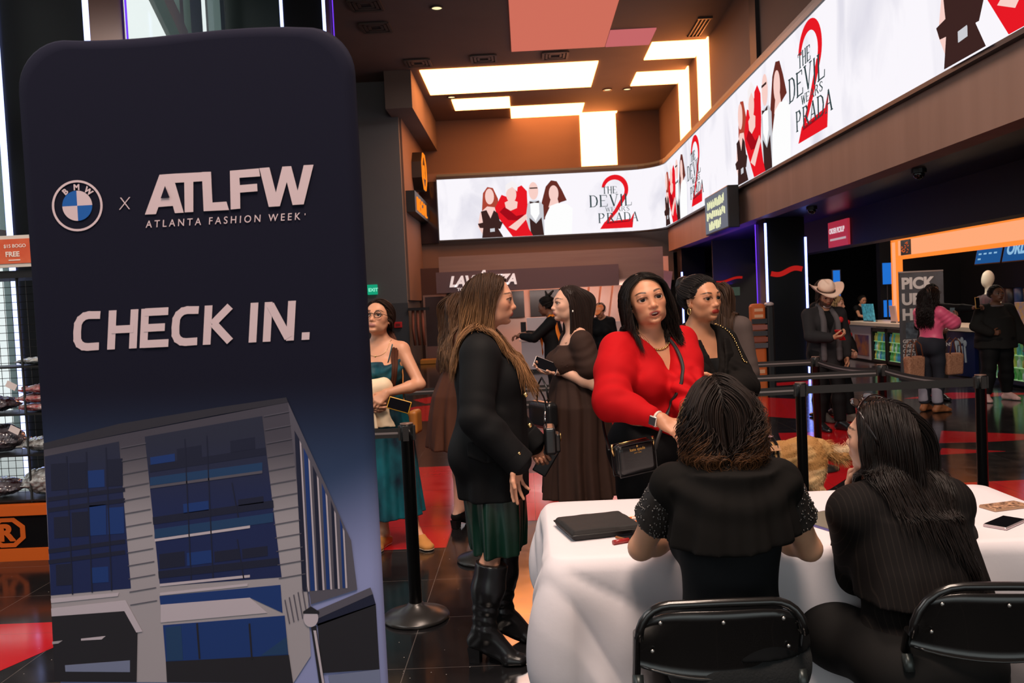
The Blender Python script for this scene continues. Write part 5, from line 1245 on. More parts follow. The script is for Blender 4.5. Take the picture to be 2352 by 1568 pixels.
def fridge(y0, y1, lb):
    e = empty('drinks_fridge', (7.5,(y0+y1)/2,0)); tag(e, lb, 'fridge', 'lit drinks fridges'); L = y1-y0
    MB().span((-.02,-L/2,.03),(.09,L/2,.79)).build('cabinet', M_BLACK, e)
    MB().span((-.026,-L/2+.07,.10),(-.021,L/2-.07,.70)).build('lit_interior', emat('fridge_back', (.07,.15,.05), .8), e)
    for z in (.12,.31,.50): MB().span((-.10,-L/2+.07,z-.012),(-.026,L/2-.07,z)).build('shelf', M_LITE, e)
    b = MB()
    for s in (1,-1): b.span((-.12,s*L/2-.035,.05),(-.02,s*L/2+.035,.78))
    b.span((-.12,-L/2,.70),(-.02,L/2,.78)); b.span((-.12,-L/2,.05),(-.02,L/2,.11)); b.build('door_frame', M_BLACK, e)
    return e
BC = [mat('bottle_%s' % k, c, .15, spec=.6, emit=c, es=.07) for k, c in dict(green=(.10,.42,.10), blue=(.05,.28,.55), clear=(.55,.75,.65), yellow=(.55,.55,.10), teal=(.10,.50,.42)).items()]
_bot = None; rr = random.Random(3)
def bottle(x, y, z, m, lb, grp):
    b = MB().lathe([(.028,0),(.030,.01),(.030,.095),(.014,.125),(.013,.15),(.016,.151),(.016,.165)], n=10); o = b.build('drink_bottle', m, smooth_=True); o.location = (x, y, z); tag(o, lb, 'bottle', grp)
ROW = ['bottom','middle','top']; HUE = dict(bottle_green='green', bottle_blue='blue', bottle_clear='clear', bottle_yellow='yellow', bottle_teal='teal')
for fi, (y0, y1, nm) in enumerate(((17.45,18.15,'left-hand lit fridge beside the wood post'),(16.7,17.4,'lit fridge half hidden by the pick-up banner'),(12.6,13.6,'lit fridge at the right edge behind the woman in black'))):
    fridge(y0, y1, 'black drinks fridge, ' + nm)
    for zi, z in enumerate((.12,.31,.50)):
        n = 7
        for k in range(n):
            m = rr.choice(BC); bottle(7.43, y0+.1+(y1-y0-.2)*k/(n-1), z, m, '%s drink bottle on the %s shelf of the %s' % (HUE[m.name.split('.')[0]], ROW[zi], ('fridge beside the wood post','fridge behind the pick-up banner','fridge at the right edge')[fi]), 'bottles in the fridges')
# orange light portal
lp = empty('light_portal', (8.2,15,0)); tag(lp, 'glowing orange light-box frame over the concession counter', 'light'); M_OR = emat('orange_lightbox', (1.0,.40,.19), 1.0); M_ORE = emat('orange_edge', (1.0,.22,.03), 1.2)
MB().span((-.06,3.55,.88),(.06,3.85,2.62)).build('upright_lightbox', M_ORE, lp); MB().span((-.07,3.62,.9),(-.055,3.76,2.6)).build('upright_core', M_OR, lp)
for y0, y1 in ((3.5,2.05),(1.95,.05),(-.05,-1.95),(-2.05,-4.0)): MB().span((-.05,y0,2.30),(.1,y1,2.62)).build('header_lightbox', M_OR, lp)
b = MB(); b.span((-.06,3.85,2.22),(.1,-4.5,2.29)); b.span((-.06,3.85,2.63),(.1,-4.5,2.70)); b.build('header_rim', M_ORE, lp)
e = empty('portal_notice', (8.1,18.0,2.45)); tag(e, 'small black notice with red marks on the orange light portal', 'sign'); MB().span((-.02,-.22,-.16),(.0,.22,.16)).build('notice_board', M_BLACK, e)
b = MB(); rr = random.Random(8)
for k in range(16): b.box((-.024, rr.uniform(-.16,.16), rr.uniform(-.11,.11)), (.004,.06,.02), Rx(rr.uniform(-.5,.5)))
b.build('red_marks', emat('notice_red', (.7,.12,.03), .8), e)
tag(MB().span((8.12,14.75,2.86),(8.16,15.85,3.02)).build('small_orange_sign', emat('dull_orange', (.50,.17,.02), .9)), 'dull orange sign above the orange light boxes', 'sign')
M_MENU = emat('menu_blue', (.012,.075,.24), 1.1); M_MENUT = emat('menu_text', (.30,.55,.80), .9)
for k, (y0, y1, lb) in enumerate(((16.9,15.98,'blue menu screen with small lettering, left one'),(15.94,14.4,'blue menu screen with large lettering at the right edge'))):
    e = empty('menu_screen', (9.0,(y0+y1)/2,2.2)); e.rotation_euler = (0, rad(12), 0); tag(e, lb, 'screen', 'blue menu screens'); L = abs(y0-y1)
    MB().span((-.02,-L/2,-.23),(.03,L/2,.23)).build('screen_case', M_BLACK, e); MB().bar((.04,0,.1),(.19,0,.875),.02).build('hanger', M_BLACK, e); MB().span((-.024,-L/2+.02,-.21),(-.02,L/2-.02,.21)).build('screen_face', M_MENU, e)
    if k: text_mesh('ORDER', 'menu_letters', M_MENUT, e, lambda u, v, t: V(-.026-t, L/2-.12-u, -.08+v), .30, .012, .003)
    else:
        text_mesh('MOVIES', 'menu_letters', M_MENUT, e, lambda u, v, t: V(-.026-t, .22-u, .07+v), .10, .002, .003); b = MB()
        for r in range(2):
            for c_ in range(4 - 3*r): b.box((-.026, .30-.18*c_, -.02-.1*r), (.003,.10,.03))
        b.build('menu_lines', M_MENUT, e)
    b = MB(); b.sphere((-.026, L/2-.12, .13), (.004,.05,.05), 8); b.build('menu_picture', M_MENUT, e)
struct('wall_concession', MB().span((10.4,9,0),(10.6,20.4,3.06)), M_BLACK); struct('wall_concession_end', MB().span((8.5,20.3,0),(10.6,20.5,3.06)), M_BLACK)
e = empty('pick_up_banner', (7.0,15.0,0)); tag(e, 'grey roll-up banner reading pick up here in front of the fridges', 'banner')
M_PU = mat('banner_grey', lin(66,64,68), .6, noise=((4,4,3), .5, lin(92,96,108))); MB().span((-.40,-.01,.06),(.38,.01,1.86)).build('banner_sheet', M_PU, e); MB().span((-.42,-.05,0),(.40,.05,.06)).build('banner_base', M_DARK, e); MB().span((-.40,-.015,1.86),(.38,.015,1.885)).build('top_rail', mat('alu', (.6,.6,.62), .3, .9), e)
M_PW = mat('banner_white', lin(214,206,206), .6)
for s, z, sz, bo in (('PICK',1.58,.27,.012),('UP',1.30,.27,.012),('HERE',1.03,.27,.012),('GET TICKETS',.62,.085,.002),('ORDER CONCESSIONS',.535,.085,.002),('CHECK IN',.45,.085,.002),('PICK UP',.365,.085,.002)):
    text_mesh(s, 'banner_letters', M_PW, e, lambda u, v, t: V(-.36+u, -.012-t, z+v), sz, bo, .002, 'LEFT', .98)
MB().span((-.30,-.0115,.70),(.34,-.0105,.98)).build('banner_picture', mat('banner_photo', lin(96,110,124), .6, noise=((9,9,9), 1, lin(40,44,56))), e)
# small things on the counter
def stand(x, y, w, h, m, lb, name='counter_display'):
    e = empty(name, (x, y, .87)); tag(e, lb, 'display stand'); MB().box((0,0,h/2), (.03,w,h), Ry(-.12)).build('display_panel', m, e); MB().box((.04,0,.01), (.12,w*.8,.02)).build('display_foot', M_DARK, e)
stand(7.75,19.2,.60,.40, mat('blue_cards', lin(90,190,210), .5, noise=((16,16,16), 1, lin(30,60,80)), emit=lin(60,140,160), es=.35), 'pale blue card display on the counter beside the seated cashier')
stand(7.75,17.9,.26,.36, mat('pink_leaflet', lin(220,180,170), .5), 'small framed notice on the counter near the orange upright')
stand(7.75,13.2,.45,.42, mat('candy_boxes', lin(150,130,150), .5, noise=((18,18,18), 1, lin(196,150,60))), 'colourful candy display at the right end of the counter')
e = empty('yellow_carton', (7.75,12.65,.87)); tag(e, 'yellow carton on the counter at the right edge', 'carton'); MB().box((0,0,.13), (.2,.25,.26), None, .01).build('carton_body', mat('carton_yellow', lin(190,160,50), .5), e)
sh = empty('goods_shelf', (9.6,15.2,0)); tag(sh, 'dark back shelf of boxed goods behind the mannequin', 'shelf'); MB().span((-.2,-2.0,1.10),(.8,2.0,1.14)).build('shelf_board', M_DARK, sh); MB().span((.2,-2.0,1.02),(.8,2.0,1.10)).build('shelf_bracket', M_DARK, sh)
rr = random.Random(12)
for k in range(12):
    c = rr.choice(((20,40,90),(60,40,40),(26,26,34),(90,70,70),(30,60,110))); o = MB().lathe([(.085,0),(.105,.02),(.12,.34),(.09,.36)], n=12).build('souvenir_cup', mat('cup_%d' % k, lin(*c), .35), smooth_=True); o.location = (9.5, 16.9-.29*k, 1.14); tag(o, 'dark souvenir cup, %s from the pick-up banner along the back shelf' % ('first','second','third','fourth','fifth','sixth','seventh','eighth','ninth','tenth','eleventh','twelfth')[k], 'cup', 'cups on the back shelf')
CB((7.535,14.3,.02),(7.6,15.2,.78),'blue_cabinet_door', mat('blue_front', lin(12,26,74), .4)); b = MB()
for y in (-.15,-.05,.05,.15): b.box(V(7.53,14.75+y,.40)-oc, (.006,.05,.28), Rx(y*.8))
for y, z in ((-.15,.14),(-.05,.19),(.06,.16),(.15,.12)): b.sphere(V(7.53,14.75+y,.45+z)-oc, (.004,.06,.06), 8)
b.build('popcorn_emblem', mat('emblem_white', lin(170,180,190), .6), cn)
# white mannequin bust in a dark top, standing on the counter
def mannequin():
    e = empty('mannequin', (7.95,14.6,.895), rad(100)); tag(e, 'white mannequin bust in a dark top standing on the concession counter', 'mannequin')
    d = SDF(); d.ell((0,0,.80), (.085,.105,.135)); d.ell((0,.05,.74), (.062,.065,.095), None, .03); d.cap((0,-.01,.52), (0,0,.72), .062, .052, .03); d.ell((0,0,.30), (.19,.12,.24), None, .04); d.cap((-.19,0,.44), (.19,0,.44), .06, .06, .05); d.cap((.23,0,.42), (.27,.02,.02), .05, .035, .02); d.cap((-.23,0,.42), (-.27,.02,.02), .05, .035, .02); garment('bust', d, e, mat('mannequin_white', lin(226,216,196), .45), .010)
    d = SDF(); d.ell((0,0,.30), (.205,.135,.25)); d.cap((-.20,0,.43), (.20,0,.43), .075, .075, .05); d.add(half((0,0,.06), (0,0,-1)), .01, 'i'); garment('dark_top', d, e, mat('mannequin_top', (.014,.012,.016), .7, noise=((14,14,3), .7, (.10,.02,.03))), .012); MB().lathe([(.14,0),(.14,.015),(.05,.03),(.03,.08)], n=16).build('stand', M_DARK, e)
mannequin()
for x, y, z0, z1, w_, lb in ((7.35,20.0,1.25,2.08,.16,'narrow blue lit screen left of the orange portal, behind the white hat'),(8.55,20.0,1.70,2.20,.24,'blue lit poster screen nearest the orange upright'),(8.66,20.25,.92,1.32,.24,'low blue lit screen beside the counter leaflet')):
    e = empty('blue_screen', (x, y, (z0+z1)/2)); tag(e, lb, 'screen', 'blue screens in the dark'); MB().span((-w_/2-.02,-.0,-(z1-z0)/2-.02),(w_/2+.02,.06,(z1-z0)/2+.02)).build('screen_case', M_BLACK, e); MB().bar((0,.04,-(z0+z1)/2),(0,.04,0),.02).build('pole', M_BLACK, e); MB().span((-w_/2,-.006,-(z1-z0)/2),(w_/2,0,(z1-z0)/2)).build('screen_face', emat('blue_glow', (.015,.16,.62), 1.0), e)
# red column reflection built as a glowing strip; ribbon on far wall, dim sign
e = empty('red_light_streak', (5.05,16.34,2.02)); tag(e, 'wavy red reflection across the face of the blue-lit column, built as a glowing strip', 'light'); MB().tube([(x, -.012, .035*math.sin(x*11)+.12*x) for x in np.linspace(-.30,.30,20)], 1, flat=(.095,.012,V(0,1,0))).build('ribbon', emat('red_reflection', (.40,.012,.010), 1.0), e)
struct('wall_dark_right', MB().span((4.95,22.2,0),(6.6,22.3,3.06)), M_BLACK)
e = empty('red_light_streak', (5.36,22.18,2.02)); tag(e, 'faint red light ribbon on the dark wall beyond the hair bun', 'light'); MB().tube([(x, 0, .03*math.sin(x*8)+.10*x) for x in np.linspace(-.34,.34,20)], 1, flat=(.06,.02,V(0,1,0))).build('ribbon', emat('red_ribbon_dim', (.35,.01,.008), 1.0), e)
tag(MB().span((5.36,22.16,1.60),(5.62,22.2,1.82)).build('dim_sign', emat('dim_green', (.04,.055,.04), 1.0)), 'dim greenish sign in the dark beyond the woman with the bun', 'sign')
# snack totem
e = empty('snack_totem', (3.83,14.0,0)); tag(e, 'slim orange totem hung with snack packs left of the blue-lit column', 'totem'); MB().span((-.13,-.10,.0),(.11,.10,1.45), .05).build('totem_body', mat('totem_orange', lin(216,110,50), .5), e); MB().span((.12,-.08,0),(.26,.1,1.42), .04).build('totem_back', M_BLACK, e); MB().sphere((.19,0,1.43), (.08,.09,.04), 12).build('totem_knob', mat('knob_white', lin(210,200,200), .3), e, True)
for k in range(5): MB().span((-.135,-.14,.72+.10*k),(.115,-.10,.80+.10*k)).build('snack_pack', mat('snack_%d' % k, lin(*((90,90,96),(150,80,60),(60,60,64),(160,100,90),(40,40,44))[k]), .4), e)
for z, h_ in ((1.22,.05),(1.32,.05),(.40,.06),(.30,.06),(.20,.06)): MB().span((-.08,-.105,z),(.06,-.10,z+h_)).build('totem_lettering', mat('totem_text', lin(240,190,150), .5), e)

# ------------------------------------------------------------------ snack rack on the left
rk = empty('wire_snack_rack', (-3.75,5.9,0)); tag(rk, 'black wire rack of bagged snacks on an orange-edged plinth behind the banner', 'rack'); orr = V(-3.75,5.9,0)
M_ORG = mat('orange_paint', lin(206,92,22), .45); M_WIRE = mat('black_wire', (.01,.01,.01), .4)
def RB(lo, hi, name, m, bev=0): return MB().span(V(*lo)-orr, V(*hi)-orr, bev).build(name, m, rk)
RB((-4.55,5.7,.085),(-3.0,6.1,.315),'plinth', M_CLAD); RB((-4.56,5.68,.315),(-2.99,6.12,.385),'plinth_trim', M_ORG); RB((-4.56,5.68,.0),(-2.99,6.12,.085),'plinth_trim', M_ORG)
b = MB()
for x in np.arange(-4.5, -3.0, .055): b.bar(V(x,6.05,.39)-orr, V(x,6.05,1.97)-orr, .0022, 5)
for z in np.arange(.42, 1.98, .055): b.bar(V(-4.5,6.05,z)-orr, V(-3.02,6.05,z)-orr, .0022, 5)
b.build('wire_grid', M_WIRE, rk)
for x in (-3.52,-3.03,-4.02,-4.5): MB().bar(V(x,5.78,.385)-orr, V(x,5.78,1.97)-orr, .008, 8).build('upright', M_WIRE, rk)
RB((-4.52,5.7,1.95),(-3.0,6.08,2.0),'top_rail', M_DARK)
for z in (.40,.715,1.0,1.33): RB((-4.5,5.74,z),(-3.0,6.05,z+.012),'shelf', M_WIRE)
b = MB(); o8, i8 = oct_(.135), oct_(.098)
for k in range(8): b.prism([o8[k], o8[(k+1)%8], i8[(k+1)%8], i8[k]], lambda u, v, t: V(-3.655+u, 5.695-t, .198+v*.82)-orr, 0, .004)
b.build('emblem_ring', M_ORG, rk)
text_mesh('R', 'emblem_letter', M_ORG, rk, lambda u, v, t: V(-3.72+u, 5.695-t, .145+v)-orr, .155, .008, .004, 'LEFT', 1, 0, 1.15)
RB((-4.2,5.66,2.02),(-3.30,5.69,2.235),'sign_card', mat('cream_card', lin(214,206,196), .6)); RB((-3.575,5.654,2.045),(-3.315,5.66,2.21),'sign_print', mat('sign_orange', lin(208,84,50), .4, noise=((9,3,9), .5, lin(226,120,80))))
M_SW = mat('sign_white', lin(238,225,215), .6)
for s, x, z, sz, bo in (('$15 BOGO',-3.513,2.152,.032,.0006),('FREE',-3.505,2.092,.047,.0014)): text_mesh(s, 'sign_letters', M_SW, rk, lambda u, v, t: V(x+u, 5.652-t, z+v)-orr, sz, bo, .001, 'LEFT', 1, 0, 1.0)
b = MB(); b.span(V(-3.485,5.651,2.064)-orr, V(-3.405,5.653,2.071)-orr); b.build('sign_small_print', M_SW, rk)
M_BAG = [mat('bag_red', lin(150,20,30), .18, coat=.6, noise=((22,22,30), .8, lin(190,180,180))), mat('bag_dark', lin(44,22,24), .16, coat=.7, noise=((20,20,26), .6, lin(150,150,160))), mat('bag_clear', lin(96,92,92), .12, coat=.8, noise=((26,26,26), .9, lin(190,195,195)))]
def bag(x, z, m, lb, seed, w=.34, h=.09):
    d = SDF(); d.ell((0,0,h/2), (w/2,.13,h/2)); d.add(rbox((0,0,h*.4), (w*.98,.20,.012), .005), .02); wrinkle(d, .007, 9, seed, (1.0,1.2,2.0)); wrinkle(d, .005, 17, seed+9, (1.2,1,2.0))
    Vv, F = d.mesh(.007); o = mesh_np('snack_bag', Vv, F, M_BAG[m], smooth_=False); o.location = (x, 5.90, z - Vv[:,2].min()); o.rotation_euler = (0, 0, (seed % 5 - 2)*.09); tag(o, lb, 'snack bag', 'snack bags on the wire rack')
for x, z, m, lb, sd, w_, h_ in ((-3.44,1.345,2,'silvery snack bag on the top shelf of the wire rack',1,.32,.05),
  (-3.43,1.015,0,'shiny red snack bag on the second shelf, lowest of three',2,.36,.058),(-3.44,1.08,0,'shiny red snack bag on the second shelf, middle of three',3,.36,.058),(-3.42,1.145,0,'shiny red snack bag on the second shelf, top of three',4,.33,.055),(-3.80,1.015,1,'dark bagged snack left of the red bags on the second shelf',5,.30,.11),
  (-3.80,.73,1,'dark bagged snack standing taller on the third shelf',6,.36,.20),(-3.44,.73,2,'clear wrapped snack bag on the third shelf next to the banner',7,.38,.10),
  (-3.82,.415,1,'dark wrapped snack bag on the bottom shelf',8,.34,.13),(-3.43,.415,2,'crumpled clear snack bag on the bottom shelf next to the banner',9,.40,.20)): bag(x, z, m, lb, sd, w_, h_)
for x, z, lb in ((-3.60,1.21,'white price tag hanging below the top shelf'),(-3.60,.90,'white price tag hanging below the second shelf')):
    o = MB().box((0,0,0), (.075,.002,.045), Ry(.5)).build('price_tag', mat('tag_white', lin(226,214,212), .6)); o.location = (x, 5.765, z); tag(o, lb, 'price tag')
area('concession_fill', (7.0, 16.0, 3.0), (0, rad(-14), 0), .5, 110, (1.0, .84, .70), 8.0)  # fill lamp added to brighten the counter front, no fitting built
# ------------------------------------------------------------------ cloth
M_BLK = mat('black_suiting', (.0065,.0065,.0072), .72, spec=.15, bump=((420,420,420), .12, .001))
M_BLK2 = mat('black_crepe', (.009,.0075,.007), .85, spec=.10, bump=((500,500,500), .15, .001))
M_LEA = mat('black_leather', (.010,.010,.011), .27, spec=.55, bump=(140, .10, .002))
M_GOLD = mat('gold_metal', (.75,.50,.20), .25, 1.0); M_STEEL = mat('steel_metal', (.62,.62,.64), .25, 1.0)
SK_PALE = (.68,.35,.23); SK_MED = (.54,.26,.15); SK_TAN = (.45,.22,.13); SK_DARK = (.19,.080,.046)
def coat_body(d, J, secs, nf=6, amp=.006, ph=0.0): d.add(skirt(secs, nf, amp, ph, .6), .03)
def fall2(split=0.0, fwd=.45, out=.9, drop=.3, back=-.55, inw=.0, vary=0.0):
    def f(q, side, t, nrm):
        fwd_ = fwd if not vary else fwd*(1 - vary + 2*vary*np.random.RandomState(9).rand(len(q)))
        x, y, z = q[:,0], q[:,1], q[:,2]; up = smooth(-.15, .75, z); fr = smooth(split-.15, split+.25, y)
        face = smooth(.05,.40,y)*smooth(-1.25,-.95,z)*smooth(.75,.45,z)
        return np.stack([side*out*up*smooth(1.0,.2,np.abs(x)) - inw*np.sign(x)*(1-up)*smooth(.3,.8,np.abs(x)), back*up*(1-.85*fr) + fr*fwd_*(1-up)*smooth(-.9,-1.4,z) - .25*(1-fr)*(1-up)*(y > -1.1) + .5*(y < -1.2) - .8*face, -drop - (1-up)*1.2 - .8*np.abs(x)], 1)
    return f
def bag_strap(pts, name, m, root, w=.012, t=.003, nrm=None):
    n = [unit(V(p[0], p[1], 0) * V(1,1,0) + V(1e-4, 0, 0)) for p in pts] if nrm is None else nrm
    return MB().tube(pts, 1, flat=(w, t, n)).build(name, m, root, True)
def spline(pts, n=40):
    P = np.asarray(pts, float); t = np.linspace(0, len(P)-1, n); out = []
    for k in t:
        i = min(int(k), len(P)-2); f = k-i; p0, p1, p2, p3 = P[max(i-1,0)], P[i], P[i+1], P[min(i+2,len(P)-1)]
        out.append(.5*((2*p1) + (-p0+p2)*f + (2*p0-5*p1+4*p2-p3)*f*f + (-p0+3*p1-3*p2+p3)*f**3))
    return np.array(out)
def on_body(d, pts, off=.006, it=6):
    P = np.asarray(pts, float).copy(); e = .004
    for _ in range(it):
        s = d.at(P); G = np.stack([d.at(P+V(e,0,0))-d.at(P-V(e,0,0)), d.at(P+V(0,e,0))-d.at(P-V(0,e,0)), d.at(P+V(0,0,e))-d.at(P-V(0,0,e))], 1); G /= np.linalg.norm(G,axis=1)[:,None]+1e-9
        P = P + G * np.where(s < off, off - s, 0)[:,None]
    for _ in range(3): P[1:-1] = P[1:-1]*.4 + (P[:-2]+P[2:])*.3
    for _ in range(2): G[1:-1] = G[1:-1] + G[:-2] + G[2:]; G /= np.linalg.norm(G,axis=1)[:,None]+1e-9
    return P, [g for g in G]

def front_of(d, p, n):
    n = unit(n); P = np.array([p + n*t for t in np.linspace(0,.5,250)]); s = d.at(P); i = np.nonzero(s > 0)[0]; return P[i[0]] if len(i) else P[60]
# ------------------------------------------------------------------ woman in the black blazer, seen in profile
def blazer_woman():
    loc, yaw = (-.10, 3.84, 0), -90
    r = person(loc, yaw, 'woman with long brown hair in profile, black blazer, dark green skirt and tall black boots')
    hl = .065
    J = skeleton(h=1.64, w=1.22, b=1.05, pelvis=(0,-.095,.92+hl), lean=-1, head=(0,-3,0), neckf=.12, hs=1.02, heel=hl, shrug=-.022, sh=.155,
        arms=dict(R=dict(hand=(.262,.030,.94), pole=(.5,-1,0), dir=(-.05,-.06,-1), nrm=(.55,.75,0), curl=[.12,.10,.16,.30], spread=.13, thumb=.1), L=dict(hand=(-.235,.10,.93), pole=(-.5,-1,0), dir=(.1,.5,-.9), nrm=(1,.1,0), curl=.75)),
        feet=dict(R=dict(ankle=(.115,-.160,.085+hl), dir=(.22,1,0), heel=hl), L=dict(ankle=(-.10,-.085,.085+hl), dir=(-.05,1,0), heel=hl)))
    body(J, r, base=(.66,.32,.20), lips=(.42,.06,.06), brow=(.06,.03,.018), blush=.45, h=.009, hh=.0032, hd=.0026, nose=1.0, iris=(.10,.09,.06), gaze=(0,.03), lw=.70)
    d = SDF(); torso_prims(d, J, .024); 
    coat_body(d, J, [(.74,0,-.092,.210,.160),(.90,0,-.094,.212,.170),(1.05,0,-.078,.190,.158),(1.25,0,-.055,.170,.142),(1.36,0,-.05,.15,.11)], 5, .007, 1)
    for q in 'RL':
        arm_prims(d, J, q, .030, .03, .80); E, W = J['el'+q], J['wr'+q]; c = E + (W-E)*.70; ax = unit(W-E)
        d.cap(c, c + ax*.075, .062, .064, .008)
        creases(d, J['sh'+q] + (E-J['sh'+q])*.5, E + (W-E)*.6, .12, .0028, 3, seed=2 if q == 'R' else 4)
    E, W = J['elR'], J['wrR']; ax = unit(W-E)
    d.add(ell(J['neck'] + V(0,.02,.06), (.085,.095,.10)), .02, 's'); d.add(rbox(J['chest']+V(0,.17,.08), (.07,.12,.28), .01, Rx(-.2)), .015, 's')
    wrinkle(d, .0045, 1.6, 7, (1,1,.45)); wrinkle(d, .002, 4.5, 9, (1,1,.5))
    jk = garment('blazer', d, r, M_BLK, .0075)
    # cuffs are turned back: cut the sleeve ends square with small rings
    for q in 'RL':
        E, W = J['el'+q], J['wr'+q]; ax = unit(W-E); c = E + (W-E)*.70 + ax*.02
        dc = SDF(); dc.cap(c, c + ax*.070, .067, .069); dc.add(half(c, -ax), .004, 'i'); dc.add(half(c + ax*.085, ax), .004, 'i'); dc.cap(c+ax*.04, c+ax*.2, .050, .052, .004, 's'); wrinkle(dc, .002, 5, 3); garment('cuff', dc, jk, M_BLK, .0055)
    for p in (V(.155,.062,1.075), V(.16,.05,1.21)):
        P, N = on_body(d, [p + V(.03,.03,0)], .003, 1); MB().sphere(P[0], (.006,.011,.011), 12).build('button', M_GOLD, jk, True)
    c = E = J['elR'] + (J['wrR']-J['elR'])*.82; 
    MB().sphere(J['elR'] + (J['wrR']-J['elR'])*.80 + V(.052,.045,0), (.007,.008,.008), 10).build('button', M_GOLD, jk, True)
    # pocket flap lying on the hip
    pts = [V(.25,-.175+.14*t,1.02-.012*t) for t in np.linspace(0,1,8)]; P, N = on_body(d, [p for p in pts for _ in (0,)], .004, 8)
    dp = SDF()
    for a, b in zip(P[:-1], P[1:]):
        for z in np.linspace(0,-.055,5): dp.cap(a+V(.004-z*.10,0,z), b+V(.004-z*.10,0,z), .0065, None, .012)
    garment('pocket_flap', dp, jk, M_BLK, .005)
    # skirt
    d2 = SDF(); d2.add(skirt([(.485,.0,-.080,.178,.120),(.60,0,-.082,.182,.132),(.80,0,-.090,.182,.145),(.98,0,-.09,.165,.130)], 7, .014, .8, .15), .02); wrinkle(d2, .003, 2.5, 2, (1,1,.4))
    garment('skirt', d2, r, mat('green_satin', (.004,.030,.018), .30, spec=.6, bump=((30,30,6), .12, .006)), .0065)
    for q in 'RL': shoe(J, r, q, M_LEA, 'boot', hl, .305, .007, h=.0055)
    # hair
    ob = J['sdf']; ob2 = SDF(); ob2.ops = ob.ops + d.ops[:]
    hair(J, r, (.050,.024,.012), fall2(-.72, .75, .8, .3, -.34, .06, .75), n=5200, seg=30, length=lambda p, rs: np.where(p[:,1] > -.35, .56, .44)*(1-.15*rs.rand(len(p))), obst=ob2, seed=5, width=.0013, curl=.006, cw=.30, tip=(.34,.165,.070), part=.05, rand=.22, tipfrom=.22, gloss=.40, capk=.035, jit=.09, line=lambda x,y,z: (y < .10 + .40*smooth(.45,.85,z)) & (z > -.55 + .42*smooth(-.4,.25,y) + .95*smooth(.10,.62,y)))
    # bag on a strap hanging at the far side, phone in the far hand
    P, N = on_body(d, spline([J['shL']+V(.06,-.03,.05), J['shL']+V(.05,.10,-.05), (-.15,.16,1.18), (-.19,.17,1.02)], 24), .008); bag_strap(P, 'strap', M_LEA, r, .014, .003, N)
    b = empty('handbag', np.array(loc)+Rz(rad(yaw))@V(-.20,.185,.90), rad(yaw)); tag(b, 'small black handbag hanging in front of the woman in the black blazer', 'bag')
    dd = SDF(); dd.add(rbox((0,0,.05), (.17,.055,.13), .012)); dd.add(rbox((.0,.035,.035), (.11,.03,.09), .010), .006); garment('bag_body', dd, b, M_LEA, .004)
    MB().tube([(0,-.012,.115),(0,-.02,.15),(0,-.015,.185)], .004, 8).build('clasp', M_STEEL, b, True); MB().sphere((0,-.018,.14), (.008,.008,.014), 8).build('clasp_ring', M_STEEL, b, True); MB().sphere((.02,.052,.06), (.016,.005,.022), 12).build('lock_plate', M_GOLD, b, True)
    p = empty('smartphone', np.array(loc)+Rz(rad(yaw))@V(-.225,.165,.845), rad(yaw)); p.rotation_euler[0] = rad(-32); tag(p, 'black phone held low in the far hand of the woman in the blazer', 'phone')
    dd = SDF(); dd.add(rbox((0,0,0), (.012,.074,.155), .005)); garment('phone_case', dd, p, mat('black_case', (.01,.01,.01), .35), .003, 0); MB().box((.0065,.018,.055), (.002,.012,.022)).build('camera_block', M_STEEL, p)
blazer_woman()

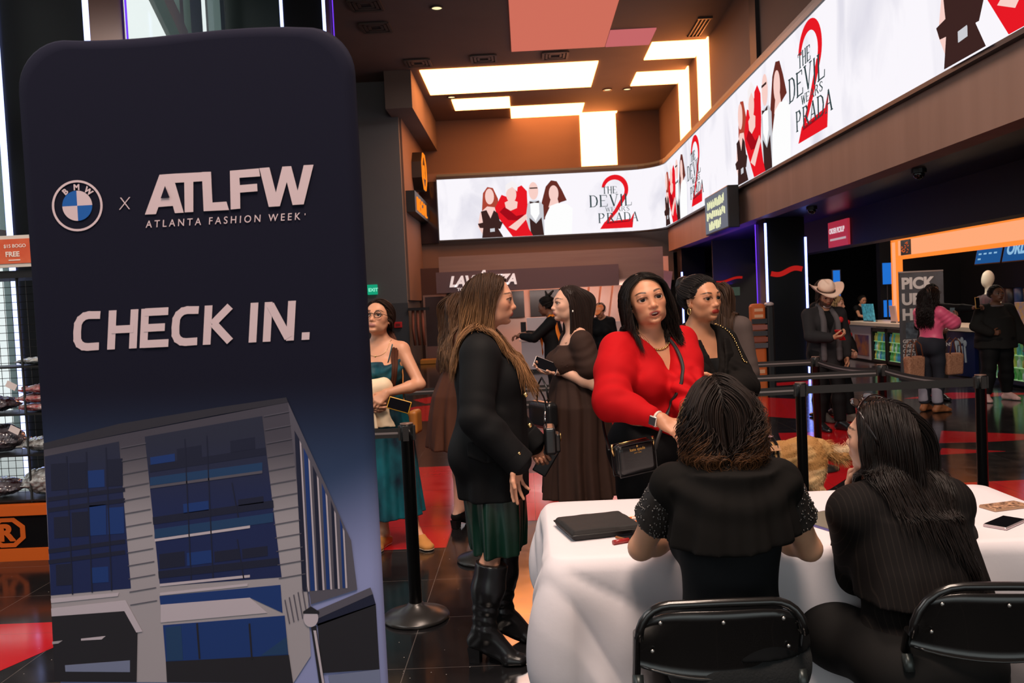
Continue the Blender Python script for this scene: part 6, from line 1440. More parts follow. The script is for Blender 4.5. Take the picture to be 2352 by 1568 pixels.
# ------------------------------------------------------------------ woman in the red blouse
def red_woman():
    loc, yaw = (.585, 3.93, 0), 203
    r = person(loc, yaw, 'dark-haired woman in a red wrap blouse talking across the table')
    J = skeleton(h=1.655, w=1.25, b=1.35, pelvis=(0,-.03,.945), lean=6, side=3, head=(-18,3,11), hs=1.055, heel=.03, sh=.155,
        arms=dict(R=dict(hand=(.205,.365,1.095), pole=(1,-.6,-.35), dir=(-.45,.80,-.42), nrm=(-.35,-.5,-.8), curl=[.25,.30,.35,.4], spread=.05, thumb=.15), L=dict(hand=(.045,.36,1.03), pole=(-.5,-.5,-.8), dir=(.45,.8,-.2), nrm=(.6,-.2,-.7), curl=.4)))
    body(J, r, base=(.64,.29,.165), lips=(.34,.05,.05), brow=(.02,.011,.008), blush=.35, h=.009, hh=.0030, hd=.0026, mouth=1.0, iris=(.03,.015,.008), makeup=.6, gaze=(.03,.0), jaw=1.04, browz=.25)
    M = mat('red_crepe', (.46,.003,.006), .80, spec=.15, bump=((260,260,260), .10, .001)); d = SDF()
    torso_prims(d, J, .020); d.add(skirt([(.95,0,.0,.215,.180),(1.06,0,.01,.190,.160),(1.14,0,.01,.165,.140),(1.2,0,.01,.15,.12)], 8, .010, .4, .2), .03); d.add(half((.20,0,1.065), (.42,-.06,-1)), .008, 'i')
    for q, s in (('R',1),('L',-1)):
        S, E, W = J['sh'+q], J['el'+q], J['wr'+q]
        d.cap(S + V(s*.005,0,.018), S+(E-S)*.40, .076, .088, .04); d.cap(S+(E-S)*.40, E, .088, .082, .04); d.cap(E, E+(W-E)*.45, .078, .062, .03); d.cap(E+(W-E)*.45, E+(W-E)*.80, .056, .046, .02)
        creases(d, S+(E-S)*.55, E+(W-E)*.5, .15, .0045, 3, seed=5 if q == 'R' else 8); creases(d, S, S+(E-S)*.5, .13, .002, 9, seed=3)
    d.add(ell(J['neck'] + J['Rc']@V(0,.03,.07), (.088,.10,.10)), .02, 's')
    Rc = J['Rc']; C = J['chest']
    # V of the wrap front
    def vneck(x, y, z):
        X = (x-C[0])*Rc[0,0]+(y-C[1])*Rc[1,0]+(z-C[2])*Rc[2,0]; Y = (x-C[0])*Rc[0,1]+(y-C[1])*Rc[1,1]+(z-C[2])*Rc[2,1]; Z = (x-C[0])*Rc[0,2]+(y-C[1])*Rc[1,2]+(z-C[2])*Rc[2,2]
        return np.maximum(np.abs(X+.012) - (Z-.035)*.42, .03 - Y) * .85
    d.add((vneck, C-.28, C+.28), .008, 's')
    # wrap folds running to the knot
    K = front_of(d, J['waist'] + J['Rm'] @ V(-.045,.0,.085), J['Rm'] @ V(-.1,1,0)) + J['Rm'] @ V(0,.012,0)
    def wrap(x, y, z):
        X, Y, Z = x-K[0], y-K[1], z-K[2]; th = np.arctan2(Z, X); rr_ = np.sqrt(X*X+Z*Z); return .0105*np.sin(th*9)*np.exp(-(rr_/.17)**2)*(Y > -.10)*smooth(.0,.05,rr_)
    d.add(disp(wrap, K-.3, K+.3), 0, 'd'); wrinkle(d, .006, 2.4, 3, (1,1,.6)); wrinkle(d, .003, 6, 8, (1,1,.6))
    bl = garment('blouse', d, r, M, .0072)
    dk = SDF(); dk.ell(K + V(-.02,.012,.01), (.040,.026,.024), Ry(.5)); dk.ell(K + V(.025,.010,.0), (.036,.024,.026), Ry(-.6), .01); dk.cap(K, K+V(.05,.015,-.10), .016, .030, .01); dk.cap(K, K+V(-.03,.02,-.12), .016, .032, .01); wrinkle(dk, .004, 8, 4); garment('knot', dk, bl, M, .005)
    # trousers
    d2 = SDF(); d2.ell(J['pel']+V(0,-.01,.0), (.205,.168,.17)); 
    for q in 'RL': leg_prims(d2, J, q, .016, .03, foot=False, gl=.035)
    for sg in (1,-1): d2.ell(J['pel']+V(sg*.085,-.06,-.045), (.12,.12,.13), None, .05)
    wrinkle(d2, .003, 2, 5, (1,1,.4)); garment('trousers', d2, r, M_BLK, .010)
    for q in 'RL': shoe(J, r, q, M_LEA, 'shoe', .0, 0, .005, h=.007)
    ob = SDF(); ob.ops = J['sdf'].ops + d.ops
    def st(q, side, t, nrm):
        x, y, z = q[:,0], q[:,1], q[:,2]; up = smooth(-.15,.7,z); fr = smooth(-.1,.4,y)
        return np.stack([side*.95*up*smooth(1.05,.2,np.abs(x)) + side*.12*(1-up), -.35*up*(1-.8*fr) + .10*fr*(1-up) - .2*(1-fr)*(1-up), -.28 - (1-up)*1.2 - .7*np.abs(x)], 1)
    hair(J, r, (.012,.007,.005), st, n=5200, seg=26, length=lambda p, rs: .262*(1-.08*rs.rand(len(p))), obst=ob, seed=11, width=.0012, curl=.006, cw=.22, part=.14, rand=.22, gloss=.32, tip=(.020,.010,.007), capk=.10, line=lambda x,y,z: (y < .30 + .26*smooth(.5,.85,z)) & (z > -.60 + .42*smooth(-.4,.25,y) + .80*smooth(.10,.50,y)))
    # necklace
    n0 = J['neck'] + J['nd']*.03; 
    P, N = on_body(J['sdf'], [n0 + Rc@V(.085*math.sin(a), .085*math.cos(a)*.95, -.045-.040*math.cos(a)**2*(math.cos(a)>0)) for a in np.linspace(-2.2,2.2,44)], .004, 8)
    b = MB()
    for i, p in enumerate(P): b.sphere(p, (.0062,.0045,.0045) if i % 2 else (.0045,.0062,.0045), 8)
    b.build('necklace', M_GOLD, r, True)
    # watch and bracelet on the near wrist
    W, E = J['wrR'], J['elR']; ax = unit(W-E); c = W - ax*.012; s1 = unit(np.cross(ax, V(0,0,1))); s2 = np.cross(s1, ax)
    ringp = lambda c, rr_, n=24: [c + (s1*math.cos(a)+s2*math.sin(a))*rr_ for a in np.linspace(0,2*PI,n)]
    w = MB().tube(ringp(c, .031), .0055, 8, False).build('watch_strap', mat('cream_strap', lin(210,196,186), .5), r, True); out = unit(V(.55,.25,-.05)); out = unit(out - ax*out.dot(ax))
    R_ = np.stack([ax, np.cross(out, ax), out], 1); MB().box(c + out*.036, (.036,.042,.010), R_, .009).build('watch_case', mat('watch_case', lin(216,206,196), .25, .6), w, True); MB().box(c + out*.0415, (.030,.035,.002), R_).build('watch_face', mat('watch_face', (.05,.05,.055), .1), w)
    b = MB()
    for i, p in enumerate(ringp(c - ax*.036, .0335, 22)): b.sphere(p, (.007,.006,.006), 8)
    b.build('bracelet', M_STEEL, r, True)
    # crossbody bag
    P, N = on_body(d, spline([J['shL']+Rc@V(.075,.0,.055), C+Rc@V(-.055,.17,.10), C+Rc@V(-.02,.23,-.03), J['waist']+V(.02,.20,.05), J['waist']+V(.12,.245,-.08), J['waist']+V(.155,.25,-.16)], 50), .006); bag_strap(P, 'bag_strap', M_BELT, r, .015, .003, N)
    P, N = on_body(d, spline([J['waist']+V(.345,.20,-.13), J['waist']+V(.315,.10,-.05), J['waist']+V(.27,.0,.04)], 24), .006); bag_strap(P, 'bag_strap', M_LEA, r, .012, .003, N)
    bw = np.array(loc) + Rz(rad(yaw)) @ V(.262,.245,.850); b = empty('crossbody_bag', bw, rad(yaw-180+2)); b.rotation_euler[1] = rad(-4); tag(b, 'small black leather crossbody bag with gold lettering on the woman in red', 'bag')
    dd = SDF(); dd.add(rbox((0,0,.075), (.195,.066,.142), .030)); wrinkle(dd, .0015, 6, 2); garment('bag_body', dd, b, M_LEA, .0042)
    for y in (-.036, .034): MB().tube([(max(-.093,min(.093,.135*math.cos(a))), y*.78, .075 + max(-.067,min(.067,.10*math.sin(a)))) for a in np.linspace(0,2*PI,49)], .0032, 6, False).build('piping', M_LEA, b, True)
    MB().tube([(-.07,0,.147),(0,0,.149),(.07,0,.147)], .0035, 8).build('zip', M_GOLD, b, True)
    for s in (1,-1): MB().tube([(s*.098,0,.10),(s*.105,0,.13),(s*.102,0,.15)], .0055, 8).build('strap_ring', M_GOLD, b, True)
    gl = mat('gold_print', (.62,.36,.10), .35, .8)
    text_mesh('kate spade', 'bag_letters', gl, b, lambda u, v, t: V(u, -.0342-t, .112+v), .018, .0002, .0006, 'CENTER'); text_mesh('NEW YORK', 'bag_letters', gl, b, lambda u, v, t: V(u, -.0342-t, .100+v), .007, 0, .0006, 'CENTER'); MB().sphere((0,-.034,.130), (.004,.001,.005), 8).build('bag_emblem', gl, b)
    p = empty('paper_slip', np.array(loc) + Rz(rad(yaw)) @ V(-.13,.44,.955), rad(yaw+20)); p.rotation_euler[0] = rad(35); tag(p, 'white slip of paper in the hands of the woman in red', 'paper'); MB().box((0,0,0), (.07,.12,.002)).build('paper_sheet', mat('paper_white', lin(232,222,226), .7), p)
red_woman()
# ------------------------------------------------------------------ woman with the hair bun
def bun_woman():
    loc, yaw = (.905, 4.32, 0), 205
    r = person(loc, yaw, 'woman with a tight dark bun and red lips in a black jacket, arms folded')
    J = skeleton(h=1.65, w=1.12, b=1.05, pelvis=(.02,-.03,.935), lean=2, head=(7,0,2), hs=1.0, heel=.02, sh=.150,
        arms=dict(L=dict(hand=(.085,.250,1.165), pole=(-1,-.2,-.5), dir=(1,.0,.0), nrm=(0,-1,.1), curl=.35), R=dict(hand=(.0,.165,1.045), pole=(1,-.5,-.3), dir=(-1,.1,-.1), nrm=(0,-1,0), curl=.4)))
    body(J, r, base=(.56,.25,.135), lips=(.42,.008,.014), brow=(.014,.008,.006), blush=.3, h=.010, hh=.0032, hd=.003, iris=(.02,.01,.006), makeup=.9, gaze=(.16,.0), jaw=1.03, nose=1.05)
    d = SDF(); torso_prims(d, J, .020); d.add(skirt([(.80,0,-.02,.200,.155),(.95,0,-.02,.195,.155),(1.08,0,0,.165,.140),(1.22,0,0,.15,.12)], 5, .005, 1, .5), .03)
    for q in 'RL':
        arm_prims(d, J, q, .024, .03, .45); creases(d, J['sh'+q]+(J['el'+q]-J['sh'+q])*.5, J['el'+q]+(J['wr'+q]-J['el'+q])*.45, .11, .004, 5, seed=3)
    d.add(ell(J['neck'] + J['Rc']@V(0,.04,.07), (.080,.10,.10)), .02, 's'); C, Rc = J['chest'], J['Rc']
    def vn(x, y, z):
        X, Y, Z = x-C[0], y-C[1], z-C[2]; return np.maximum(np.abs(X) - (Z+.02)*.40, .02 - Y)*.85
    d.add((vn, C-.3, C+.3), .008, 's'); wrinkle(d, .003, 2.2, 4, (1,1,.5)); jk = garment('jacket', d, r, M_BLK2, .008)
    for s in (1,-1):                      # notched lapels
        dl = SDF(); base = [V(s*.075,.10,.145), V(s*.082,.135,.06), V(s*.05,.165,-.02), V(s*.012,.175,-.09)]
        P, N = on_body(d, [C + Rc@p for p in base], .004, 6); T = [.030,.046,.034,.012]
        for a, b, ta, tb in zip(P[:-1], P[1:], T[:-1], T[1:]):
            for k in np.linspace(0,1,6): c = a + (b-a)*k; w_ = ta+(tb-ta)*k; dl.add(rbox(c+V(s*w_*.6,.002,0), (w_*1.7,.009,.035), .004, Rz(-s*.45)), .012)
        garment('lapel', dl, jk, M_BLK2, .006)
    d3 = SDF(); torso_prims(d3, J, .008); d3.add(half(C + Rc@V(0,0,.030), V(0,-.25,1)), .004, 'i'); d3.add(half(J['waist'], V(0,0,-1)), .004, 'i'); garment('top', d3, r, M_BLK, .009)
    d2 = SDF(); d2.ell(J['pel'], (.185,.150,.15))
    for q in 'RL': leg_prims(d2, J, q, .014, .03, foot=False, gl=.03)
    garment('trousers', d2, r, M_BLK, .012)
    for q in 'RL': shoe(J, r, q, M_LEA, 'shoe', 0, 0, .005, h=.008)
    col = (.014,.010,.009)
    hair(J, r, col, to_point(.0,-1.0,.58), n=5200, seg=18, length=.21, seed=3, width=.0009, rand=.2, jit=.02, gloss=.28, capk=.035, line=lambda x,y,z: (y < .36 + .24*smooth(.4,.85,z)) & (z > -.55 + .42*smooth(-.4,.25,y) + .95*smooth(.10,.62,y)) & ~((np.abs(x) > .5) & (z < .02) & (y > -.25)))
    O, R, u = J['skull'], J['Rh'], J['u']; db = SDF(); c = O + R@(V(.0,-1.08,.66)*u)
    for k in range(7):
        a = k*.9; db.cap(c + R@V(math.cos(a)*.024, -.008, math.sin(a)*.026), c + R@V(math.cos(a+1.2)*.026, .006, math.sin(a+1.2)*.028), .024, .022, .008)
    wrinkle(db, .003, 14, 5); Vv, F = db.mesh(.005); mesh_np('hair_bun', Vv, F, hair_mat(.28), r, col=np.tile(V(*col), (len(Vv),1)))
    e = O + R@(V(.74,-.06,-.40)*u); MB().tube([e + V(0,.013*math.cos(a),.016*math.sin(a)-.012) for a in np.linspace(0,2*PI,20)], .0028, 8, False).build('earring', M_GOLD, r, True); MB().sphere(O + R@(V(.745,-.08,-.16)*u), .0045, 8).build('earring', M_GOLD, r, True)
    P, N = on_body(d, spline([J['shL']+V(.045,-.01,.06), J['shL']+V(.0,.08,.02), C+V(-.155,.13,.02), J['waist']+V(-.19,.08,.10)], 34), .006); b = MB()
    for i, p in enumerate(P): b.sphere(p, (.006,.004,.004) if i % 2 else (.004,.005,.006), 6)
    b.build('chain_strap', M_GOLD, r, True)
    W, E = J['wrL'], J['elL']; ax = unit(W-E); c = W - ax*.022; s1 = unit(np.cross(ax, V(0,0,1))); s2 = np.cross(s1, ax)
    w = MB().tube([c + (s1*math.cos(a)+s2*math.sin(a))*.031 for a in np.linspace(0,2*PI,24)], .0045, 8, False).build('watch_strap', mat('leather_strap', (.03,.012,.008), .5), r, True)
    MB().sphere(c - s1*.032 if s1[1] < 0 else c + s1*.032, (.016,.006,.016), 14).build('watch_case', M_GOLD, w, True); MB().sphere(c + (s1 if s1[1] > 0 else -s1)*.0355, (.0125,.004,.0125), 14).build('watch_face', mat('white_dial', lin(236,220,210), .25), w, True)
bun_woman()

# ------------------------------------------------------------------ woman in the long brown dress with a phone
M_BROWN = mat('brown_cotton', (.035,.016,.011), .8, spec=.25, bump=((300,300,300), .12, .001))
def phone_woman():
    loc, yaw = (.285, 5.35, 0), 100
    r = person(loc, yaw, 'woman in profile in a long brown smocked dress looking away, phone in hand')
    J = skeleton(h=1.665, w=1.05, b=1.2, pelvis=(0,-.01,.935), head=(4,4,0), heel=.02, sh=.148, arms=dict(L=dict(hand=(-.10,.115,1.185), pole=(-.6,-1,-.5), dir=(-.05,.95,.12), nrm=(-.6,-.1,.75), curl=[.25,.25,.3,.35], thumb=.35), R=dict(hand=(.22,.10,.92), pole=(1,-1,0))))
    body(J, r, base=(.72,.40,.28), lips=(.48,.14,.13), brow=(.03,.016,.01), blush=.25, h=.011, hh=.0034, hd=.0032, iris=(.06,.05,.04))
    d = SDF(); torso_prims(d, J, .012); C, Rc = J['chest'], J['Rc']; d.add(half(C + Rc@V(0,0,.110), V(0,.10,1)), .006, 'i'); d.add(half(J['waist'] - V(0,0,.02), V(0,0,-1)), .006, 'i')
    d.add(disp(lambda x, y, z: .0022*np.sin(z*420)*np.sin(np.arctan2(y,x)*40)*(z < C[2]+.10)), 0, 'd')
    for q in 'RL':
        S, E = J['sh'+q], J['el'+q]; d.cap(S + (E-S)*.02, S + (E-S)*.62, .074, .084, .03); creases(d, S, S + (E-S)*.8, .12, .003, 4, seed=6)
    d.add(ell(J['neck'] + V(0,.01,.03), (.115,.115,.07)), .02, 's')
    d.add(skirt([(.37,0,-.01,.235,.245),(.60,0,-.005,.220,.220),(.95,0,-.015,.208,.200),(1.10,0,0,.160,.148),(1.155,0,0,.138,.122)], 11, .018, .3, .25), .015)
    garment('dress', d, r, M_BROWN, .0078)
    for q in 'RL': shoe(J, r, q, M_LEA, 'shoe', 0, 0, .005, slip=True, h=.007)
    ob = SDF(); ob.ops = J['sdf'].ops + d.ops
    hair(J, r, (.022,.011,.008), fall2(.0, .30, .6, .35, -.75), n=2200, seg=26, length=lambda p, rs: np.where(p[:,1] > .12, .50, .46)*(1-.12*rs.rand(len(p))), obst=ob, seed=8, width=.0018, rand=.2, gloss=.38, part=.0, line=lambda x,y,z: (y < -.12 + .62*smooth(.25,.85,z)) & (z > -.60 + .42*smooth(-.4,.25,y) + .95*smooth(-.15,.4,y)) & ~((np.abs(x) > .5) & (z < .18) & (y > -.34)))
    O, R, u = J['skull'], J['Rh'], J['u']; MB().sphere(O + R@(V(-.76,-.02,-.42)*u), .008, 10).build('earring', mat('pearl', (.85,.80,.74), .2), r, True)
    w = np.array(loc) + Rz(rad(yaw))@V(-.128,.205,1.222); p = empty('smartphone', w); p.rotation_euler = (rad(58), rad(24), 0); tag(p, 'phone with a dark screen held by the woman in the long brown dress', 'phone')
    dd = SDF(); dd.add(rbox((0,0,0), (.155,.080,.011), .005)); garment('phone_case', dd, p, mat('white_case', lin(216,200,196), .35), .003, 0); MB().box((0,0,.0058), (.146,.072,.001)).build('phone_screen', M_SCR, p)
    b = empty('handbag', np.array(loc)+Rz(rad(yaw))@V(-.13,.235,.86), rad(yaw+20)); tag(b, 'black handbag hanging at the side of the woman in the long brown dress', 'bag'); dd = SDF(); dd.add(rbox((0,0,.06), (.25,.09,.17), .035)); garment('bag_body', dd, b, M_LEA, .006); MB().tube([(-.07,0,.145),(-.05,0,.24),(.0,0,.29),(.05,0,.24),(.07,0,.145)], .006, 8).build('handle', M_LEA, b, True); MB().sphere((.04,-.047,.06), (.016,.004,.016), 10).build('medallion', M_GOLD, b, True)
phone_woman()

# ------------------------------------------------------------------ woman in the teal dress
def teal_woman():
    loc, yaw = (-.945, 5.68, 0), 172
    r = person(loc, yaw, 'woman with glasses in a teal cowl-neck dress holding a cream coat and a phone')
    J = skeleton(h=1.625, w=1.0, b=1.15, pelvis=(.05,-.01,.915), head=(-4,12,-3), hs=1.07, heel=0, sh=.152, side=2, arms=dict(L=dict(hand=(-.04,.215,1.07), pole=(-1,-.5,-.3), dir=(.55,.45,-.45), nrm=(.2,-.7,-.4), curl=.45), R=dict(hand=(.12,.215,1.02), pole=(1,-.5,-.3), dir=(-.75,.35,-.35), nrm=(.1,-.75,.3), curl=.35)),
        feet=dict(R=dict(ankle=(.095,.01,.085), dir=(.1,1,0)), L=dict(ankle=(-.115,-.02,.085), dir=(-.75,.8,0))))
    body(J, r, base=(.68,.33,.20), lips=(.50,.20,.18), brow=(.03,.016,.01), blush=.35, h=.010, hh=.0034, hd=.003, iris=(.05,.03,.015), makeup=.15, gaze=(0,.12))
    M = mat('teal_watercolour', (.006,.13,.17), .6, spec=.3, noise=((7,7,4.5), 1.0, (.004,.012,.026))); C, Rc = J['chest'], J['Rc']
    d = SDF(); torso_prims(d, J, .012); d.add(half(C + Rc@V(0,.1,.055), V(0,.30,1)), .008, 'i'); d.add(half(J['waist'] - V(0,0,.03), V(0,0,-1)), .006, 'i')
    d.add(disp(lambda x, y, z: .005*np.sin((z - C[2] - .5*(x-C[0])**2*8)*85)*(y > .02)*(z > C[2]-.12)), 0, 'd')
    d.add(skirt([(.21,.05,-.02,.215,.20),(.45,.05,-.015,.20,.185),(.80,.05,-.01,.185,.165),(1.0,.05,0,.150,.135),(1.09,.05,0,.130,.115)], 8, .020, .5, .15), .015); garment('dress', d, r, M, .0075)
    for s in (1,-1):
        P, N = on_body(J['sdf'], spline([C + Rc@V(s*.085,.12,.045), C+Rc@V(s*.10,.08,.13), C+Rc@V(s*.095,.0,.165), C+Rc@V(s*.08,-.10,.08)], 16), .003); MB().tube(P, .004, 6).build('dress_strap', M, r, True)
    O, R, u = J['skull'], J['Rh'], J['u']; g = lambda x, y, z: O + R@(V(x,y,z)*u); fm = mat('tortoise_frame', (.05,.02,.012), .25)
    b = MB()
    for s in (1,-1):
        b.tube([g(s*.32+.235*math.cos(a)*(1 if abs(math.cos(a))<.8 else .97), .92-.12*abs(.32+.235*math.cos(a)), .02+.19*math.sin(a)) for a in np.linspace(0,2*PI,22)], .0028, 6, False); b.tube([g(s*.56,.84,.06), g(s*.72,.4,.05), g(s*.74,-.05,.02)], .0017, 6)
    b.tube([g(-.09,.93,.05), g(0,.96,.08), g(.09,.93,.05)], .0028, 6); b.build('glasses', fm, r, True)
    n0 = J['neck']; P, N = on_body(J['sdf'], [n0 + V(.075*math.sin(a), .07*math.cos(a)+.01, -.01-.085*max(0,math.cos(a))) for a in np.linspace(-1.8,1.8,30)], .002, 6); b = MB().tube(P, .0012, 5); b.sphere(P[15], (.006,.004,.008), 8); b.build('necklace', M_GOLD, r, True)
    col = (.030,.013,.008); ob = SDF(); ob.ops = J['sdf'].ops + d.ops
    hair(J, r, col, to_point(-.35,-.85,-.55), n=1300, seg=16, length=.22, obst=J['sdf'], seed=4, width=.0016, jit=.02, capk=.03, rand=.2)
    tie = g(-.40,-.80,-.62); st = lambda q, side, t, nrm: np.stack([0*q[:,0], 0*q[:,0], -np.ones(len(q))], 1)
    pts0 = spline([tie, J['shL']+V(.06,-.03,.06), C+Rc@V(-.125,.085,.10), C+Rc@V(-.125,.15,-.02), C+Rc@V(-.115,.13,-.16)], 30); P, N = on_body(ob, pts0, .018, 8); rs = np.random.RandomState(2); b = MB(); vs = []; fs = []; cs = []; n = 0
    for k in range(130):
        a, rr_ = rs.rand()*6.28, .022*math.sqrt(rs.rand()); prof = np.interp(np.linspace(0,1,30), [0,.1,.5,.9,1], [.5,.9,1.1,.7,.25]); off = V(math.cos(a), math.sin(a)*.6, math.sin(a)*.3)*rr_
        b.tube(P + off*prof[:,None], .0026*np.linspace(1,.4,30), 4)
    v = np.concatenate(b.v); mesh_np('ponytail', v, np.array(b.f4), hair_mat(), r, col=np.tile(V(.075,.022,.010), (len(v),1)))
    M_SH = mat('tan_canvas', lin(196,132,66), .85); ms = mat('cream_sole', lin(226,200,170), .7)
    for q in 'RL':
        o = shoe(J, r, q, M_SH, 'shoe', 0, 0, .006, slip=True, h=.0055); ds = SDF(); hp, ball, toe, f, sd = foot_prims(ds, J, q, .009); ds.add(half((0,0,.014), (0,0,1)), .002, 'i'); ds.add(half((0,0,.002), (0,0,-1)), .002, 'i'); garment('sole', ds, o, ms, .006)
    ct = empty('cream_coat', np.array(loc)+Rz(rad(yaw))@V(.125,.185,.985)); tag(ct, 'cream coat draped over the arm of the woman in the teal dress', 'coat'); dd = SDF()
    dd.cap((-.10,.0,.115), (.13,.0,.125), .050, .062, .03); dd.add(skirt([(-.145,.0,.01,.150,.060),(.0,.0,.0,.140,.066),(.12,.0,0,.125,.060)], 6, .014, .3, .5), .03); dd.cap((.07,.055,.06), (.10,.06,-.19), .048, .036, .02); dd.add(rbox((-.05,.065,.02), (.10,.02,.20), .008, Ry(.5)), .012); wrinkle(dd, .006, 5, 3, (1,1,.5)); garment('coat_cloth', dd, ct, mat('cream_cloth', lin(240,214,180), .85), .007)
    w = np.array(loc) + Rz(rad(yaw))@V(-.135,.265,.995); p = empty('smartphone', w); p.rotation_euler = (rad(80), rad(18), 0); tag(p, 'phone in a yellow case held by the woman in the teal dress', 'phone'); dd = SDF(); dd.add(rbox((0,0,0), (.150,.080,.012), .005)); garment('phone_case', dd, p, mat('yellow_case', lin(206,150,30), .4), .003, 0); MB().box((0,0,.0062), (.138,.068,.001)).build('phone_screen', M_SCR, p)
    P, N = on_body(d, spline([C+V(-.10,.02,.14), C+V(-.16,.08,-.05), (-.13,.13,.98), (-.16,.10,.88)], 20), .008); MB().tube(P, .005, 6).build('bag_strap', mat('tan_leather', lin(170,104,40), .5), r, True); dd = SDF(); dd.add(rbox((-.185,.08,.86), (.06,.14,.16), .02)); garment('bag_body', dd, r, mat('tan_leather_bag', lin(170,104,40), .5), .008)
teal_woman()

# ------------------------------------------------------------------ woman half hidden behind the blazer
def hidden_woman():
    loc, yaw = (-.50, 6.05, 0), -62
    r = person(loc, yaw, 'woman in a brown dress with light brown hair, half hidden behind the blazer')
    J = skeleton(h=1.63, w=1.08, pelvis=(0,0,.95), head=(0,0,0), heel=.05, arms=dict(L=dict(hand=(-.06,.17,1.09), pole=(-1,-.9,-.4), dir=(.8,.5,0), curl=.5), R=dict(hand=(.27,.13,1.10), pole=(.9,-.8,-.6), dir=(-.5,.8,0), curl=.5)), feet=dict(L=dict(ankle=(-.07,-.03,.135), dir=(-.5,1,0), heel=.05), R=dict(ankle=(.10,.05,.135), dir=(.1,1,0), heel=.05)))
    body(J, r, base=(.70,.40,.29), h=.012, hh=.005, hd=.004)
    d = SDF(); torso_prims(d, J, .014); d.add(half(J['waist'] - V(0,0,.02), V(0,0,-1)), .006, 'i'); d.add(ell(J['neck']+V(0,.01,.05), (.09,.09,.08)), .02, 's')
    for q in 'RL': S, E = J['sh'+q], J['el'+q]; d.cap(S, S+(E-S)*.70, .070, .086, .03); d.add(half(S+(E-S)*.86, unit(E-S)), .01, 'i') if False else None
    d.add(skirt([(.60,0,-.03,.25,.23),(.85,0,-.025,.22,.205),(.98,0,-.015,.20,.19),(1.14,0,0,.140,.128)], 9, .016, .9, .2), .02); wrinkle(d, .004, 2.4, 3); garment('dress', d, r, mat('rust_brown_cloth', (.085,.028,.014), .75, spec=.3), .009)
    for q in 'RL': shoe(J, r, q, M_BLK, 'shoe', .05, 0, .005, slip=True, h=.0065)
    ob = SDF(); ob.ops = J['sdf'].ops + d.ops
    hair(J, r, (.075,.036,.018), fall2(.1,.3,.9,.3,-.6), n=1500, seg=24, length=.52, obst=ob, seed=6, width=.002, tip=(.20,.11,.06), curl=.006, cw=.2)
    b = MB(); W = J['wrL']; b.tube([W + V(.03*math.cos(a), 0, .03*math.sin(a)) for a in np.linspace(0,2*PI,18)], .003, 6, False); b.build('bracelet', M_STEEL, r, True)
hidden_woman()
# ------------------------------------------------------------------ two women seated at the table, seen from behind
def stripe_mat(name, c0, c1, per, axis=0):
    m = mat(name, c0, .85, spec=.12, bump=((300,300,300), .10, .001)); nt = m.node_tree; N = nt.nodes; L = nt.links; b = N['Principled BSDF']
    tc = N.new('ShaderNodeTexCoord'); sp = N.new('ShaderNodeSeparateXYZ'); L.new(tc.outputs['Object'], sp.inputs[0]); p = N.new('ShaderNodeMath'); p.operation = 'PINGPONG'; p.inputs[1].default_value = per; L.new(sp.outputs[axis], p.inputs[0])
    q = N.new('ShaderNodeMath'); q.operation = 'LESS_THAN'; q.inputs[1].default_value = per*.14; L.new(p.outputs[0], q.inputs[0]); mx = N.new('ShaderNodeMix'); mx.data_type = 'RGBA'; mx.inputs[6].default_value = (*c0,1); mx.inputs[7].default_value = (*c1,1); L.new(q.outputs[0], mx.inputs['Factor']); L.new(mx.outputs[2], b.inputs['Base Color']); return m
def seated_legs(d, J, g, spread=1.0):
    d.ell(J['pel']+V(0,.0,-.02), (.185*J['w']+g,.15*J['w']+g,.135), None, .05); [d.ell(J['pel']+V(sg*.08,-.055,-.045), (.105*J['w']+g,.10*J['w']+g,.115), None, .05) for sg in (1,-1)]
    for q in 'RL': leg_prims(d, J, q, g, .04, foot=False, gl=g)
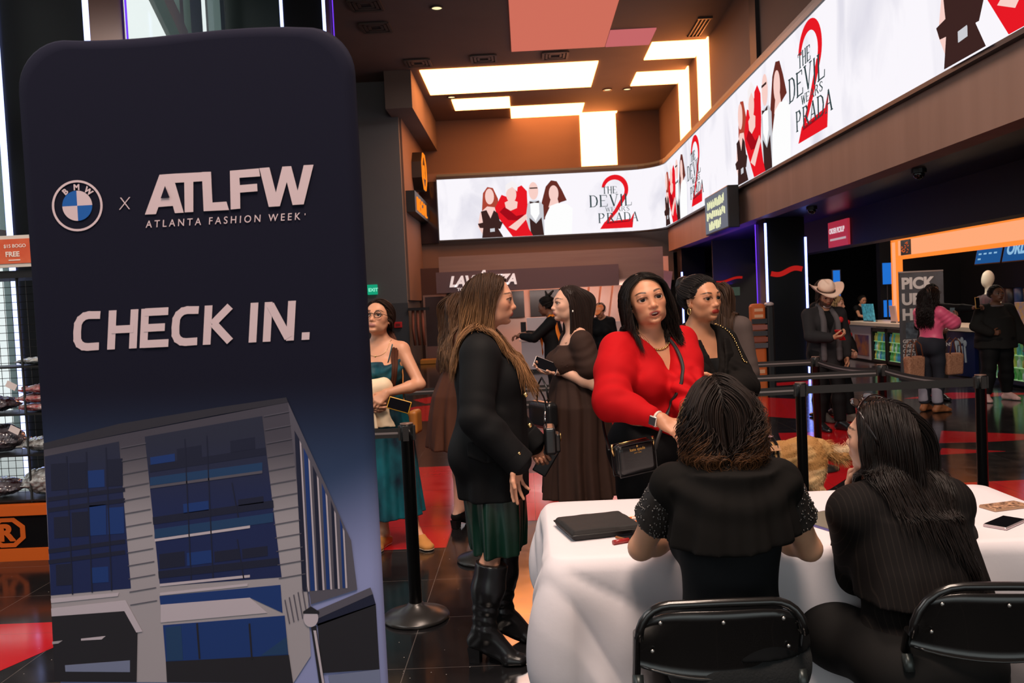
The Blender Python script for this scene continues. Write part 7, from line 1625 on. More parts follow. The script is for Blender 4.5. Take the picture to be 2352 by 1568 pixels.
def seated_bob():
    loc, yaw = (.582, 2.40, 0), 0
    r = person(loc, yaw, 'seated woman seen from behind with a wavy dark bob and short beaded black sleeves')
    J = skeleton(h=1.66, w=.98, b=1.0, pelvis=(-.02,.03,.59), lean=9, twist=-4, head=(4,-10,0), hs=1.03, neckf=.15, seated=True, sh=.150, shrug=.03,
        arms=dict(L=dict(hand=(-.07,.40,.815), pole=(-1,-.15,-.75), dir=(.5,.85,-.05), nrm=(0,.1,-1), curl=.3), R=dict(hand=(.15,.40,.815), pole=(.8,-.30,-.9), dir=(-.4,.9,-.05), nrm=(0,.1,-1), curl=.3)),
        feet=dict(R=dict(ankle=(.13,.36,.09), pole=(.1,.4,1)), L=dict(ankle=(-.13,.36,.09), pole=(-.1,.4,1))))
    body(J, r, base=(.66,.34,.21), h=.009, hh=.0045, hd=.0035)
    C, Rc = J['chest'], J['Rc']
    d1 = SDF(); torso_prims(d1, J, .012); d1.add(half(J['pel']+V(0,0,.02), V(0,0,-1)), .01, 'i'); d1.add(ell(J['neck']+V(0,.0,.06),(.09,.09,.08)), .02, 's'); wrinkle(d1, .003, 3, 5, (.4,.4,1.6)); garment('top', d1, r, mat('black_jersey', (.007,.0075,.009), .8, spec=.15), .008)
    d = SDF(); torso_prims(d, J, .019); d.add(skirt([(.885,-.012,.012,.184,.140),(1.0,-.012,.02,.168,.128),(1.10,-.01,.03,.135,.11)], 9, .006, .4, .3), .03)
    d.add(half(V(0,-.1,.885), V(.12,0,-1)), .006, 'i')
    for q in 'RL': S, E = J['sh'+q], J['el'+q]; d.cap(S, S+(E-S)*.10, .056, .056, .03)
    d.add(ell(J['neck']+V(0,.02,.055),(.088,.095,.075)), .015, 's')
    d.add(disp(lambda x, y, z: .0045*np.sin((z - 1.6*(x)**2)*60 + 1)*np.exp(-((z-1.06)/.07)**2)*(y < .02)), 0, 'd'); wrinkle(d, .004, 2.3, 6, (1.3,1,.4))
    cp = garment('cape_blouse', d, r, mat('black_chiffon', (.0065,.0055,.005), .85, spec=.12), .0075)
    rs = np.random.RandomState(3); mb = mat('black_beads', (.02,.016,.014), .12, spec=.9)
    for q in 'RL':
        S, E = J['sh'+q], J['el'+q]; ds = SDF(); ds.cap(S+(E-S)*.10, S+(E-S)*.58, .066, .070); ds.add(half(S+(E-S)*.10, S-E), .004, 'i'); ds.add(half(S+(E-S)*.56, E-S), .004, 'i'); wrinkle(ds, .003, 7, 3); sl = garment('beaded_sleeve', ds, r, mat('sheer_black', (.014,.010,.008), .6), .005)
        n = np.zeros(len(sl.data.vertices)*3); sl.data.vertices.foreach_get('co', n); n = n.reshape(-1,3); pk = n[rs.choice(len(n), 420, replace=False)]; b = MB()
        for p in pk: b.sphere(p, .0030 + .0018*rs.rand(), 5)
        b.build('beading', mb, sl, True)
    d2 = SDF(); seated_legs(d2, J, .016); wrinkle(d2, .003, 6, 3); d2.add(half(J['pel']+V(0,0,.10), V(0,0,1)), .01, 'i'); garment('trousers', d2, r, mat('black_boucle', (.012,.013,.014), .9, bump=((160,160,160), .5, .004)), .009)
    d4 = SDF(); d4.add(skirt([(.60,0,0,.190,.150),(.665,0,.0,.178,.142)], 3, 0), .01); garment('waistband', d4, r, M_BLK, .008)
    for q in 'RL': shoe(J, r, q, M_LEA, 'shoe', 0, 0, .005, h=.008)
    ob = SDF(); ob.ops = J['sdf'].ops + d.ops
    def st(q, side, t, nrm):
        x, y, z = q[:,0], q[:,1], q[:,2]; up = smooth(-.3,.7,z); return np.stack([side*.60*up - .10*np.sign(x)*(1-up), -.35*up + .10*(1-up)*(y<-.3), -.45-(1-up)*1.0 - .7*np.abs(x)], 1)
    hair(J, r, (.013,.0065,.0045), st, n=4600, seg=30, length=lambda p, rs: .30*(1-.28*rs.rand(len(p))), obst=ob, seed=21, width=.0013, curl=.020, curlfrom=.42, cw=.10, tip=(.115,.045,.015), part=-.1, rand=.22, tipfrom=.70, jit=.08, capk=.05, gloss=.45, line=lambda x,y,z: (z > -.75 + .3*smooth(-.3,.3,y) + .9*smooth(.2,.6,y)) & (y < .52))
    hair(J, r, (.26,.14,.06), st, n=160, seg=30, length=lambda p, rs: .26*(1-.3*rs.rand(len(p))), obst=ob, seed=22, width=.0016, curl=.016, cw=.09, tip=(.50,.30,.14), part=-.1, jit=.1, capk=.07, name='blonde_lock', base_cap=False, line=lambda x,y,z: (x < -.35) & (y > -.1) & (z > .1) & (y < .5))
seated_bob()

def seated_long():
    loc, yaw = (1.175, 2.58, 0), 4
    r = person(loc, yaw, 'seated woman from behind with long straight black hair and sunglasses pushed up on her head')
    J = skeleton(h=1.60, w=1.08, b=1.0, pelvis=(-.03,-.05,.512), lean=15, side=-2, head=(40,4,-4), hs=1.03, neckf=.25, seated=True, sh=.152,
        arms=dict(L=dict(hand=(-.115,.21,.915), pole=(-.30,-.8,-.8), dir=(.30,-.05,1), nrm=(.4,-.8,.1), curl=.7), R=dict(hand=(.05,.36,.82), pole=(1,-.35,-.5), dir=(-.6,.8,-.05), nrm=(0,0,-1), curl=.3)),
        feet=dict(R=dict(ankle=(.17,.30,.09), pole=(.3,.4,1)), L=dict(ankle=(-.20,.28,.09), pole=(-.4,.4,1))))
    body(J, r, base=(.68,.37,.25), lips=(.45,.14,.12), h=.009, hh=.0038, hd=.003)
    C, Rc = J['chest'], J['Rc']; M = stripe_mat('pinstripe_shirting', (.0085,.007,.007), (.017,.0135,.012), .0075)
    d = SDF(); torso_prims(d, J, .026); d.add(skirt([(.665,-.02,-.055,.200,.160),(.76,-.02,-.035,.185,.145),(.90,-.01,.01,.16,.125)], 6, .007, 1.0, .4), .03)
    for q in 'RL':
        arm_prims(d, J, q, .028, .03, .88); E, W = J['el'+q], J['wr'+q]; d.cap(E, E+(W-E)*.5, .066, .056, .03); creases(d, J['sh'+q]+(E-J['sh'+q])*.4, E+(W-E)*.7, .12, .006, 5, seed=6)
    d.add(ell(J['neck']+Rc@V(0,.03,.06),(.085,.095,.075)), .015, 's'); wrinkle(d, .005, 1.8, 9, (1.2,1,.45)); wrinkle(d, .0025, 4.5, 2, (1.2,1,.5)); garment('shirt', d, r, M, .0078)
    d2 = SDF(); seated_legs(d2, J, .024); wrinkle(d2, .004, 3, 3); garment('trousers', d2, r, mat('black_twill', (.006,.0055,.0055), .8, spec=.2), .010)
    for q in 'RL': shoe(J, r, q, M_LEA, 'shoe', 0, 0, .005, h=.008)
    ob = SDF(); ob.ops = J['sdf'].ops + d.ops
    def flow(W, dw, t, side):
        out = dw.copy(); 
        out = out + np.stack([(.02 - W[:,0])*3.2*smooth(.0,-.12, W[:,2]-J['skull'][2]), -.05+0*W[:,0], -.35*(t > .3)+0*W[:,0]], 1)
        return out
    def st(q, side, t, nrm):
        x, y, z = q[:,0], q[:,1], q[:,2]; up = smooth(-.3,.7,z); return np.stack([side*.55*up*smooth(1.05,.2,np.abs(x)) - .45*np.sign(x)*(1-up)*smooth(.4,.9,np.abs(x)), -.36*up - .10*(1-up), -.50-(1-up)*1.1 - .7*np.abs(x)], 1)
    hair(J, r, (.012,.008,.007), st, n=4200, seg=34, length=lambda p, rs: .60*(1-.30*rs.rand(len(p))), obst=ob, seed=31, width=.0014, curl=.004, cw=.3, part=-.05, rand=.25, jit=.07, capk=.07, gloss=.27, flow=flow, line=lambda x,y,z: (y < .28 + .28*smooth(.4,.85,z)) & (z > -.6 + .42*smooth(-.4,.25,y) + .95*smooth(.0,.5,y)))
    # sunglasses on the crown: bridge over the top, arms hooked down each side
    O, R, u = J['skull'], J['Rh'], J['u']; g = lambda x, y, z: O + R@(V(x,y,z)*u); mf = mat('sunglass_frame', (.012,.006,.006), .15, spec=.7); b = MB()
    s = empty('sunglasses', np.array(loc) + Rz(rad(yaw))@g(0,.1,1.1), rad(yaw)); tag(s, 'dark sunglasses pushed up on the head of the seated long-haired woman', 'sunglasses'); c0 = g(0,.1,1.1)
    b.tube([g(x, .36-.10*abs(x), 1.13 - .28*x*x) - c0 for x in np.linspace(-.86,.86,15)], .0032, 8)
    for sg in (1,-1): b.tube([g(sg*.86,.27,.92)-c0, g(sg*.92,.0,.60)-c0, g(sg*.88,-.22,.22)-c0, g(sg*.84,-.30,.0)-c0], .003, 8)
    b.build('frame', mf, s, True)
    for sg in (1,-1): MB().sphere(g(sg*.40,.52,.99)-c0, V(.34,.025,.17)*u, 14, R @ Rz(-sg*.12) @ Rx(-.9)).build('lens', mat('sunglass_lens', (.02,.012,.01), .08, spec=.7), s, True)
    MB().sphere(g(-.76,-.04,-.36), .0045, 8).build('earring', M_GOLD, r, True)
seated_long()

# ------------------------------------------------------------------ golden dog with a working vest
def fur(Vv, F, n, flow, ln, wd, colr, seed=0, keep=None):
    rs = np.random.RandomState(seed); tri = F[rs.randint(0, len(F), n)]; w = rs.dirichlet((1,1,1,1), n); P = (Vv[tri]*w[:,:,None]).sum(1); N = np.cross(Vv[tri[:,1]]-Vv[tri[:,0]], Vv[tri[:,2]]-Vv[tri[:,0]]); N /= np.linalg.norm(N,axis=1)[:,None]+1e-9
    if keep is not None: k = keep(P); P, N = P[k], N[k]; n = len(P)
    D = flow(P) + rs.normal(size=(n,3))*.28; L = ln(P)*(.6+.8*rs.rand(n)); path = [P - N*.004]; W = P.copy()
    for i in range(4): dd = D*.9 + N*(.55-.12*i); dd /= np.linalg.norm(dd,axis=1)[:,None]; W = W + dd*(L/4)[:,None] + V(0,0,-.0012*i); path.append(W.copy())
    A = np.stack(path,1); T = np.gradient(A,axis=1); B = np.cross(T, rs.normal(size=(n,1,3))); B /= np.linalg.norm(B,axis=2,keepdims=True)+1e-9; wv = (np.array([1,.9,.7,.4,.05])*wd)[None,:,None]
    vs = np.stack([A+B*wv, A-B*wv],2).reshape(-1,3); ix = np.arange(n*10).reshape(n,5,2); f = np.stack([ix[:,:-1,0],ix[:,:-1,1],ix[:,1:,1],ix[:,1:,0]],-1).reshape(-1,4)
    c = np.repeat(colr(P)*(1+.2*rs.normal(size=(n,1)).clip(-2,2)), 10, 0).clip(.003,1); return vs, f, c
def dog():
    e = empty('dog', (1.50, 5.92, 0), rad(6)); tag(e, 'golden retriever in a black working vest standing behind the table, tail swung out', 'dog')
    d = SDF()   # local: +x is the tail end
    d.ell((.0,0,.42), (.20,.125,.155)); d.ell((.24,0,.44), (.20,.110,.120), None, .06); d.ell((.44,0,.455), (.155,.115,.130), None, .06); d.cap((-.08,0,.46), (-.26,0,.62), .115, .080, .06)
    d.ell((-.34,0,.70), (.10,.085,.085), None, .04); d.cap((-.38,0,.68), (-.50,0,.655), .050, .038, .03); d.ell((-.545,0,.665), (.018,.022,.017), None, .008)
    for s in (1,-1):
        d.ell((-.315,s*.085,.68), (.038,.020,.075), Rx(s*.25), .015); d.cap((-.05,s*.075,.36), (-.06,s*.075,.20), .060, .036, .04); d.cap((-.06,s*.075,.20), (-.05,s*.075,.05), .034, .028, .02); d.ell((-.075,s*.075,.025), (.050,.032,.026), None, .015)
        d.ell((.45,s*.070,.36), (.105,.062,.145), None, .05); d.cap((.42,s*.080,.28), (.50,s*.080,.20), .062, .036, .03); d.cap((.50,s*.080,.20), (.47,s*.080,.05), .033, .027, .02); d.ell((.445,s*.080,.025), (.052,.033,.026), None, .015)
    d.cap((.55,0,.50), (.68,-.02,.43), .050, .045, .04); d.cap((.68,-.02,.43), (.80,-.03,.47), .050, .048, .03); d.cap((.80,-.03,.47), (.86,-.03,.53), .042, .018, .03)
    wrinkle(d, .006, 7, 3, (1,1,1.5)); Vv, F = d.mesh(.009); gold = lambda P: np.where((wob((P[:,0],P[:,1],P[:,2]),5,2) > .1)[:,None], np.array([.66,.38,.15]), np.array([.54,.27,.09])) + (P[:,2] < .36)[:,None]*np.array([.10,.12,.10]) + ((P[:,0] > .62) & (P[:,2] > .46))[:,None]*np.array([.18,.26,.24])
    fm = mat('golden_fur', rough=.6, spec=.3, vcol=True); mesh_np('body', Vv, F, fm, e, col=gold(Vv)); 
    fl = lambda P: np.where((P[:,0] > .60)[:,None], V(.5,0,-.35), np.where((P[:,2] < .34)[:,None], V(.25,0,-1), V(.9,0,-.35)))
    vs, f, c = fur(Vv, F, 16000, fl, lambda P: np.where(P[:,0] > .58,   .052, .010), .0012, gold, 4, lambda P: (P[:,0] > -.30)); o = mesh_np('fur', vs, f, fm, e, col=c); o['kind'] = 'stuff'
    for s in (1,-1): MB().sphere((-.405,s*.045,.725), .011, 10).build('eye', mat('dog_eye', (.02,.01,.006), .1), e, True)
    dv = SDF(); dv.ell((.06,0,.425), (.185,.142,.172)); dv.add(half((-.08,0,0),(-1,0,0)), .01, 'i'); dv.add(half((.215,0,0),(1,0,0)), .01, 'i'); vst = garment('vest', dv, e, mat('vest_black', (.010,.010,.011), .7), .008)
    MB().lathe([(.001,.598),(.045,.596),(.045,.600)], (.16,-.0,0), 20).build('round_patch', mat('patch_white', lin(226,180,190), .6), vst); MB().box((.17,-.12,.53), (.07,.006,.04), Rx(-.6)).build('name_patch', mat('patch_tan', lin(200,150,110), .6), vst); MB().tube([(.19,-.145+.0,.40),(.19,-.10,.55),(.19,0,.605),(.19,.10,.55),(.19,.145,.40)], 1, flat=(.035,.004,V(1,0,0))).build('strap', M_BELT, vst)
dog()
# ------------------------------------------------------------------ people farther back
def far_person(loc, yaw, label, h=1.66, w=1.0, male=False, skin=SK_MED, top=None, legs=None, arms=None, head=(0,0,0), feet=None, hairc=(.012,.009,.007), hs='long', jacket_hem=None, sleeve=.95, shoe_m=None, dress=None, res=.013, beard=None, lean=0, hair_n=500, hair_len=.42, neck='round', pelvis=None, seated=False, curl=0.0, puff=0, crop_top=None, b=1.0):
    r = person(loc, yaw, label); J = skeleton(h=h, w=w, b=b, male=male, head=head, arms=arms, feet=feet, lean=lean, pelvis=pelvis, seated=seated)
    body(J, r, base=skin, lips=tuple(np.array(skin)*V(.75,.42,.42)), h=res, hh=.0052, hd=.0048, beard=beard, makeup=.3 if not male else 0)
    d = SDF(); torso_prims(d, J, .018)
    if jacket_hem: z = jacket_hem; d.add(skirt([(z,0,-.01,.185*w,.145*w),(z+.2,0,-.005,.175*w,.14*w),(z+.42,0,0,.15*w,.12*w)], 4, .005, 1, .5), .03)
    elif crop_top: d.add(half((0,0,crop_top), (0,0,-1)), .006, 'i')
    for q in 'RL':
        S, E = J['sh'+q], J['el'+q]
        if puff: d.cap(S, S+(E-S)*.75, .075, .095, .03); creases(d, S, E, .13, .006, 5, seed=2)
        elif sleeve > .55: arm_prims(d, J, q, .022, .03, min(.9, sleeve))
        else: d.cap(S, S+(E-S)*sleeve*2, .066*w, .064*w, .03)
    d.add(ell(J['neck'] + V(0,.03,.06), (.08,.09,.09)), .02, 's')
    if neck == 'v':
        C = J['chest']; d.add(((lambda x, y, z: np.maximum(np.abs(x-C[0]) - (z-C[2]+.10)*.33, .02-(y-C[1]))*.85), C-.3, C+.3), .008, 's')
    wrinkle(d, .004, 2.4, 4, (1,1,.5)); tp = garment('jacket' if jacket_hem else 'top', d, r, top, .011); J['gd'] = d
    if neck == 'v':
        d3 = SDF(); torso_prims(d3, J, .009); d3.add(half(J['neck']+V(0,0,.0), (0,0,1)), .01, 'i'); garment('shirt', d3, r, M_BLK, .012)
    if legs is not None:
        d2 = SDF(); d2.ell(J['pel'], (.178*w,.14*w,.14)); [d2.ell(J['pel'] + V(sg*.075*w,-.055,-.045)*J['s'], V(.106,.102,.115)*w, None, .05) for sg in (1,-1)]
        for q in 'RL': leg_prims(d2, J, q, .014, .03, foot=False, gl=.032)
        d2.add(half((0,0,.10), (0,0,-1)), .006, 'i'); wrinkle(d2, .004, 3, 6, (1,1,.5)); garment('trousers', d2, r, legs, .013)
    for q in 'RL': shoe(J, r, q, shoe_m or M_LEA, 'shoe', 0, 0, .007, h=.008)
    ob = SDF(); ob.ops = J['sdf'].ops + d.ops
    if hs == 'long': hair(J, r, hairc, fall2(.1,.25,.85,.3,-.6), n=hair_n, seg=22, length=hair_len, obst=ob, seed=7, width=.0034, curl=curl, cw=.09, rand=.2)
    elif hs == 'short': hair(J, r, hairc, lambda q, side, t, nrm: np.stack([side*.5, .2+0*q[:,0], -.5-.5*np.abs(q[:,0])], 1), n=hair_n, seg=8, length=.07, obst=J['sdf'], seed=7, width=.0034)
    elif hs == 'back': hair(J, r, hairc, to_point(0,-1.0,.3), n=hair_n, seg=14, length=.2, obst=J['sdf'], seed=7, width=.0034, jit=.02, capk=.04)
    return r, J
def held_phone(w, rot, m, lb, name='smartphone'):
    p = empty(name, w); p.rotation_euler = rot; tag(p, lb, 'phone'); dd = SDF(); dd.add(rbox((0,0,0), (.078,.155,.012), .005)); garment('phone_case', dd, p, m, .004, 0); MB().box((0,0,.0065), (.068,.142,.001)).build('phone_screen', M_SCR, p)
# man in the white cowboy hat
M_CHAR = mat('charcoal_wool', (.020,.019,.021), .85, spec=.25); lc = (3.42, 9.72, 0); yc = 188
r, J = far_person(lc, yc, 'bearded man in a white western hat and dark blazer looking at a red phone', 1.635, 1.06, True, SK_MED, M_CHAR, M_BLK, arms=dict(R=dict(hand=(.07,.30,1.08), pole=(1,-.6,-.5), dir=(-.8,.5,.1), nrm=(-.2,-.3,.9), curl=.55), L=dict(hand=(-.245,.02,.84), pole=(-1,-1,0))), head=(-4,-20,2), hs='short', hairc=(.03,.018,.012), jacket_hem=.74, neck='v', beard=(.035,.022,.016), feet=dict(R=dict(ankle=(.10,.0,.085), dir=(-.1,1,0)), L=dict(ankle=(-.13,.05,.085), dir=(-.4,1,0))))
O, R, u = J['skull'], J['Rh'], J['u']
def western_hat():
    e = empty('western_hat', np.array(lc) + Rz(rad(yc))@(O + R@(V(0,-.06,.50)*u)), rad(yc)); e.rotation_euler = mathutils.Matrix((Rz(rad(yc))@R).tolist()).to_euler(); tag(e, 'white western hat worn by the bearded man', 'hat')
    m = mat('white_felt', lin(236,206,186), .8); d = SDF(); d.ell((0,0,.055), (.092,.112,.085)); d.ell((0,.02,.155), (.022,.10,.05), None, .03, 's'); 
    for s in (1,-1): d.ell((s*.085,.075,.125), (.03,.05,.05), Rz(s*.5), .025, 's')
    d.add(half((0,0,-.005), (0,0,-1)), .004, 'i'); garment('crown', d, e, m, .006); v = []; f = []; n = 40; K = 7
    for t in (0, .006):
        for i in range(K):
            for k in range(n):
                a = 2*PI*k/n; q = i/(K-1); rx = .090 + .095*q; ry = .110 + .085*q; v.append((rx*math.cos(a), ry*math.sin(a), t + .085*q*q*abs(math.cos(a))**1.7 - .018*q*abs(math.sin(a))))
    for s_ in (0,1):
        for i in range(K-1):
            for k in range(n): o = s_*K*n; qd = (o+i*n+k, o+i*n+(k+1)%n, o+(i+1)*n+(k+1)%n, o+(i+1)*n+k); f.append(qd if s_ else qd[::-1])
    for k in range(n): f.append(((K-1)*n+k, (K-1)*n+(k+1)%n, K*n+(K-1)*n+(k+1)%n, K*n+(K-1)*n+k))
    mesh_np('brim', v, np.array(f), m, e); MB().tube([(.0925*math.cos(a), .1125*math.sin(a), .014) for a in np.linspace(0,2*PI,33)], 1, False, flat=(.012,.004,V(0,0,1))).build('hat_band', mat('hat_band', (.05,.025,.015), .6), e)
western_hat()
dd = SDF(); C = J['chest']
for s in (1,-1): P, N = on_body(J['gd'], spline([J['neck']+V(s*.05,-.04,.05), C+V(s*.075,.10,.12), C+V(s*.085,.14,-.02), J['waist']+V(s*.09,.15,.0), J['waist']+V(s*.095,.15,-.22)], 18), .004); [dd.cap(a, b_, .030, None, .01) for a, b_ in zip(P[:-1], P[1:])]
wrinkle(dd, .006, 6, 2, (2.5,1,.3)); garment('scarf', dd, r, mat('grey_scarf', (.085,.075,.080), .9), .009)
W, E = J['wrR'], J['elR']; MB().tube([W + (V(0,.03*math.cos(a),.03*math.sin(a))) - unit(W-E)*.02 for a in np.linspace(0,2*PI,18)], .010, 8, False).build('wristband', mat('yellow_band', lin(226,190,20), .5), r, True)
MB().sphere(C + V(-.115,.150,.06), (.035,.02,.035), 10).build('flower', mat('red_flower', (.55,.01,.012), .7, bump=(90,.8,.01)), r, True); MB().sphere(J['neck']+V(0,.085,.035), (.05,.02,.022), 10).build('collar', mat('white_collar', lin(206,190,186), .7), r, True)
P_, f_, n_, t_ = J['handR']; held_phone(np.array(lc) + Rz(rad(yc))@(P_(0,.08,.02)), (rad(50), 0, rad(yc-60)), mat('red_phone_case', lin(190,20,30), .35), 'red phone in the hands of the man in the white hat')
# companions behind him
r, J = far_person((3.73, 10.28, 0), 215, 'blond-haired companion in a black coat with red flowers walking behind the man in the hat', 1.50, .95, False, SK_PALE, M_BLK, M_BLK, arms=dict(R=dict(hand=(.10,.20,.86), pole=(1,-.5,-.4), dir=(-.5,.7,-.3), nrm=(-.5,-.3,0), curl=.6), L=dict(hand=(-.08,.22,.84), pole=(-1,-.5,-.4), dir=(.6,.6,-.2), nrm=(.4,-.4,0), curl=.6)), hs='short', hairc=(.42,.26,.12), jacket_hem=.72, hair_n=700, head=(20,0,0), feet=dict(L=dict(ankle=(-.08,.14,.085), dir=(-.1,1,0)), R=dict(ankle=(.08,-.14,.10))), shoe_m=mat('taupe_boot', lin(96,84,76), .7))
for p in (V(-.10,.13,.10), V(-.12,.14,-.05)): MB().sphere(J['chest']+p, (.03,.018,.03), 10).build('flower', mat('red_flower_2', (.5,.01,.012), .7), r, True)
r, J = far_person((3.80, 10.75, 0), 20, 'person in a black cap hidden behind the man in the white hat', 1.70, 1.0, False, SK_MED, M_BLK, M_BLK, hs='long', hairc=(.08,.035,.016), hair_len=.34, hair_n=350)
O, R, u = J['skull'], J['Rh'], J['u']; dd = SDF(); dd.ell(O + R@(V(0,-.1,.45)*u), V(.82,.98,.72)*u, R); dd.add(half(O + R@(V(0,0,.30)*u), R@V(0,0,-1)), .01, 'i'); dd.cap(O+R@(V(-.3,.75,.42)*u), O+R@(V(.3,.75,.42)*u), .03, None, .02); garment('cap', dd, r, M_BLK, .009)
# woman in pink and her friends taking photographs
M_PNK = mat('pink_satin', (.78,.10,.22), .45, sheen=.2); lp_ = (5.14, 10.8, 0); yp = -62
r, J = far_person(lp_, yp, 'woman with long wavy black hair in a pink puff-sleeved top and dark jeans', 1.55, 1.02, False, SK_DARK, M_PNK, mat('dark_denim', (.010,.012,.022), .85), arms=dict(L=dict(hand=(-.08,.34,1.14), pole=(-1,-.7,-.6), dir=(.1,.8,.5), nrm=(.6,-.4,.3), curl=.5), R=dict(hand=(.10,.32,1.16), pole=(1,-.7,-.6), dir=(-.1,.8,.5), nrm=(-.6,-.4,.3), curl=.5)), hairc=(.010,.006,.005), hair_len=.50, curl=.010, puff=1, crop_top=.925, hair_n=900, shoe_m=mat('tan_sandal', lin(150,92,56), .6))
d9 = SDF()
for q in 'RL': A = J['an'+q]; d9.cap(A+V(0,0,.07), A+V(0,0,.20), .066, .066)
garment('jean_cuff', d9, r, mat('light_denim', lin(150,146,160), .85), .010)
P_, f_, n_, t_ = J['handL']; held_phone(np.array(lp_) + Rz(rad(yp))@V(0,.43,1.24), (rad(80), 0, rad(yp)), M_BLK, 'phone held up by the woman in pink')
def tote(x, y, lb):
    e = empty('tote_bag', (x, y, .43), rad(15)); tag(e, lb, 'bag', 'patterned beige tote bags'); v = []
    d = SDF(); d.add(rbox((0,0,.16), (.25,.11,.28), .03)); d.add(disp(lambda x, y, z: -.10*(z-.16)*np.ones_like(x)*np.ones_like(y)*.5), 0, 'd'); garment('bag_body', d, e, mat('beige_check', lin(186,136,106), .7, noise=((60,60,60), .9, lin(140,92,70))), .010)
    for y_ in (-.05,.05): MB().tube([(-.09,y_,.30),(-.06,y_,.45),(0,y_,.50),(.06,y_,.45),(.09,y_,.30)], .008, 6).build('handle', mat('tan_handle', lin(120,70,44), .5), e, True)
tote(4.84, 10.62, 'patterned beige tote bag hanging at the back of the woman in pink'); tote(5.44, 10.85, 'patterned beige tote bag in front of the woman in pink')
r, J = far_person((5.66, 11.85, 0), 188, 'woman in glasses and black behind the woman in pink, one arm stretched out', 1.58, 1.0, False, SK_DARK, M_BLK, M_BLK, arms=dict(L=dict(hand=(-.28,.50,1.28), pole=(-1,-.3,-.6), dir=(-.8,.3,.3), nrm=(0,.5,-.8), curl=.6), R=dict(hand=(.10,.25,1.0), pole=(1,-.5,-.4), curl=.5)), hairc=(.012,.008,.006), hs='back', jacket_hem=.75)
O, R, u = J['skull'], J['Rh'], J['u']; bb = MB()
for s in (1,-1): bb.tube([O + R@(V(s*.32+.24*math.cos(a), .90, .02+.20*math.sin(a))*u) for a in np.linspace(0,2*PI,16)], .003, 6, False)
bb.build('glasses', mat('far_glasses', (.02,.015,.012), .3), r, True)
held_phone((6.02, 11.33, 1.35), (rad(85), 0, rad(20)), mat('gold_phone_case', lin(206,150,70), .35, .3), 'phone in the outstretched hand beside the face of the woman in black')
r, J = far_person((6.38, 11.55, 0), 176, 'woman in a black sweatshirt and trousers with pale trainers, hand on her waist', 1.52, 1.45, False, SK_DARK, mat('black_sweat', (.016,.015,.014), .9, spec=.2), M_BLK, arms=dict(R=dict(hand=(.16,.22,.94), pole=(1,-.3,-.4), dir=(-1,.1,0), nrm=(0,-1,0), curl=.5), L=dict(hand=(-.30,.12,.80), pole=(-1,-1,0))), hs='back', hairc=(.012,.008,.006), head=(10,2,0), jacket_hem=.72, shoe_m=mat('pale_pink_trainer', lin(214,176,172), .6), feet=dict(R=dict(ankle=(.17,.05,.085)), L=dict(ankle=(-.17,-.1,.085), dir=(-.5,1,0))))
MB().tube([J['neck']+V(.085*math.cos(a), .075*math.sin(a)+.02, .0) for a in np.linspace(0,2*PI,24)], .012, 8, False).build('collar', mat('grey_rib', lin(112,98,98), .8), r, True)
# cashier behind the counter
r, J = far_person((8.75, 20.9, 0), 200, 'cashier in a black strap top sitting behind the counter at the far end', 1.55, 1.0, False, SK_MED, M_BLK, M_BLK, arms=dict(R=dict(hand=(.05,.40,.93), pole=(1,-.4,-.5), dir=(-.9,.4,0), nrm=(0,0,-1), curl=.4), L=dict(hand=(-.10,.38,.93), pole=(-1,-.4,-.5), dir=(.9,.4,0), nrm=(0,0,-1), curl=.4)), pelvis=(0,0,.66), seated=True, feet=dict(R=dict(ankle=(.12,.30,.085), pole=(0,.4,1)), L=dict(ankle=(-.12,.30,.085), pole=(0,.4,1))), hs='back', sleeve=.1, head=(0,-14,0)) if False else far_person((8.05, 20.42, 0), 195, 'cashier in a black strap top behind the counter at the far end', 1.42, 1.0, False, SK_MED, M_BLK, M_BLK, arms=dict(R=dict(hand=(.05,.36,.93), pole=(1,-.4,-.5), dir=(-.9,.4,0), nrm=(0,0,-1), curl=.4), L=dict(hand=(-.10,.36,.93), pole=(-1,-.4,-.5), dir=(.9,.4,0), nrm=(0,0,-1), curl=.4)), hs='back', sleeve=.1, head=(0,-14,0), lean=8)
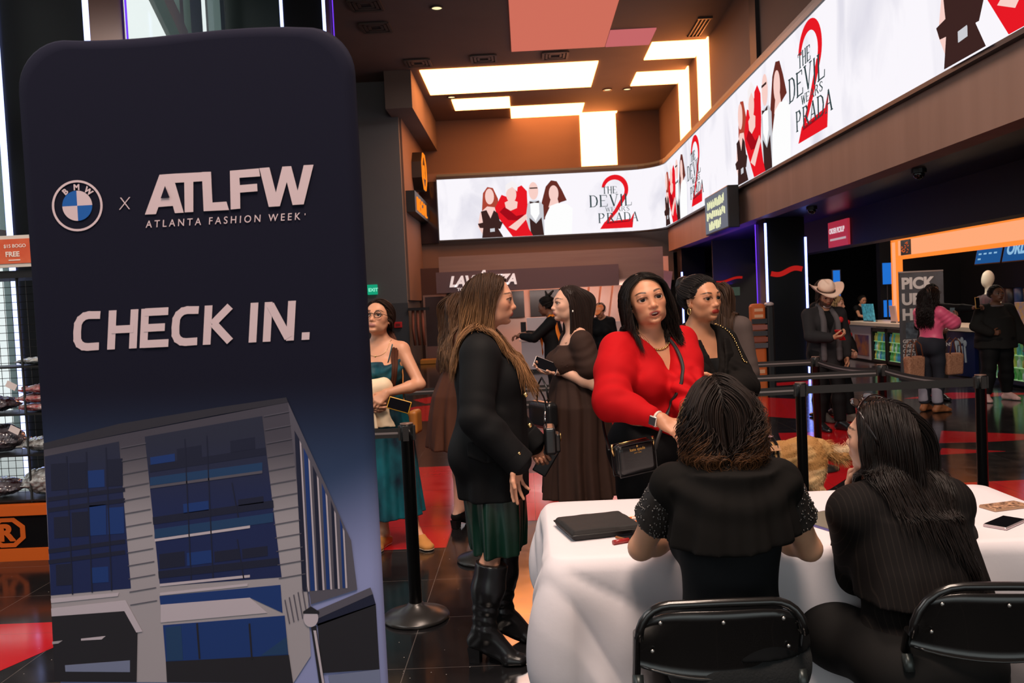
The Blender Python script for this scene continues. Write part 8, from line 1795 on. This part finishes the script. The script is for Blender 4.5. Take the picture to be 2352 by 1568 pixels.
# coffee customer with an orange sash, and the stooping one in an orange cap
r, J = far_person((.36, 11.0, 0), 78, 'barista in black with an orange apron strap and tied-up locs reaching out at the kiosk', 1.66, 1.0, False, SK_DARK, M_BLK, M_BLK, arms=dict(L=dict(hand=(-.10,.42,1.20), pole=(-1,-.4,-.6), dir=(.1,1,.1), nrm=(0,0,-1), curl=.5), R=dict(hand=(.12,.40,1.22), pole=(1,-.4,-.6), dir=(0,1,.1), nrm=(0,0,-1), curl=.5)), hs='back', hairc=(.010,.007,.006), head=(0,-16,0), lean=6, jacket_hem=.78)
P, N = on_body(J['gd'], spline([J['neck']+V(-.09,.0,.05), J['chest']+V(-.13,.08,.05), J['chest']+V(-.12,.13,-.10), J['waist']+V(-.06,.16,-.02), J['waist']+V(.04,.17,-.12)], 24), .005); MB().tube(P, 1, flat=(.055,.006,N)).build('apron_strap', mat('orange_strap', lin(240,130,20), .6), r, True)
P, N = on_body(J['gd'], spline([J['neck']+V(-.09,-.02,.05), J['chest']+V(-.13,-.08,.02), J['waist']+V(-.12,-.12,.0)], 16), .005); MB().tube(P, 1, flat=(.055,.006,N)).build('apron_strap', mat('orange_strap_2', lin(240,130,20), .6), r, True)
O, R, u = J['skull'], J['Rh'], J['u']; dd = SDF(); rr = random.Random(5)
for k in range(12): a = rr.uniform(0,6.28); q = O + R@(V(0,-.55,1.0)*u); dd.cap(q, q + V(.05*math.cos(a), -.03+.05*math.sin(a), rr.uniform(-.05,.08)), .022, .012, .01)
Vv, F = dd.mesh(.008); mesh_np('hair_bun', Vv, F, hair_mat(.5), r, col=np.tile(V(.012,.008,.006), (len(Vv),1)))
r, J = far_person((1.30, 14.1, 0), 150, 'person in black with an orange cap stooping beyond the long-dressed woman', 1.56, 1.05, False, SK_MED, M_BLK, M_BLK, hs='back', lean=14, head=(0,-35,0))
O, R, u = J['skull'], J['Rh'], J['u']; dd = SDF(); dd.ell(O + R@(V(0,-.08,.42)*u), V(.82,.98,.72)*u, R); dd.add(half(O + R@(V(0,0,.22)*u), R@V(0,0,-1)), .01, 'i'); dd.ell(O+R@(V(0,1.0,.34)*u), V(.62,.5,.09)*u, R, .02); garment('cap', dd, r, mat('orange_cap', lin(250,126,30), .6, noise=((14,14,14), .8, lin(250,206,180))), .008)
# one more guest behind the woman with the bun
r, J = far_person((1.53, 6.65, 0), -30, 'person with long brown hair in a grey jacket, behind the woman with the bun', 1.66, 1.10, False, SK_PALE, mat('grey_brown_jacket', lin(84,70,66), .9), M_BLK, hs='long', hairc=(.05,.025,.014), hair_len=.42, jacket_hem=.75, hair_n=700)
